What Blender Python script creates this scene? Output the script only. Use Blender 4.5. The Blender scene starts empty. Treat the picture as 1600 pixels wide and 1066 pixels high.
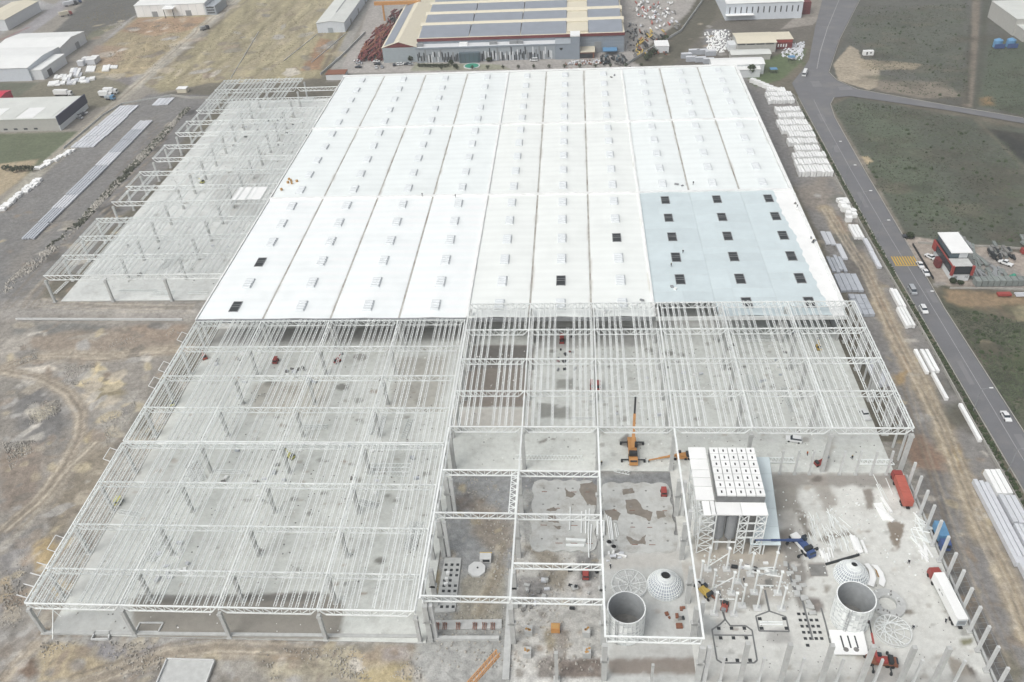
import bpy, math, random
import numpy as np
from mathutils import Vector, Matrix
SC = bpy.context.scene
COL = SC.collection
# ------------------------------------------------------------------ camera
CAM = (133.225, -122.535, 178.115)
PITCH, YAW, ROLL, FPX = 0.6520816, -0.0955397, -0.0622922, 1295.88
def cam_axes():
    cp, sp = math.cos(PITCH), math.sin(PITCH); cy, sy = math.cos(YAW), math.sin(YAW)
    fwd = Vector((sy*cp, cy*cp, -sp)); right = Vector((cy, -sy, 0)); up = right.cross(fwd)
    c, s = math.cos(ROLL), math.sin(ROLL)
    return c*right + s*up, -s*right + c*up, fwd
RT, UP, FW = cam_axes()
camd = bpy.data.cameras.new('camera'); cam = bpy.data.objects.new('camera', camd); COL.objects.link(cam)
m = Matrix(((RT.x, UP.x, -FW.x, CAM[0]), (RT.y, UP.y, -FW.y, CAM[1]), (RT.z, UP.z, -FW.z, CAM[2]), (0, 0, 0, 1)))
cam.matrix_world = m
camd.sensor_width = 36; camd.lens = 36*FPX/1600; camd.clip_start = 1; camd.clip_end = 12000
SC.camera = cam
# ------------------------------------------------------------------ light
W = bpy.data.worlds.new('World'); SC.world = W; W.use_nodes = True
nt = W.node_tree; nt.nodes.clear()
sky = nt.nodes.new('ShaderNodeTexSky'); sky.sky_type = 'NISHITA'; sky.sun_disc = False
sky.sun_elevation = math.radians(52); sky.sun_rotation = math.radians(-135)
sky.air_density = 1.0; sky.dust_density = 6.0; sky.ozone_density = 1.0
hs = nt.nodes.new('ShaderNodeHueSaturation'); hs.inputs['Saturation'].default_value = 0.26
bg = nt.nodes.new('ShaderNodeBackground'); bg.inputs['Strength'].default_value = 0.15
out = nt.nodes.new('ShaderNodeOutputWorld')
nt.links.new(sky.outputs[0], hs.inputs['Color']); nt.links.new(hs.outputs[0], bg.inputs['Color']); nt.links.new(bg.outputs[0], out.inputs['Surface'])
sd = bpy.data.lights.new('sun', 'SUN'); sun = bpy.data.objects.new('sun', sd); COL.objects.link(sun)
sd.energy = 0.85; sd.angle = math.radians(45); sd.color = (1.0, 0.995, 0.95)
sun.rotation_euler = Vector((0.42, 0.42, -0.80)).to_track_quat('-Z', 'Y').to_euler()
SC.view_settings.view_transform = 'Standard'; SC.view_settings.look = 'None'
SC.view_settings.exposure = 0.10; SC.view_settings.gamma = 1.0; SC.view_settings.use_curve_mapping = False
# ------------------------------------------------------------------ helpers
R = random.Random(7)
HAZE = 0.0003
def G(x, y, z=0.0):
    """world point at height z for a spot measured on the survey picture (1600 px wide)"""
    d = FW + RT*((x-800)/FPX) - UP*((y-533)/FPX)
    t = (z-CAM[2])/d.z
    return (CAM[0]+t*d.x, CAM[1]+t*d.y)
def GL(pts, z=0.0): return [G(a, b, z) for a, b in pts]
def lin(c):
    return tuple(((v/255)/12.92 if v/255 <= .04045 else ((v/255+.055)/1.055)**2.4) for v in c)
def C(r, g, b, k=.86): return tuple(v*k for v in lin((r, g, b)))
_tab = np.random.RandomState(3).rand(256, 256)
def vnoise(x, y, s, seed=0):
    x = x/s+seed*17.3; y = y/s+seed*9.1
    xi = np.floor(x).astype(int); yi = np.floor(y).astype(int); fx = x-xi; fy = y-yi
    fx = fx*fx*(3-2*fx); fy = fy*fy*(3-2*fy)
    t = lambda a, b: _tab[a & 255, b & 255]
    return (t(xi, yi)*(1-fx)+t(xi+1, yi)*fx)*(1-fy)+(t(xi, yi+1)*(1-fx)+t(xi+1, yi+1)*fx)*fy
def fbm(x, y, s, seed=0, o=4):
    v = 0; a = .5; tot = 0
    for k in range(o): v = v+a*vnoise(x, y, s/(2**k), seed+k*3.7); tot += a; a *= .55
    return v/tot*2-1
def sdist(px, py, pts, closed):
    n = len(pts); d = np.full(px.shape, 1e9); ins = np.zeros(px.shape, bool)
    for i in range(n if closed else n-1):
        (x0, y0), (x1, y1) = pts[i], pts[(i+1) % n]
        ex, ey = x1-x0, y1-y0; L = ex*ex+ey*ey+1e-9
        t = np.clip(((px-x0)*ex+(py-y0)*ey)/L, 0, 1)
        d = np.minimum(d, (px-x0-t*ex)**2+(py-y0-t*ey)**2)
        if closed:
            c = ((y0 > py) != (y1 > py)); xx = x0+(py-y0)/(ey if abs(ey) > 1e-9 else 1e-9)*ex
            ins ^= c & (px < xx)
    d = np.sqrt(d)
    return np.where(ins, -d, d) if closed else d
def paint(X, Y, col, layers):
    """layers: (kind, pixel or world pts, colour, softness m, wobble m, alpha[, width])"""
    for i, l in enumerate(layers):
        kind, pts, c, soft, wob = l[:5]; al = l[5] if len(l) > 5 else 1; w = l[6] if len(l) > 6 else 0
        if kind[0] != 'w': pts = GL(pts)
        pad = soft+wob+w+2
        x0 = min(p[0] for p in pts)-pad; x1 = max(p[0] for p in pts)+pad; y0 = min(p[1] for p in pts)-pad; y1 = max(p[1] for p in pts)+pad
        mk = (X > x0) & (X < x1) & (Y > y0) & (Y < y1)
        if not mk.any(): continue
        px, py = X[mk], Y[mk]
        d = sdist(px, py, pts, kind.endswith('poly'))-w
        d = d+wob*fbm(px, py, max(wob*2.5, 1.5), i*1.3, 4)
        a = np.clip(.5-d/(2*soft), 0, 1); a = (a*a*(3-2*a)*al)[:, None]
        col[mk] = col[mk]*(1-a)+np.array(c)[None]*a
class MB:
    def __init__(s): s.v = []; s.f = []; s.mi = []; s.cur = 0
    def add(s, vs, fs):
        n = len(s.v); s.v += [tuple(p) for p in vs]
        for f in fs: s.f.append(tuple(i+n for i in f)); s.mi.append(s.cur)
        return s
    def box(s, x, y, z, sx, sy, sz, rz=0.0):
        """centre x,y, bottom z"""
        c, n = math.cos(rz), math.sin(rz); vs = []
        for dz in (0, sz):
            for dx, dy in ((-.5, -.5), (.5, -.5), (.5, .5), (-.5, .5)):
                a, b = dx*sx, dy*sy; vs.append((x+a*c-b*n, y+a*n+b*c, z+dz))
        return s.add(vs, [(3, 2, 1, 0), (4, 5, 6, 7), (0, 1, 5, 4), (1, 2, 6, 5), (2, 3, 7, 6), (3, 0, 4, 7)])
    def bar(s, p, q, w, h=None, n=4, cap=True):
        p, q = Vector(p), Vector(q); d = (q-p)
        if d.length < 1e-6: return s
        d.normalize(); u = d.cross(Vector((0, 0, 1)))
        if u.length < .01: u = Vector((1, 0, 0))
        u.normalize(); k = u.cross(d); h = h or w; vs = []
        for o in (p, q):
            for i in range(n):
                a = 2*math.pi*(i+.5)/n; r = .5/math.cos(math.pi/n) if n == 4 else .5
                vs.append(o+u*(math.cos(a)*r*w)+k*(math.sin(a)*r*h))
        fs = [(i, (i+1) % n, n+(i+1) % n, n+i) for i in range(n)]
        if cap: fs += [tuple(range(n-1, -1, -1)), tuple(range(n, 2*n))]
        return s.add(vs, fs)
    def cyl(s, x, y, z0, z1, r0, r1=None, n=16, cap=True):
        r1 = r0 if r1 is None else r1; vs = []
        for z, r in ((z0, r0), (z1, r1)):
            vs += [(x+r*math.cos(2*math.pi*i/n), y+r*math.sin(2*math.pi*i/n), z) for i in range(n)]
        fs = [(i, (i+1) % n, n+(i+1) % n, n+i) for i in range(n)]
        if cap: fs += [tuple(range(n-1, -1, -1)), tuple(range(n, 2*n))]
        return s.add(vs, fs)
    def prism(s, pts, z0, z1):
        n = len(pts); a = sum(pts[i][0]*pts[(i+1) % n][1]-pts[(i+1) % n][0]*pts[i][1] for i in range(n))
        if a < 0: pts = pts[::-1]
        vs = [(p[0], p[1], z0) for p in pts]+[(p[0], p[1], z1) for p in pts]
        return s.add(vs, [tuple(range(n-1, -1, -1)), tuple(range(n, 2*n))]+[(i, (i+1) % n, n+(i+1) % n, n+i) for i in range(n)])
    def gable(s, x0, x1, y0, y1, z0, ze, zr, axis='y'):
        """house body with ridge along axis"""
        if axis == 'y':
            xm = (x0+x1)/2
            vs = [(x0, y0, z0), (x1, y0, z0), (x1, y0, ze), (xm, y0, zr), (x0, y0, ze), (x0, y1, z0), (x1, y1, z0), (x1, y1, ze), (xm, y1, zr), (x0, y1, ze)]
        else:
            ym = (y0+y1)/2
            vs = [(x1, y0, z0), (x1, y1, z0), (x1, y1, ze), (x1, ym, zr), (x1, y0, ze), (x0, y0, z0), (x0, y1, z0), (x0, y1, ze), (x0, ym, zr), (x0, y0, ze)]
        return s.add(vs, [(0, 1, 2, 3, 4), (9, 8, 7, 6, 5), (1, 6, 7, 2), (2, 7, 8, 3), (3, 8, 9, 4), (4, 9, 5, 0)])
    def mesh(s, name, mats):
        me = bpy.data.meshes.new(name); me.from_pydata(s.v, [], s.f)
        if not isinstance(mats, (list, tuple)): mats = [mats]
        for mm in mats: me.materials.append(M[mm] if isinstance(mm, str) else mm)
        if len(mats) > 1: me.polygons.foreach_set('material_index', s.mi)
        me.update(); return me
    def build(s, name, mats, parent=None, loc=(0, 0, 0), rz=0.0, smooth=False):
        me = s.mesh(name, mats)
        if smooth: me.polygons.foreach_set('use_smooth', [True]*len(me.polygons))
        return link(name, me, parent, loc, rz)
def link(name, me, parent=None, loc=(0, 0, 0), rz=0.0, rot=None):
    o = bpy.data.objects.new(name, me); COL.objects.link(o); o.parent = parent
    o.location = loc; o.rotation_euler = rot if rot else (0, 0, rz)
    return o
def tag(o, label=None, cat=None, group=None, kind=None):
    if label: o['label'] = label
    if cat: o['category'] = cat
    if group: o['group'] = group
    if kind or cat: o['kind'] = kind or 'thing'
    return o
def thing(name, label, cat, loc=(0, 0, 0), rz=0.0, group=None):
    return tag(link(name, None, None, loc, rz), label, cat, group)
def copy_tree(o, parent=None):
    c = o.copy(); COL.objects.link(c); c.parent = parent
    for ch in o.children: copy_tree(ch, c)
    return c
# ------------------------------------------------------------------ materials
M = {}
def mat(name, col, rough=.8, metal=0.0, var=.12, scale=.6, detail=5, bump=0.0, bscale=None, attr=False, obj=False, spec=.3, fine=0, stain=None, sscale=.15, samt=.4):
    m = bpy.data.materials.new(name); m.use_nodes = True; n = m.node_tree.nodes; l = m.node_tree.links
    b = n['Principled BSDF']; b.inputs['Roughness'].default_value = rough; b.inputs['Metallic'].default_value = metal
    b.inputs['Specular IOR Level'].default_value = spec
    geo = n.new('ShaderNodeNewGeometry'); src = geo.outputs['Position']
    nz = n.new('ShaderNodeTexNoise'); nz.inputs['Scale'].default_value = scale; nz.inputs['Detail'].default_value = detail; nz.inputs['Roughness'].default_value = .62
    l.new(src, nz.inputs['Vector'])
    mr = n.new('ShaderNodeMapRange'); mr.inputs['From Min'].default_value = .28; mr.inputs['From Max'].default_value = .72
    mr.inputs['To Min'].default_value = 1-var; mr.inputs['To Max'].default_value = 1+var; l.new(nz.outputs[0], mr.inputs[0])
    mx = n.new('ShaderNodeVectorMath'); mx.operation = 'SCALE'; l.new(mr.outputs[0], mx.inputs['Scale'])
    if attr:
        at = n.new('ShaderNodeAttribute'); at.attribute_name = 'col'; l.new(at.outputs['Color'], mx.inputs[0])
    else: mx.inputs[0].default_value = col[:3]
    cur = mx.outputs[0]
    if fine:
        nf = n.new('ShaderNodeTexNoise'); nf.inputs['Scale'].default_value = 2.6; nf.inputs['Detail'].default_value = 8; nf.inputs['Roughness'].default_value = .7; l.new(src, nf.inputs['Vector'])
        mf = n.new('ShaderNodeMapRange'); mf.inputs['From Min'].default_value = .3; mf.inputs['From Max'].default_value = .7; mf.inputs['To Min'].default_value = 1-fine; mf.inputs['To Max'].default_value = 1+fine; l.new(nf.outputs[0], mf.inputs[0])
        vf = n.new('ShaderNodeVectorMath'); vf.operation = 'SCALE'; l.new(cur, vf.inputs[0]); l.new(mf.outputs[0], vf.inputs['Scale']); cur = vf.outputs[0]
    if obj:
        oi = n.new('ShaderNodeObjectInfo'); m2 = n.new('ShaderNodeMapRange'); m2.inputs['To Min'].default_value = 1-obj; m2.inputs['To Max'].default_value = 1+obj*.6
        l.new(oi.outputs['Random'], m2.inputs[0]); v2 = n.new('ShaderNodeVectorMath'); v2.operation = 'SCALE'; l.new(cur, v2.inputs[0]); l.new(m2.outputs[0], v2.inputs['Scale']); cur = v2.outputs[0]
    if stain:
        n3 = n.new('ShaderNodeTexNoise'); n3.inputs['Scale'].default_value = sscale; n3.inputs['Detail'].default_value = 8; n3.inputs['Roughness'].default_value = .7; l.new(src, n3.inputs['Vector'])
        m3 = n.new('ShaderNodeMapRange'); m3.inputs['From Min'].default_value = .5; m3.inputs['From Max'].default_value = .72; m3.inputs['To Max'].default_value = samt; l.new(n3.outputs[0], m3.inputs[0])
        x3 = n.new('ShaderNodeMix'); x3.data_type = 'RGBA'; l.new(m3.outputs[0], x3.inputs[0]); l.new(cur, x3.inputs[6]); x3.inputs[7].default_value = (*stain[:3], 1); cur = x3.outputs[2]
    l.new(cur, b.inputs['Base Color'])
    if bump:
        nb = n.new('ShaderNodeTexNoise'); nb.inputs['Scale'].default_value = bscale or scale*3; nb.inputs['Detail'].default_value = 6; l.new(src, nb.inputs['Vector'])
        bp = n.new('ShaderNodeBump'); bp.inputs['Strength'].default_value = 1; bp.inputs['Distance'].default_value = bump; l.new(nb.outputs[0], bp.inputs['Height']); l.new(bp.outputs[0], b.inputs['Normal'])
    M[name] = m; return m
mat('ground', None, .95, attr=True, var=.30, scale=.55, detail=14, bump=.22, bscale=1.2, stain=C(124, 117, 107), sscale=.16, samt=.22, fine=.22)
mat('slab', None, .85, attr=True, var=.10, scale=.6, detail=12, stain=C(164, 161, 153), sscale=.22, samt=.45, fine=.06)
mat('roofskin', None, .6, attr=True, var=.03, scale=.08, detail=4, spec=.4)
mat('steel', (.79, .82, .81), .5, var=.10, scale=.5, spec=.4, obj=.10, stain=(.5, .48, .44), sscale=.5, samt=.25)
mat('steel_d', (.70, .72, .71), .55, var=.08, scale=.5)
mat('white', (.82, .83, .82), .55, var=.05, scale=.2, obj=.05)
mat('cap', (.79, .80, .79), .6, var=.10, scale=.3)
mat('gutter', C(190, 188, 182), .9, var=.25, scale=.25, stain=C(120, 100, 80), sscale=.12, samt=.9)
mat('conc', C(196, 198, 196), .9, var=.12, scale=.7, obj=.06)
mat('conc_l', C(214, 216, 215), .9, var=.08, scale=.7, obj=.05)
mat('hall_in', C(228, 228, 224), .9, var=.15, scale=.3)
mat('conc_d', C(138, 138, 135), .9, var=.2, scale=.6, stain=C(95, 90, 85), sscale=.4)
mat('dark', C(58, 62, 64), .7, var=.15)
mat('black', C(36, 37, 38), .6, var=.1)
mat('glass', C(52, 62, 70), .15, var=.05, spec=.6)
mat('glassw', C(95, 112, 120), .2, var=.15, scale=.1, spec=.6)
mat('grey', C(150, 153, 155), .7, var=.1)
mat('skyl_shade', C(206, 211, 213), .7, var=.05)
mat('greyb', C(168, 176, 182), .7, var=.06)
mat('panel', C(216, 219, 224), .6, var=.06, obj=.08)
mat('panel_g', C(188, 193, 200), .6, var=.08, obj=.09)
mat('bluew', C(213, 226, 229), .5, var=.05, scale=.25, obj=.06, fine=.02)
mat('red', C(162, 76, 70), .5, var=.08)
mat('redo', C(188, 104, 90), .6, var=.1, obj=.04)
mat('maroon', C(120, 62, 62), .8, var=.3, scale=1.2)
mat('orange', C(204, 150, 92), .5, var=.1)
mat('yellow', C(206, 178, 96), .5, var=.1)
mat('blue', C(72, 94, 140), .5, var=.1)
mat('blue_l', C(104, 152, 190), .5, var=.1)
mat('cream', C(226, 219, 198), .7, var=.05)
mat('solar', C(150, 157, 167), .5, var=.08, scale=.15)
mat('wood', C(190, 150, 95), .8, var=.2)
mat('rust', C(140, 95, 75), .9, var=.3, scale=1.5)
mat('teal', C(60, 150, 125), .6, var=.1)
mat('bale', C(140, 147, 144), .8, var=.2, scale=.8, obj=.1)
mat('asphalt', C(120, 121, 124), .9, var=.10, scale=.12, detail=10, stain=C(146, 143, 138), sscale=.07, samt=.6, fine=.1)
mat('asphalt_d', C(134, 134, 136), .9, var=.12, scale=.12, detail=10)
mat('line', C(182, 182, 182), .8, var=.25, scale=1.2)
mat('yline', C(214, 176, 60), .8, var=.15, scale=1.0)
mat('kerb', C(176, 174, 168), .9, var=.15, scale=1)
mat('leaf', C(70, 82, 58), .9, var=.35, scale=.8, obj=.15)
mat('scrub', C(80, 84, 71), .95, var=.4, scale=.3)
mat('scrubg', C(88, 98, 76), .95, var=.35, scale=.3)
mat('bark', C(90, 78, 66), .95, var=.2)
mat('rubble', C(182, 178, 170), .95, var=.35, scale=.5)
mat('soil', C(126, 112, 98), .95, var=.3, scale=.5)
mat('skin', C(190, 150, 125), .7)
mat('cloth_d', C(48, 52, 60), .9); mat('cloth_o', C(220, 110, 50), .9); mat('cloth_y', C(200, 198, 128), .9)
# ------------------------------------------------------------------ ground sheet
def grid_mesh(name, xs, ys, zf, colf, matname):
    nx, ny = len(xs), len(ys); X, Y = np.meshgrid(xs, ys); X = X.ravel(); Y = Y.ravel()
    Z = zf(X, Y); col = colf(X, Y)
    me = bpy.data.meshes.new(name); me.vertices.add(nx*ny)
    me.vertices.foreach_set('co', np.stack([X, Y, Z], 1).astype(np.float32).ravel())
    i = np.arange((nx-1)*(ny-1)); r, c = i//(nx-1), i % (nx-1); a = r*nx+c
    q = np.stack([a, a+1, a+nx+1, a+nx], 1).ravel()
    me.loops.add(len(q)); me.loops.foreach_set('vertex_index', q.astype(np.int32))
    me.polygons.add(len(i)); me.polygons.foreach_set('loop_start', (np.arange(len(i))*4).astype(np.int32))
    at = me.color_attributes.new('col', 'FLOAT_COLOR', 'POINT')
    at.data.foreach_set('color', np.concatenate([col, np.ones((len(col), 1))], 1).astype(np.float32).ravel())
    me.materials.append(M[matname]); me.update(calc_edges=True); me.validate()
    me.polygons.foreach_set('use_smooth', [True]*len(me.polygons))
    return me
DIRT = C(150, 145, 136); TAN = C(178, 166, 147); DGREY = C(131, 130, 128); GRAV = C(136, 134, 131); BRN = C(134, 116, 100)
PALE = C(196, 188, 172); YEL = C(176, 162, 128); GRASS = C(84, 91, 76); GRASSD = C(74, 78, 70); DRY = C(154, 146, 118); LGREY = C(168, 166, 162)
FLD = C(92, 92, 88)
GL_ = [
 # ---- far left
 ('poly', [(-900, 700), (-900, -60), (650, -60), (560, 60), (470, 125), (330, 126), (240, 150), (0, 330)], DIRT, 4, 3),
 ('poly', [(225, 130), (300, 70), (420, -40), (600, -40), (540, 60), (500, 122), (330, 128), (250, 145)], DRY, 2, 2),
 ('poly', [(330, 118), (400, 60), (470, 0), (520, 0), (470, 70), (430, 120)], C(164, 156, 128), 3, 3, .7),
 ('poly', [(470, 110), (500, 60), (518, 62), (500, 108)], C(146, 112, 88), 2, 2, .8),
 ('poly', [(60, 75), (160, -30), (225, -30), (212, 30), (170, 38), (110, 72)], C(102, 102, 98), 2, 2),
 ('poly', [(120, 70), (150, 44), (185, 38), (150, 58)], C(110, 112, 90), 2, 2, .8),
 ('poly', [(160, 70), (215, 25), (330, 22), (330, 32), (285, 70), (240, 110), (190, 125), (140, 110)], C(160, 148, 120), 2, 2),
 ('poly', [(190, 48), (215, 28), (325, 26), (300, 46), (240, 56)], C(160, 132, 108), 2, 2, .8),
 ('poly', [(130, 95), (150, 70), (200, 72), (180, 105)], C(164, 140, 122), 2, 2, .6),
 ('poly', [(160, 135), (190, 120), (230, 118), (200, 135)], C(128, 124, 122), 1.5, 1.5),
 ('poly', [(0, 165), (60, 128), (150, 112), (205, 135), (180, 160), (130, 175), (0, 175)], C(126, 122, 106), 2, 2),
 ('poly', [(-60, 260), (-60, 210), (130, 205), (112, 222), (60, 262), (0, 300), (-60, 340)], C(104, 112, 88), 2, 1.5),
 ('poly', [(-60, 300), (-60, 262), (60, 248), (40, 275), (0, 305)], C(178, 164, 138), 1.5, 1),
 ('poly', [(-60, 130), (0, 128), (60, 128), (30, 150), (-60, 160)], C(104, 108, 92), 1.5, 1),
 ('line', [(0, 75), (60, 35), (105, 0), (140, -30)], C(160, 158, 160), 1.2, .5, 1, 7),
 ('line', [(0, 62), (45, 42)], C(150, 110, 105), .8, .3, .8, 1.2),
 ('poly', [(0, 55), (20, 40), (60, 20), (90, 8), (60, 0), (0, 0)], C(170, 170, 170), 2, .5),
 ('line', [(420, -40), (330, 30), (240, 108), (205, 140), (150, 190), (60, 268), (0, 330), (-80, 410)], C(172, 168, 156), 1, .6, 1, 4.2),
 ('line', [(438, -40), (345, 32), (258, 108), (235, 126)], C(120, 112, 98), 1, .8, .7, 1.5),
 ('line', [(165, 62), (205, 28), (225, 18)], C(170, 168, 165), .8, .3, 1, 1),
 # ---- left yard
 ('poly', [(-200, 560), (-40, 360), (150, 205), (232, 146), (345, 148), (320, 180), (170, 330), (75, 435), (60, 475), (0, 505)], DGREY, 2, 1.5),
 ('poly', [(0, 430), (50, 360), (200, 200), (260, 172), (230, 200), (120, 310), (30, 430)], C(140, 136, 130), 3, 3, .7),
 ('poly', [(240, 200), (310, 160), (340, 165), (200, 300), (110, 380), (130, 340)], C(124, 123, 122), 2, 2),
 ('poly', [(110, 420), (170, 350), (200, 310), (230, 260), (270, 220), (290, 230), (230, 300), (170, 360), (120, 430)], C(132, 131, 130), 2, 2, .8),
 ('poly', [(150, 325), (175, 318), (195, 328), (160, 336)], C(84, 84, 84), 1, 1), ('poly', [(245, 215), (262, 210), (262, 218), (248, 221)], C(78, 78, 78), 1, 1),
 ('poly', [(240, 230), (252, 227), (254, 235), (240, 238)], C(84, 84, 84), 1, 1), ('poly', [(290, 174), (306, 170), (304, 178), (292, 180)], C(80, 80, 80), 1, 1),
 ('poly', [(70, 400), (95, 388), (92, 404), (72, 410)], C(96, 96, 94), 1, 1),
 # ---- left of the frame
 ('poly', [(-300, 1200), (-200, 520), (40, 470), (310, 478), (300, 505), (240, 610), (60, 900), (40, 950), (0, 1100)], C(146, 141, 133), 4, 4),
 ('poly', [(0, 470), (80, 466), (330, 468), (310, 494), (60, 490), (0, 500)], C(152, 148, 142), 2, 1),
 ('poly', [(20, 505), (110, 502), (180, 508), (160, 525), (60, 528), (20, 520)], C(122, 122, 118), 1.5, 1.5),
 ('poly', [(100, 528), (140, 520), (170, 520), (150, 532)], C(200, 208, 202), .8, .8),
 ('poly', [(30, 530), (110, 515), (290, 505), (280, 545), (150, 550), (60, 548)], C(150, 136, 120), 2, 3, .8),
 ('poly', [(180, 512), (260, 505), (290, 510), (270, 530), (200, 530)], C(150, 134, 118), 2, 2, .8),
 ('poly', [(0, 530), (30, 520), (60, 505), (40, 540), (0, 560)], C(170, 164, 154), 2, 2, .8),
 ('line', [(-60, 590), (0, 576), (45, 558), (90, 555), (170, 556), (230, 548), (290, 545)], TAN, 2, 1.5, .95, 2.6),
 ('line', [(0, 578), (60, 588), (105, 612), (126, 645), (122, 680), (98, 730), (55, 785), (0, 830), (-60, 870)], TAN, 1.2, .8, .9, 2.0),
 ('line', [(150, 690), (110, 730), (65, 785), (10, 830)], C(170, 160, 140), 2, 1.2, .7, 2.2),
 ('poly', [(20, 620), (50, 600), (85, 620), (105, 660), (90, 690), (50, 700), (25, 670)], C(122, 121, 119), 2, 2),
 ('poly', [(0, 600), (30, 590), (60, 600), (25, 625), (0, 640)], C(140, 136, 128), 2, 2),
 ('poly', [(118, 600), (150, 565), (165, 575), (195, 600), (180, 605), (150, 595), (130, 605)], C(206, 190, 150), .8, 1.2),
 ('poly', [(140, 605), (185, 600), (200, 615), (170, 640), (150, 635)], C(148, 138, 112), 1.5, 1.5),
 ('poly', [(120, 612), (140, 615), (150, 628), (160, 640), (145, 640), (130, 625)], C(200, 188, 166), .8, 1, .8),
 ('poly', [(30, 575), (80, 568), (92, 577), (60, 582)], C(206, 198, 184), .8, 1, .9),
 ('poly', [(40, 640), (85, 630), (90, 640), (60, 660)], C(190, 182, 160), .7, 1.5, .8),
 ('poly', [(90, 580), (140, 572), (145, 590), (105, 600)], C(166, 164, 160), 1.2, 1.5, .8),
 ('poly', [(150, 640), (210, 610), (220, 635), (190, 690), (160, 700), (150, 670)], C(162, 158, 150), 2, 2, .8),
 ('poly', [(0, 700), (60, 690), (70, 730), (40, 790), (0, 800)], C(142, 130, 118), 2, 2),
 ('poly', [(130, 680), (145, 668), (140, 690), (132, 692)], C(190, 176, 140), .7, .7),
 ('poly', [(140, 700), (185, 690), (150, 770), (100, 830), (60, 850), (80, 790)], C(140, 130, 112), 2, 2, .8),
 ('poly', [(48, 850), (80, 838), (95, 850), (75, 890), (55, 890)], C(170, 150, 112), 1, 1.5),
 ('poly', [(0, 830), (40, 820), (50, 870), (20, 960), (0, 960)], C(138, 136, 134), 2, 2),
 ('line', [(40, 820), (0, 860)], C(170, 164, 152), 1, 1, .8, 1.5),
 ('poly', [(0, 905), (12, 900), (18, 925), (0, 940)], C(176, 156, 120), 1, 1, .8),
 ('poly', [(-60, 1150), (0, 985), (60, 985), (70, 1000), (30, 1066), (20, 1150)], C(150, 144, 136), 2, 1.5),
 ('line', [(78, 985), (50, 1010), (20, 1040), (0, 1066)], TAN, 1, .8, .9, 1.6),
 ('poly', [(60, 1010), (90, 1000), (150, 1010), (165, 1040), (130, 1066), (60, 1066)], C(172, 158, 130), 1.2, 1.5),
 ('poly', [(25, 1040), (50, 1028), (60, 1050), (40, 1066)], C(130, 112, 96), .8, .8),
 ('line', [(120, 1075), (190, 1045), (260, 1022), (340, 1010), (420, 1012), (470, 1022)], TAN, 1.5, 1, .9, 2.6),
 ('poly', [(130, 1000), (200, 1003), (260, 1005), (230, 1025), (170, 1030), (140, 1020)], C(138, 136, 138), 1.5, 1.5),
 ('poly', [(400, 1010), (480, 1005), (560, 1000), (660, 1005), (650, 1066), (420, 1066)], C(168, 160, 138), 2, 2, .9),
 ('poly', [(540, 1020), (600, 1005), (650, 1008), (640, 1030), (560, 1050)], C(172, 156, 128), 1.2, 1.5, .8),
 ('poly', [(590, 1010), (640, 1005), (640, 1030), (600, 1035)], C(160, 152, 150), 1.2, 1, .8),
 ('poly', [(560, 1050), (640, 1035), (650, 1066), (560, 1075)], C(176, 160, 118), 1.2, 1.2, .8),
 ('poly', [(638, 1030), (655, 1025), (668, 1045), (655, 1066), (645, 1060)], C(112, 108, 104), .8, .8, .9),
 ('poly', [(670, 1005), (790, 1005), (785, 1075), (665, 1075)], C(134, 132, 128), 1.5, 1),
 ('poly', [(675, 1030), (705, 1025), (705, 1048), (678, 1052)], C(172, 158, 110), .8, 1, .9),
 ('poly', [(400, 1000), (470, 1002), (540, 1000), (500, 1012), (430, 1012)], C(142, 140, 140), 1, 1, .8),
 ('poly', [(410, 1020), (470, 1015), (480, 1030), (430, 1035)], C(150, 130, 108), 1.2, 1.2, .8),
 ('poly', [(180, 1045), (245, 1035), (330, 1035), (340, 1066), (200, 1075)], C(136, 132, 126), 1.5, 1.5),
 # ---- pits between left frame and silos
 ('poly', [(660, 740), (1060, 735), (1062, 790), (1062, 1070), (645, 1070), (655, 900)], C(162, 163, 160), 1.5, .6),
 ('poly', [(696, 740), (804, 740), (800, 890), (670, 890)], C(154, 156, 156), 1, .5),
 ('poly', [(740, 770), (800, 815), (800, 850), (770, 860), (740, 830), (735, 790)], C(150, 140, 126), 2, 2, .8),
 ('poly', [(700, 780), (730, 770), (740, 790), (720, 800)], C(134, 124, 116), 1.5, 1.5, .8),
 ('poly', [(715, 905), (790, 880), (784, 975), (705, 975)], C(160, 156, 144), 1, .6),
 ('line', [(785, 850), (772, 900), (745, 960)], C(168, 160, 140), 1, .6, .7, .8),
 ('poly', [(695, 895), (722, 870), (718, 955), (690, 955)], C(166, 166, 162), .5, .3),
 ('poly', [(670, 880), (685, 870), (688, 930), (675, 930)], C(150, 138, 110), .8, .8, .9),
 ('poly', [(812, 738), (938, 738), (940, 760), (812, 765)], C(140, 142, 143), 1, .6),
 ('poly', [(942, 745), (1060, 735), (1060, 880), (1045, 880), (1048, 760), (942, 765)], C(140, 142, 143), 1, .6),
 ('poly', [(812, 830), (830, 850), (900, 866), (940, 868), (940, 1060), (800, 1060), (805, 880)], C(190, 189, 184), .8, .8),
 ('poly', [(815, 850), (845, 845), (895, 890), (880, 925), (850, 915), (840, 880)], C(150, 144, 132), 1.2, 1),
 ('poly', [(900, 866), (935, 868), (935, 905), (905, 905)], C(136, 136, 134), .8, .5),
 ('poly', [(805, 900), (850, 900), (850, 930), (805, 930)], C(142, 140, 138), 1.2, 1.2, .8),
 ('poly', [(890, 905), (935, 905), (935, 935), (890, 935)], C(190, 188, 184), 1.2, 1.2, .8),
 ('poly', [(850, 985), (865, 978), (870, 1010), (855, 1020)], C(152, 144, 124), .8, .6, .9),
 ('poly', [(870, 980), (890, 988), (885, 1030), (872, 1035)], C(140, 134, 126), .8, .6, .9),
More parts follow.
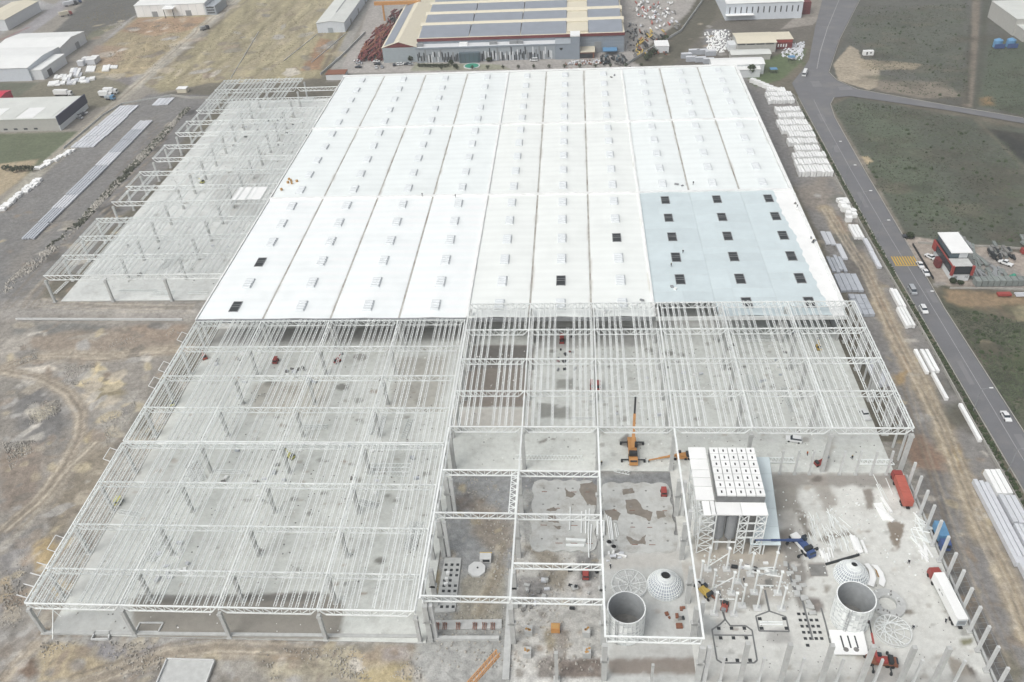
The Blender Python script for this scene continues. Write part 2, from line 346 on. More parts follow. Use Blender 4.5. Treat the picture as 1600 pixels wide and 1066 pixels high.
 ('poly', [(840, 1030), (868, 1020), (868, 1066), (838, 1066)], C(132, 126, 120), .8, .8, .9),
 ('poly', [(872, 1030), (940, 1025), (940, 1058), (872, 1058)], C(128, 118, 110), .5, .4),
 ('poly', [(948, 1030), (1000, 1028), (1092, 1025), (1092, 1052), (1000, 1055), (950, 1052)], C(146, 138, 130), .8, .8),
 ('poly', [(800, 1058), (1100, 1056), (1100, 1075), (800, 1075)], C(200, 200, 196), .4, .2),
 # ---- right yard
 ('poly', [(1150, 100), (1172, 125), (1240, 148), (1360, 372), (1640, 850), (1640, 1100), (1560, 1075), (1440, 740), (1330, 470)], GRAV, 1, .5),
 ('poly', [(1165, 135), (1200, 150), (1250, 285), (1235, 290), (1190, 190)], C(128, 127, 126), 2, 1),
 ('poly', [(1245, 295), (1290, 275), (1305, 310), (1280, 330), (1255, 320)], C(150, 142, 132), 3, 2.5, .8),
 ('line', [(1290, 325), (1320, 372), (1352, 420), (1378, 478), (1402, 530), (1435, 590), (1470, 660), (1500, 740), (1535, 830), (1580, 920), (1610, 1000)], C(172, 158, 134), 2, 1.8, .9, 3.0),
 ('line', [(1310, 340), (1345, 410), (1380, 480), (1420, 575)], C(148, 122, 100), 1.5, 1.5, .6, 1.2),
 ('poly', [(1300, 360), (1340, 370), (1360, 440), (1345, 470), (1320, 440)], C(112, 110, 108), 2, 2, .9),
 ('poly', [(1330, 390), (1355, 420), (1365, 460), (1350, 480), (1325, 430)], C(116, 112, 106), 2, 2, .8),
 ('poly', [(1405, 690), (1440, 680), (1480, 720), (1470, 735), (1430, 730)], C(150, 122, 102), 1.5, 1.5, .8),
 ('poly', [(1395, 585), (1420, 578), (1415, 600), (1400, 602)], C(176, 150, 108), 1, 1, .8),
 ('poly', [(1428, 740), (1470, 735), (1490, 790), (1480, 850), (1440, 800)], C(118, 117, 116), 2, 2, .9),
 ('poly', [(1480, 700), (1500, 692), (1508, 730), (1492, 735)], C(150, 130, 100), 1, 1, .9), ('poly', [(1487, 705), (1500, 703), (1502, 722), (1492, 724)], C(176, 160, 128), .6, .6),
 ('poly', [(1510, 860), (1545, 850), (1560, 930), (1575, 1000), (1560, 1020), (1530, 960)], C(134, 132, 130), 1.5, 1.5, .8),
 ('poly', [(1560, 1020), (1580, 1015), (1600, 1050), (1590, 1070), (1565, 1060)], C(120, 116, 98), 1, 1, .8),
 ('poly', [(1460, 870), (1500, 900), (1560, 1060), (1535, 1075), (1490, 960)], C(130, 130, 128), 1, .6), ('wpoly', [(227.2, -22), (230.6, -22), (230.6, 22), (227.2, 22)], C(104, 104, 102), .4, .3, .9),
 # ---- verge and road shoulders
 ('poly', [(1240, 148), (1262, 140), (1375, 355), (1640, 800), (1640, 850), (1360, 372)], C(104, 102, 84), .8, .8),
 ('line', [(1255, 150), (1330, 300), (1400, 415), (1480, 545), (1610, 770)], C(158, 148, 140), 1, 1, .9, 1.4),
 ('line', [(1242, 150), (1300, 268), (1352, 372)], C(150, 146, 140), .8, .5, .7, 1),
 ('poly', [(1180, 135), (1235, 120), (1262, 95), (1262, 75), (1205, 85), (1150, 100)], C(98, 112, 80), 1.5, 1),
 ('poly', [(1215, 130), (1235, 112), (1255, 95), (1250, 120)], C(120, 112, 100), 1.2, 1, .8),
 # ---- right fields
 ('poly', [(1345, -60), (1800, -60), (1800, 220), (1600, 185), (1340, 142), (1290, 115), (1315, 60)], C(98, 99, 93), 3, 2),
 ('poly', [(1335, 30), (1500, 0), (1515, 60), (1500, 150), (1400, 100), (1330, 60)], C(92, 98, 86), 5, 5, .6),
 ('poly', [(1310, 125), (1302, 100), (1328, 70), (1342, 78), (1345, 90), (1375, 105), (1372, 135), (1358, 140)], C(170, 160, 142), .8, .6),
 ('poly', [(1340, 92), (1400, 95), (1440, 100), (1430, 108), (1345, 108)], C(168, 156, 134), 1, 1.2, .8),
 ('poly', [(1370, 125), (1480, 128), (1500, 150), (1440, 155), (1370, 140)], C(148, 138, 124), 3, 3, .7),
 ('line', [(1528, -40), (1522, 60), (1512, 165)], C(128, 120, 108), .8, .5, 1, 2.4),
 ('line', [(1545, -40), (1537, 60), (1527, 165)], C(82, 86, 74), 1.2, .8, .8, 1.8),
 ('line', [(1516, 40), (1510, 160)], C(76, 78, 70), 1, .8, .8, 1.2),
 ('poly', [(1545, 60), (1800, 80), (1800, 220), (1600, 180), (1530, 165)], C(88, 97, 82), 2, 1.5),
 ('poly', [(1532, 152), (1550, 150), (1552, 164), (1534, 165)], C(170, 132, 88), 2, 1.5, .5),
 ('poly', [(1600, 200), (1480, 178), (1330, 150), (1298, 165), (1350, 262), (1408, 360), (1440, 376), (1600, 385), (1900, 385), (1900, 260)], C(92, 97, 86), 1.5, 1),
 ('poly', [(1330, 160), (1420, 180), (1450, 260), (1500, 340), (1420, 340), (1370, 270)], C(96, 106, 88), 6, 6, .7),
 ('poly', [(1450, 190), (1520, 185), (1600, 280), (1600, 380), (1500, 340)], C(86, 91, 80), 6, 6, .7),
 ('line', [(1520, 182), (1570, 230), (1610, 270)], C(116, 112, 98), .8, .6, .8, .8),
 ('poly', [(1545, 200), (1640, 215), (1640, 265), (1600, 255), (1570, 225)], C(52, 54, 52), 1.5, 1, .9),
 ('poly', [(1340, 245), (1355, 243), (1365, 252), (1350, 258)], C(186, 170, 140), .5, .5),
 ('poly', [(1465, 478), (1475, 445), (1510, 452), (1640, 470), (1900, 500), (1900, 1000), (1640, 735)], C(84, 88, 74), 1.2, 1),
 ('poly', [(1475, 450), (1600, 462), (1640, 500), (1580, 500), (1500, 478), (1480, 470)], C(146, 128, 104), 1.5, 1.5),
 ('poly', [(1500, 480), (1560, 490), (1600, 510), (1640, 560), (1600, 600), (1530, 530)], C(82, 92, 66), 2, 2, .9),
 ('poly', [(1530, 532), (1545, 530), (1562, 545), (1555, 555), (1535, 548)], C(198, 180, 152), .5, .5),
 ('poly', [(1580, 480), (1620, 475), (1640, 500), (1590, 500)], C(200, 186, 152), .8, .8, .8),
 ('line', [(1262, 95), (1275, 60), (1300, 10), (1310, -30)], C(112, 108, 96), 1, .8, .9, 3),
 ('line', [(1462, 465), (1500, 540), (1560, 640), (1620, 740)], C(140, 134, 126), .8, .6, .9, 1.3),
 ('line', [(1350, 255), (1408, 360)], C(138, 132, 122), .8, .5, .9, 1.1), ('line', [(1296, 165), (1350, 258)], C(130, 124, 114), .8, .5, .9, 1.1),
 # ---- red building plot
 ('poly', [(1410, 378), (1425, 368), (1600, 395), (1900, 440), (1900, 520), (1600, 450), (1475, 445), (1462, 440)], C(172, 162, 152), .6, .3),
 ('poly', [(1500, 400), (1560, 400), (1600, 430), (1600, 455), (1520, 445)], C(150, 146, 142), 1.5, 1, .8),
 # ---- factory behind
 ('poly', [(520, 100), (560, 60), (590, -40), (1110, -40), (1060, 60), (990, 108), (700, 115), (520, 118)], C(172, 168, 163), 1, .5),
 ('poly', [(650, 98), (780, 100), (800, 108), (640, 110)], C(150, 152, 128), .8, .6, .8),
 ('poly', [(985, 95), (1075, 20), (1100, -20), (1130, -20), (1115, 30), (1060, 90), (1020, 108)], C(98, 96, 84), 1, .8),
 ('poly', [(1060, 95), (1120, 30), (1280, 30), (1260, 70), (1200, 90), (1160, 110), (1040, 110)], C(112, 108, 100), 1.5, 1),
 ('poly', [(1220, 45), (1270, 38), (1290, 20), (1340, -40), (1280, -40), (1250, 20)], C(168, 162, 154), 1, .5, .7),
 ('poly', [(1100, 45), (1140, 45), (1140, 75), (1100, 78)], C(146, 148, 152), 1.5, 2, .7),
 ('line', [(545, 30), (505, 108)], C(126, 116, 100), .8, .6, .9, 1.4),
 ('line', [(575, 0), (545, 60), (525, 108)], C(160, 158, 152), .8, .4, 1, 3.5),
]
for k in range(15):
    o = k*9.5; GL_.append(('line', [(262+o, 128), (330+o*1.02, 72), (400+o*1.04, 12), (440+o*1.04, -30)], [C(176, 167, 138), C(132, 124, 102), C(160, 150, 128), C(150, 138, 116)][k % 4], .8, 1.2, .55, [1.6, .9, 2.4, 1.1][k % 4]))
for k in range(9):
    o = k*13; GL_.append(('line', [(150+o*.9, 112-k*9), (235+o*.5, 104-k*9.5)], [C(176, 160, 132), C(128, 112, 96), C(164, 142, 120)][k % 3], .6, .8, .6, [1.4, .7, 1.0][k % 3]))
GL_ += [('poly', [(0, 986), (80, 988), (660, 996), (662, 1006), (400, 1008), (200, 1004), (60, 1000)], C(160, 159, 156), .8, .8, .8), ('poly', [(180, 480), (310, 482), (300, 500), (180, 498)], C(166, 161, 154), 1, 1, .7)]
rg = random.Random(91)
for box in ((1345, 10, 1510, 135), (1320, 165, 1590, 375), (1490, 480, 1600, 660)):
    for k in range(70):
        px, py = rg.uniform(box[0], box[2]), rg.uniform(box[1], box[3]); cx, cy = G(px, py); s = rg.uniform(2, 9); a = rg.uniform(0, 3.14)
        GL_.append(('wpoly', [(cx+s*rg.uniform(.6, 1.3)*math.cos(t*.785), cy+s*.6*rg.uniform(.6, 1.3)*math.sin(t*.785)) for t in range(8)], rg.choice([C(70, 74, 64), C(106, 110, 92), C(112, 106, 92), C(84, 92, 76), C(96, 92, 82)]), 1.6, 2.2, rg.uniform(.25, .55)))
PAL = [C(178, 168, 150), C(138, 128, 116), C(168, 166, 162), C(128, 126, 122), C(182, 170, 142), C(150, 136, 120), C(198, 193, 183), C(120, 114, 105)]
def churn(n, box, smax, smin=.5, al=(.35, .9)):
    rr = random.Random(int(box[0]*3+box[1]))
    for k in range(n):
        px, py = rr.uniform(box[0], box[2]), rr.uniform(box[1], box[3]); cx, cy = G(px, py); a = rr.uniform(0, 3.14); s = rr.uniform(smin, smax); e = rr.uniform(.25, .8)
        pts = [(cx+s*rr.uniform(.7, 1.3)*(math.cos(t*.785)*math.cos(a)-e*math.sin(t*.785)*math.sin(a)), cy+s*rr.uniform(.7, 1.3)*(math.cos(t*.785)*math.sin(a)+e*math.sin(t*.785)*math.cos(a))) for t in range(8)]
        GL_.append(('wpoly', pts, rr.choice(PAL), rr.uniform(.25, .7), rr.uniform(.3, 1.1), rr.uniform(*al)))
def ruts(path, n, spread, c=None, gap=1.9):
    rr = random.Random(int(path[0][0]*7+path[0][1])); w = GL(path)
    for k in range(n):
        o = rr.uniform(-spread, spread)
        for d in (-gap/2, gap/2):
            pts = []
            for i, (x, y) in enumerate(w):
                x1, y1 = w[min(i+1, len(w)-1)]; x0, y0 = w[max(i-1, 0)]; L = math.hypot(x1-x0, y1-y0)+1e-6; pts.append((x-(y1-y0)/L*(o+d), y+(x1-x0)/L*(o+d)))
            GL_.append(('wline', pts, c or rr.choice([C(126, 117, 104), C(192, 182, 164), C(140, 130, 116)]), .35, .35, rr.uniform(.35, .8), .28))
for box, n, s in (((0, 505, 300, 700), 150, 4.5), ((0, 690, 150, 985), 110, 4.0), ((0, 985, 660, 1064), 150, 2.6), ((1340, 440, 1470, 700), 40, 3), ((1430, 700, 1590, 1060), 70, 2.8), ((1250, 285, 1340, 430), 30, 3), ((0, 300, 300, 480), 60, 5), ((140, 20, 330, 130), 80, 7), ((250, 0, 540, 125), 90, 8), ((680, 740, 805, 880), 26, 1.8), ((800, 870, 940, 1060), 60, 1.3), ((1060, 30, 1130, 110), 30, 4), ((990, 0, 1060, 100), 20, 4)):
    churn(n, box, s)
ruts([(-60, 590), (0, 576), (45, 558), (90, 555), (170, 556), (230, 548), (290, 545)], 4, 2.4); ruts([(0, 578), (60, 588), (105, 612), (126, 645), (122, 680), (98, 730), (55, 785), (0, 830)], 4, 1.6); ruts([(150, 690), (110, 730), (65, 785), (10, 830)], 4, 2.6)
ruts([(110, 1075), (190, 1045), (260, 1022), (340, 1010), (420, 1012), (500, 1020)], 6, 2.4); ruts([(78, 985), (50, 1010), (20, 1040), (0, 1066)], 3, 1.4); ruts([(60, 470), (160, 478), (300, 480)], 4, 2.4); ruts([(20, 480), (40, 460), (150, 340), (260, 190)], 6, 6)
ruts([(1290, 325), (1320, 372), (1352, 420), (1378, 478), (1402, 530), (1435, 590), (1470, 660), (1500, 740), (1535, 830), (1580, 920), (1610, 1000)], 6, 2.8); ruts([(1420, 600), (1450, 700), (1490, 820), (1530, 930), (1580, 1040)], 3, 3); ruts([(420, -40), (330, 30), (240, 108), (205, 140), (60, 268)], 3, 1.8); ruts([(785, 850), (772, 900), (745, 960)], 3, 1.0)
def ground_z(X, Y):
    z = -.32+.10*fbm(X, Y, 18, 2)+.06*fbm(X, Y, 4, 5, 3)
    rough = ((X < -3) & (Y < 130)) | (Y < -11)
    z = z+np.where(rough, .45*fbm(X, Y, 9, 8)+.10*fbm(X, Y, 2.4, 14, 3)-.12, 0)
    inside = (X > -76) & (X < 280) & (Y > -24) & (Y < 375)
    z = np.where(inside, np.minimum(z, -.16), z)
    for (px, py, r, h) in MOUNDS:
        cx, cy = G(px, py); d = np.hypot(X-cx, Y-cy)*(1+.25*fbm(X, Y, r, 11)); z = z+h*np.exp(-(d/r)**2*1.8)
    far = np.hypot(X-130, Y-200); return z-np.clip((far-700)/400, 0, 1)*4
MOUNDS = [(150, 585, 5, .9), (165, 625, 7, 1.1), (60, 720, 7, 1.0), (65, 860, 5, 1.2), (110, 1035, 7, 1.2), (40, 1045, 4, 1.0), (600, 1035, 6, .7), (455, 1045, 5, .8), (130, 540, 8, 1.0), (230, 515, 6, .9),
          (330, 100, 8, 1.5), (390, 110, 8, 1.4), (210, 100, 7, 1.6), (310, 46, 5, 2), (230, 72, 3, 2.5), (1350, 250, 3, .8), (1545, 540, 4, 1), (395, 40, 8, 1.0)]
def ground_col(X, Y):
    col = np.tile(np.array(C(112, 108, 96)), (len(X), 1)); near = (Y < 60) & (X < 236) & (Y > -400); col[near] = C(156, 152, 144); paint(X, Y, col, GL_)
    n = fbm(X, Y, 7, 21, 5); col *= (1+.16*n)[:, None]
    n2 = fbm(X, Y, 26, 31, 4); col *= (1+.08*n2)[:, None]
    n3 = fbm(X, Y, 2.2, 71, 3); col *= (1+.10*n3)[:, None]
    fld = (X > 262) & (col[:, 1] < .16); bl = np.clip(fbm(X, Y, 15, 81, 6)*2.2-.1, 0, 1)*fld; col = col*(1-.55*bl[:, None])+np.array(C(84, 80, 70))[None]*(.55*bl[:, None]); lft = np.clip((6-X)/10, 0, 1)*np.clip((150-Y)/20, 0, 1); lft = np.maximum(lft, np.clip((-9-Y)/3, 0, 1)); gm = col.mean(1, keepdims=True)*np.array([[1.03, 1.0, .955]]); col = col*(1-.15*lft[:, None])+gm*.15*lft[:, None]; col *= (1+.13*lft)[:, None]
    fu = ((X < -30) & (Y > 372) & (X > -190)); st = np.clip(fbm(X*1.0+Y*.18, Y*.12, 3.0, 91, 4)*1.6, -1, 1)*fu; col *= (1+.20*st)[:, None]; col *= np.where(fu, 1.14, 1.0)[:, None]
    return np.clip(col, .01, .9)
ax = np.concatenate([np.arange(-330, -80, 1.25), np.arange(-80, 142, .58), np.arange(142, 222, 2.5), np.arange(222, 300, .55), np.arange(300, 430, 1.25)])
xs = np.concatenate([[-6000, -3000, -1500, -900, -700, -560, -480, -420, -380, -350], ax, [440, 455, 475, 500, 540, 600, 700, 900, 1500, 3000, 6000]])
yl = [-60.0]
while yl[-1] < 620: yl.append(yl[-1]+.46+.0020*(yl[-1]+60))
ys = np.array([-3000, -1000, -400, -150, -90]+yl+[650, 700, 800, 1000, 1500, 3000, 8000])
tag(link('ground', grid_mesh('ground', xs, ys, ground_z, ground_col, 'ground')), kind='structure')
# ------------------------------------------------------------------ concrete floors
CL = C(219, 222, 217); CL2 = C(216, 217, 212); MUD = C(134, 128, 120); WET = C(140, 140, 134); BROWN = C(140, 128, 116)
def blob(x, y, r, c=WET, al=.9, sq=.5, soft=.4, wob=.7):
    return ('poly', [(x+r*math.cos(a*.7854), y+r*sq*math.sin(a*.7854)) for a in range(8)], c, soft, wob, al)
SL = [
 ('poly', [(40, 990), (80, 985), (120, 900), (215, 690), (290, 560), (315, 505), (290, 505), (20, 960)], C(156, 152, 146), 1, 1.2),
 ('poly', [(205, 936), (505, 925), (540, 945), (530, 1000), (205, 1000)], C(150, 146, 138), .6, .5),
 ('poly', [(215, 928), (300, 930), (500, 926), (498, 938), (216, 945)], C(118, 116, 112), .6, .4, .8),
 ('poly', [(70, 990), (85, 965), (200, 935), (215, 990)], C(188, 190, 188), .8, .6, .8),
 ('poly', [(736, 540), (834, 540), (828, 636), (716, 636)], C(146, 138, 130), .5, .4),
 ('poly', [(738, 540), (834, 540), (832, 575), (732, 575)], C(124, 122, 118), 1.5, 1, .9),
 ('poly', [(700, 640), (830, 638), (826, 668), (700, 668)], C(206, 202, 194), .8, .6, .8),
 ('poly', [(830, 500), (1010, 500), (1010, 540), (832, 545)], C(170, 170, 168), 1.5, 1, .8),
 ('poly', [(840, 630), (890, 636), (890, 655), (845, 652)], WET, .5, 1, .8), ('poly', [(870, 595), (898, 590), (895, 608), (870, 607)], WET, .5, .8, .7),
 ('poly', [(840, 690), (856, 684), (852, 692), (842, 694)], C(150, 148, 142), .3, .4), ('poly', [(861, 684), (869, 685), (868, 688), (861, 687)], C(150, 148, 142), .3, .3),
 ('poly', [(968, 688), (980, 678), (985, 690), (1007, 694), (990, 700), (970, 696)], C(148, 146, 142), .4, .5),
 blob(595, 876, 10, C(136, 136, 130), 1), blob(535, 605, 11, WET), blob(560, 626, 9, WET, .7), blob(455, 610, 16, C(158, 156, 148), .8), blob(422, 600, 9), blob(440, 665, 7, C(160, 150, 138), .7),
 blob(510, 721, 4), blob(560, 750, 7, WET, .8), blob(665, 740, 8, WET, .8), blob(505, 771, 5), blob(460, 780, 7), blob(465, 890, 6), blob(405, 860, 6, C(110, 108, 104)), blob(540, 912, 4, C(100, 100, 98)),
 blob(605, 775, 6), blob(655, 625, 7), blob(640, 690, 6), blob(640, 604, 5), blob(432, 652, 6), blob(300, 730, 14, C(178, 170, 160), .7), blob(270, 720, 8, C(176, 164, 152), .7),
 blob(430, 598, 10, WET, .7), blob(563, 558, 12, C(150, 148, 142), .8), blob(1135, 570, 6), blob(1162, 573, 5, C(110, 108, 104)), blob(1045, 552, 9), blob(1065, 555, 6), blob(1015, 547, 8), blob(1140, 545, 6, C(110, 108, 105)),
 blob(1090, 655, 5, C(160, 158, 152)), blob(975, 655, 9, C(172, 170, 164), .8), blob(1257, 687, 8, C(140, 134, 124)), ('poly', [(1285, 740), (1300, 680), (1306, 680), (1292, 742)], C(168, 164, 158), .5, .3, .7),
 ('poly', [(1060, 668), (1400, 672), (1392, 690), (1060, 690)], C(200, 202, 200), 1.5, 1, .5),
 ('poly', [(240, 610), (290, 560), (330, 565), (320, 600), (270, 640), (220, 700)], C(208, 212, 208), 1.5, 2, .8), ('poly', [(200, 730), (260, 690), (270, 760), (180, 830), (160, 820)], C(204, 206, 202), 1.5, 2, .7),
 ('poly', [(120, 880), (160, 830), (190, 850), (160, 920), (110, 930)], C(204, 206, 203), 1.5, 2, .7),
 ('poly', [(300, 505), (730, 500), (725, 530), (290, 540)], C(158, 158, 155), 2, 1, .8),
 ('poly', [(620, 560), (700, 555), (690, 640), (610, 640)], C(186, 182, 172), 2, 2, .7),
 ('poly', [(400, 600), (520, 590), (500, 650), (390, 650)], C(184, 178, 166), 2, 2, .6),
]
AP = [
 ('poly', [(1200, 740), (1400, 740), (1395, 760), (1210, 762)], C(150, 146, 140), 1, 1.2, .9),
 ('poly', [(1262, 742), (1290, 742), (1310, 790), (1290, 800), (1275, 770)], C(160, 154, 146), 1, 1, .8),
 ('poly', [(1205, 745), (1245, 760), (1250, 800), (1230, 830), (1210, 800)], C(150, 146, 138), 1, 1.2, .9),
 ('poly', [(1215, 800), (1255, 795), (1265, 830), (1240, 850), (1220, 830)], C(190, 188, 182), 1, 1, .8),
 ('poly', [(1240, 795), (1260, 800), (1262, 825), (1275, 835), (1262, 840), (1250, 815)], C(140, 136, 128), .4, .6),
 ('poly', [(1385, 815), (1400, 812), (1414, 820), (1410, 842), (1402, 860), (1394, 850), (1390, 830)], C(140, 130, 118), .3, .7),
 ('poly', [(1348, 765), (1363, 764), (1366, 795), (1354, 796)], C(148, 142, 134), .4, .6), blob(1276, 748, 8, C(118, 112, 106)),
 ('poly', [(1290, 835), (1330, 830), (1335, 838), (1300, 842), (1310, 850), (1280, 845)], C(150, 146, 138), .5, .8),
 ('poly', [(1500, 1000), (1521, 996), (1518, 1008), (1503, 1008)], C(134, 132, 106), .4, .4),
 ('poly', [(1482, 1027), (1500, 1032), (1520, 1045), (1535, 1075), (1500, 1075), (1488, 1060)], C(160, 154, 144), .4, .4),
 ('poly', [(1507, 1035), (1520, 1045), (1538, 1075), (1532, 1078), (1515, 1050)], C(110, 104, 98), .3, .3),
 blob(1421, 957, 7, C(130, 124, 114), .9, .7), blob(1292, 921, 5, C(150, 144, 134), .9, 1.2), blob(1310, 860, 4), blob(1358, 830, 6, C(160, 156, 148)), 
 ('poly', [(1262, 880), (1290, 880), (1293, 900), (1265, 902)], C(140, 134, 128), .2, .1),
 ('poly', [(1060, 880), (1240, 880), (1230, 940), (1090, 935)], C(178, 172, 164), 1.5, 1, .8),
 ('poly', [(1130, 915), (1150, 930), (1185, 930), (1195, 945), (1180, 955), (1150, 940)], C(150, 146, 138), .5, .7, .9),
 ('poly', [(1090, 945), (1105, 960), (1125, 975), (1125, 1000), (1100, 985)], C(160, 164, 164), 1, 1, .8),
 ('poly', [(1195, 905), (1208, 903), (1208, 918), (1194, 918)], C(132, 132, 128), .2, .1), ('poly', [(1085, 830), (1230, 830), (1225, 880), (1085, 880)], C(178, 168, 154), 1.2, 1, .8),
 ('poly', [(1215, 830), (1240, 825), (1262, 900), (1255, 960), (1240, 935)], C(138, 134, 128), .8, .8, .9),
 ('poly', [(1262, 935), (1282, 935), (1290, 955), (1268, 958)], C(132, 126, 122), .3, .3),
 ('poly', [(1195, 988), (1232, 985), (1235, 1005), (1195, 1005)], C(166, 165, 162), .8, 1.2, .8),
 ('poly', [(1100, 1055), (1560, 1055), (1560, 1080), (1100, 1080)], C(178, 178, 174), 1, .6, .7),
 ('poly', [(1350, 1030), (1400, 1020), (1420, 1066), (1340, 1066)], C(168, 165, 160), 1.5, 1, .7),
]
MID = [('poly', [(945, 870), (1060, 860), (1062, 885), (945, 890)], C(196, 194, 188), 1, .8, .8), ('poly', [(960, 1000), (1085, 1000), (1090, 1030), (955, 1030)], C(196, 196, 192), 1, .8, .7),
       ('poly', [(948, 1030), (1092, 1026), (1092, 1054), (950, 1054)], C(146, 138, 130), .6, .6), blob(1060, 970, 8, C(170, 168, 160)), blob(1030, 955, 6, C(170, 160, 150))]
UL = [('poly', [(60, 480), (75, 440), (230, 285), (320, 175), (335, 160), (350, 165), (250, 285), (150, 400), (90, 470)], C(196, 190, 178), 1, .8, .7),
      ('poly', [(330, 270), (420, 270), (400, 330), (330, 330)], C(190, 190, 186), 2, 1.5, .6)]
for k in range(46):
    UL.append(blob(R.uniform(170, 500), R.uniform(160, 440), R.uniform(2.5, 6), C(150, 148, 142), .8, .4))
for k in range(190):
    SL.append(blob(R.uniform(130, 700), R.uniform(540, 930), R.uniform(1.5, 7), R.choice([WET, C(150, 148, 142), C(172, 160, 146), C(222, 223, 219), C(178, 176, 168)]), R.uniform(.3, .9), .45, .25))
for k in range(110):
    SL.append(blob(R.uniform(860, 1380), R.uniform(510, 715), R.uniform(1.5, 6), R.choice([WET, C(160, 158, 152), C(220, 221, 218), C(174, 168, 158)]), R.uniform(.3, .9), .45, .25))
for k in range(150):
    AP.append(blob(R.uniform(1100, 1520), R.uniform(745, 1060), R.uniform(1.5, 7), R.choice([WET, C(168, 164, 156), C(222, 220, 214), C(150, 142, 132), C(176, 166, 152)]), R.uniform(.25, .8), .5, .25))
def floor(name, x0, x1, y0, y1, z, base, layers, step=.62, joints=6.0):
    xs = np.arange(x0, x1+step, step); ys = np.arange(y0, y1+step, step); xs[-1] = x1; ys[-1] = y1
    def cf(X, Y):
        col = np.tile(np.array(base), (len(X), 1)); col *= (1+.06*fbm(X, Y, 14, 41)+.05*fbm(X, Y, 3, 43))[:, None]
        t = (np.sin(np.floor(X/joints)*12.9+np.floor(Y/joints)*78.2)*43758.5) % 1; col *= (.97+.06*t)[:, None]
        paint(X, Y, col, layers); return np.clip(col, .02, .85)
    o = tag(link(name, grid_mesh(name, xs, ys, lambda X, Y: np.full(X.shape, z), cf, 'slab')), kind='structure')
    e = MB()
    e.prism([(x0, y0), (x1, y0), (x1, y1), (x0, y1)], -1.2, z-.004); e.build('floor_edge', 'conc', o)
    return o
floor('concrete_floor', 1.5, 97, -9.8, 118, 0.0, CL, SL)
floor('concrete_floor', 97.004, 223.6, 47.4, 118, .002, CL, SL)
floor('concrete_apron', 160.5, 226, -26, 47.396, -.004, CL2, AP)
floor('concrete_apron', 139.2, 160.496, -26, 24, -.006, C(200, 202, 199), MID)
floor('concrete_floor', -70, -.6, 137, 346, 0.0, C(222, 225, 222), UL, .9)
h = MB(); h.box(111.5, 231, -.6, 223, 226, .55); tag(h.build('hall_floor', 'hall_in'), kind='structure')
# ------------------------------------------------------------------ roads
def strip(name, L, Rr, z, matname, parent=None):
    mb = MB(); n = len(L)
    mb.add([(x, y, z) for x, y in L]+[(x, y, z) for x, y in Rr], [(i, n+i, n+i+1, i+1) for i in range(n-1)][::1])
    o = mb.build(name, matname, parent); return o
def poly_sheet(name, pts, z, matname, parent=None):
    mb = MB(); n = len(pts); a = sum(pts[i][0]*pts[(i+1) % n][1]-pts[(i+1) % n][0]*pts[i][1] for i in range(n))
    if a < 0: pts = pts[::-1]
    mb.add([(x, y, z) for x, y in pts], [tuple(range(n))]); return mb.build(name, matname, parent)
RZ = -.02
left_e = [(256.6, -40), (256.4, 45), (255.6, 121), (255.0, 173), (255.4, 230), (256.0, 287), (256.5, 330)]
right_e = [(266.2, -40), (265.6, 63), (264.6, 128), (265.9, 183), (266.8, 239), (268.4, 300), (270.5, 318)]
pts = left_e+[(257.0, 350), (268, 372), (275, 388), (292, 448), (311, 510), (360, 680), (382, 674), (336, 507), (302, 425), (281, 366), (282.5, 352), (290, 338), (328, 313), (360, 293.5), (420, 255), (480, 215), (475, 208), (415, 249), (357.6, 286.8), (327.2, 306), (284, 328.5), (275, 327)]+right_e[::-1]
road = tag(poly_sheet('road', pts, RZ, 'asphalt'), kind='structure')
strip('road_marking', [(260.9, -40), (260.9, 120), (260.6, 183), (261, 240), (262.2, 300), (263.5, 325)], [(261.06, -40), (261.06, 120), (260.76, 183), (261.16, 240), (262.36, 300), (263.66, 325)], RZ+.01, 'line', road)
strip('road_marking', [(275.8, 372), (284, 400), (300, 448), (322, 508), (369, 676)], [(276.1, 372), (284.3, 400), (300.3, 448), (322.3, 508), (369.3, 676)], RZ+.01, 'line', road)
for (x_, y_, w_, d_) in ((258.4, 210, 1.8, 14), (263, 136, 2.0, 9), (259, 92, 1.6, 12), (263.4, 60, 2.2, 7), (260, 262, 2.4, 8), (262, 300, 3, 10), (284, 340, 7, 5), (270, 348, 5, 9)):
    b = MB(); b.add([(x_-w_/2, y_-d_/2, RZ+.006), (x_+w_/2, y_-d_/2, RZ+.006), (x_+w_/2+.2, y_+d_/2, RZ+.006), (x_-w_/2+.2, y_+d_/2, RZ+.006)], [(0, 1, 2, 3)]); b.build('road_patch', 'asphalt_d', road)
cx0, cy0 = 256.3, 157.8
for k in range(9):
    b = MB(); x = cx0+.25+k*1.02; b.add([(x, 156.9, RZ+.012), (x+.5, 156.9, RZ+.012), (x+.5, 163.0, RZ+.012), (x, 163.0, RZ+.012)], [(0, 1, 2, 3)]); b.build('crossing_stripe', 'yline', road)
b = MB(); b.add([(cx0, 156.2, RZ+.012), (265.4, 156.2, RZ+.012), (265.4, 156.6, RZ+.012), (cx0, 156.6, RZ+.012)], [(0, 1, 2, 3)]); b.build('crossing_stripe', 'yline', road)
def kerb(name, pts, w=.28, h=.16, z=-.1, matn='kerb'):
    mb = MB()
    for a, b in zip(pts[:-1], pts[1:]):
        mb.bar((a[0], a[1], z+h/2), (b[0], b[1], z+h/2), w, h)
    return tag(mb.build(name, matn), kind='structure')
kerb('kerb', [(x-.3, y) for x, y in left_e]); kerb('kerb', [(x+.3, y) for x, y in right_e]+[(275, 327.5)])
kerb('kerb', [(281.4, 366), (283, 352.5), (290.3, 338.4), (328.2, 313.4), (360.2, 294)])
kerb('kerb', [(281.4, 366), (302.4, 425), (336.4, 507), (382, 674)])
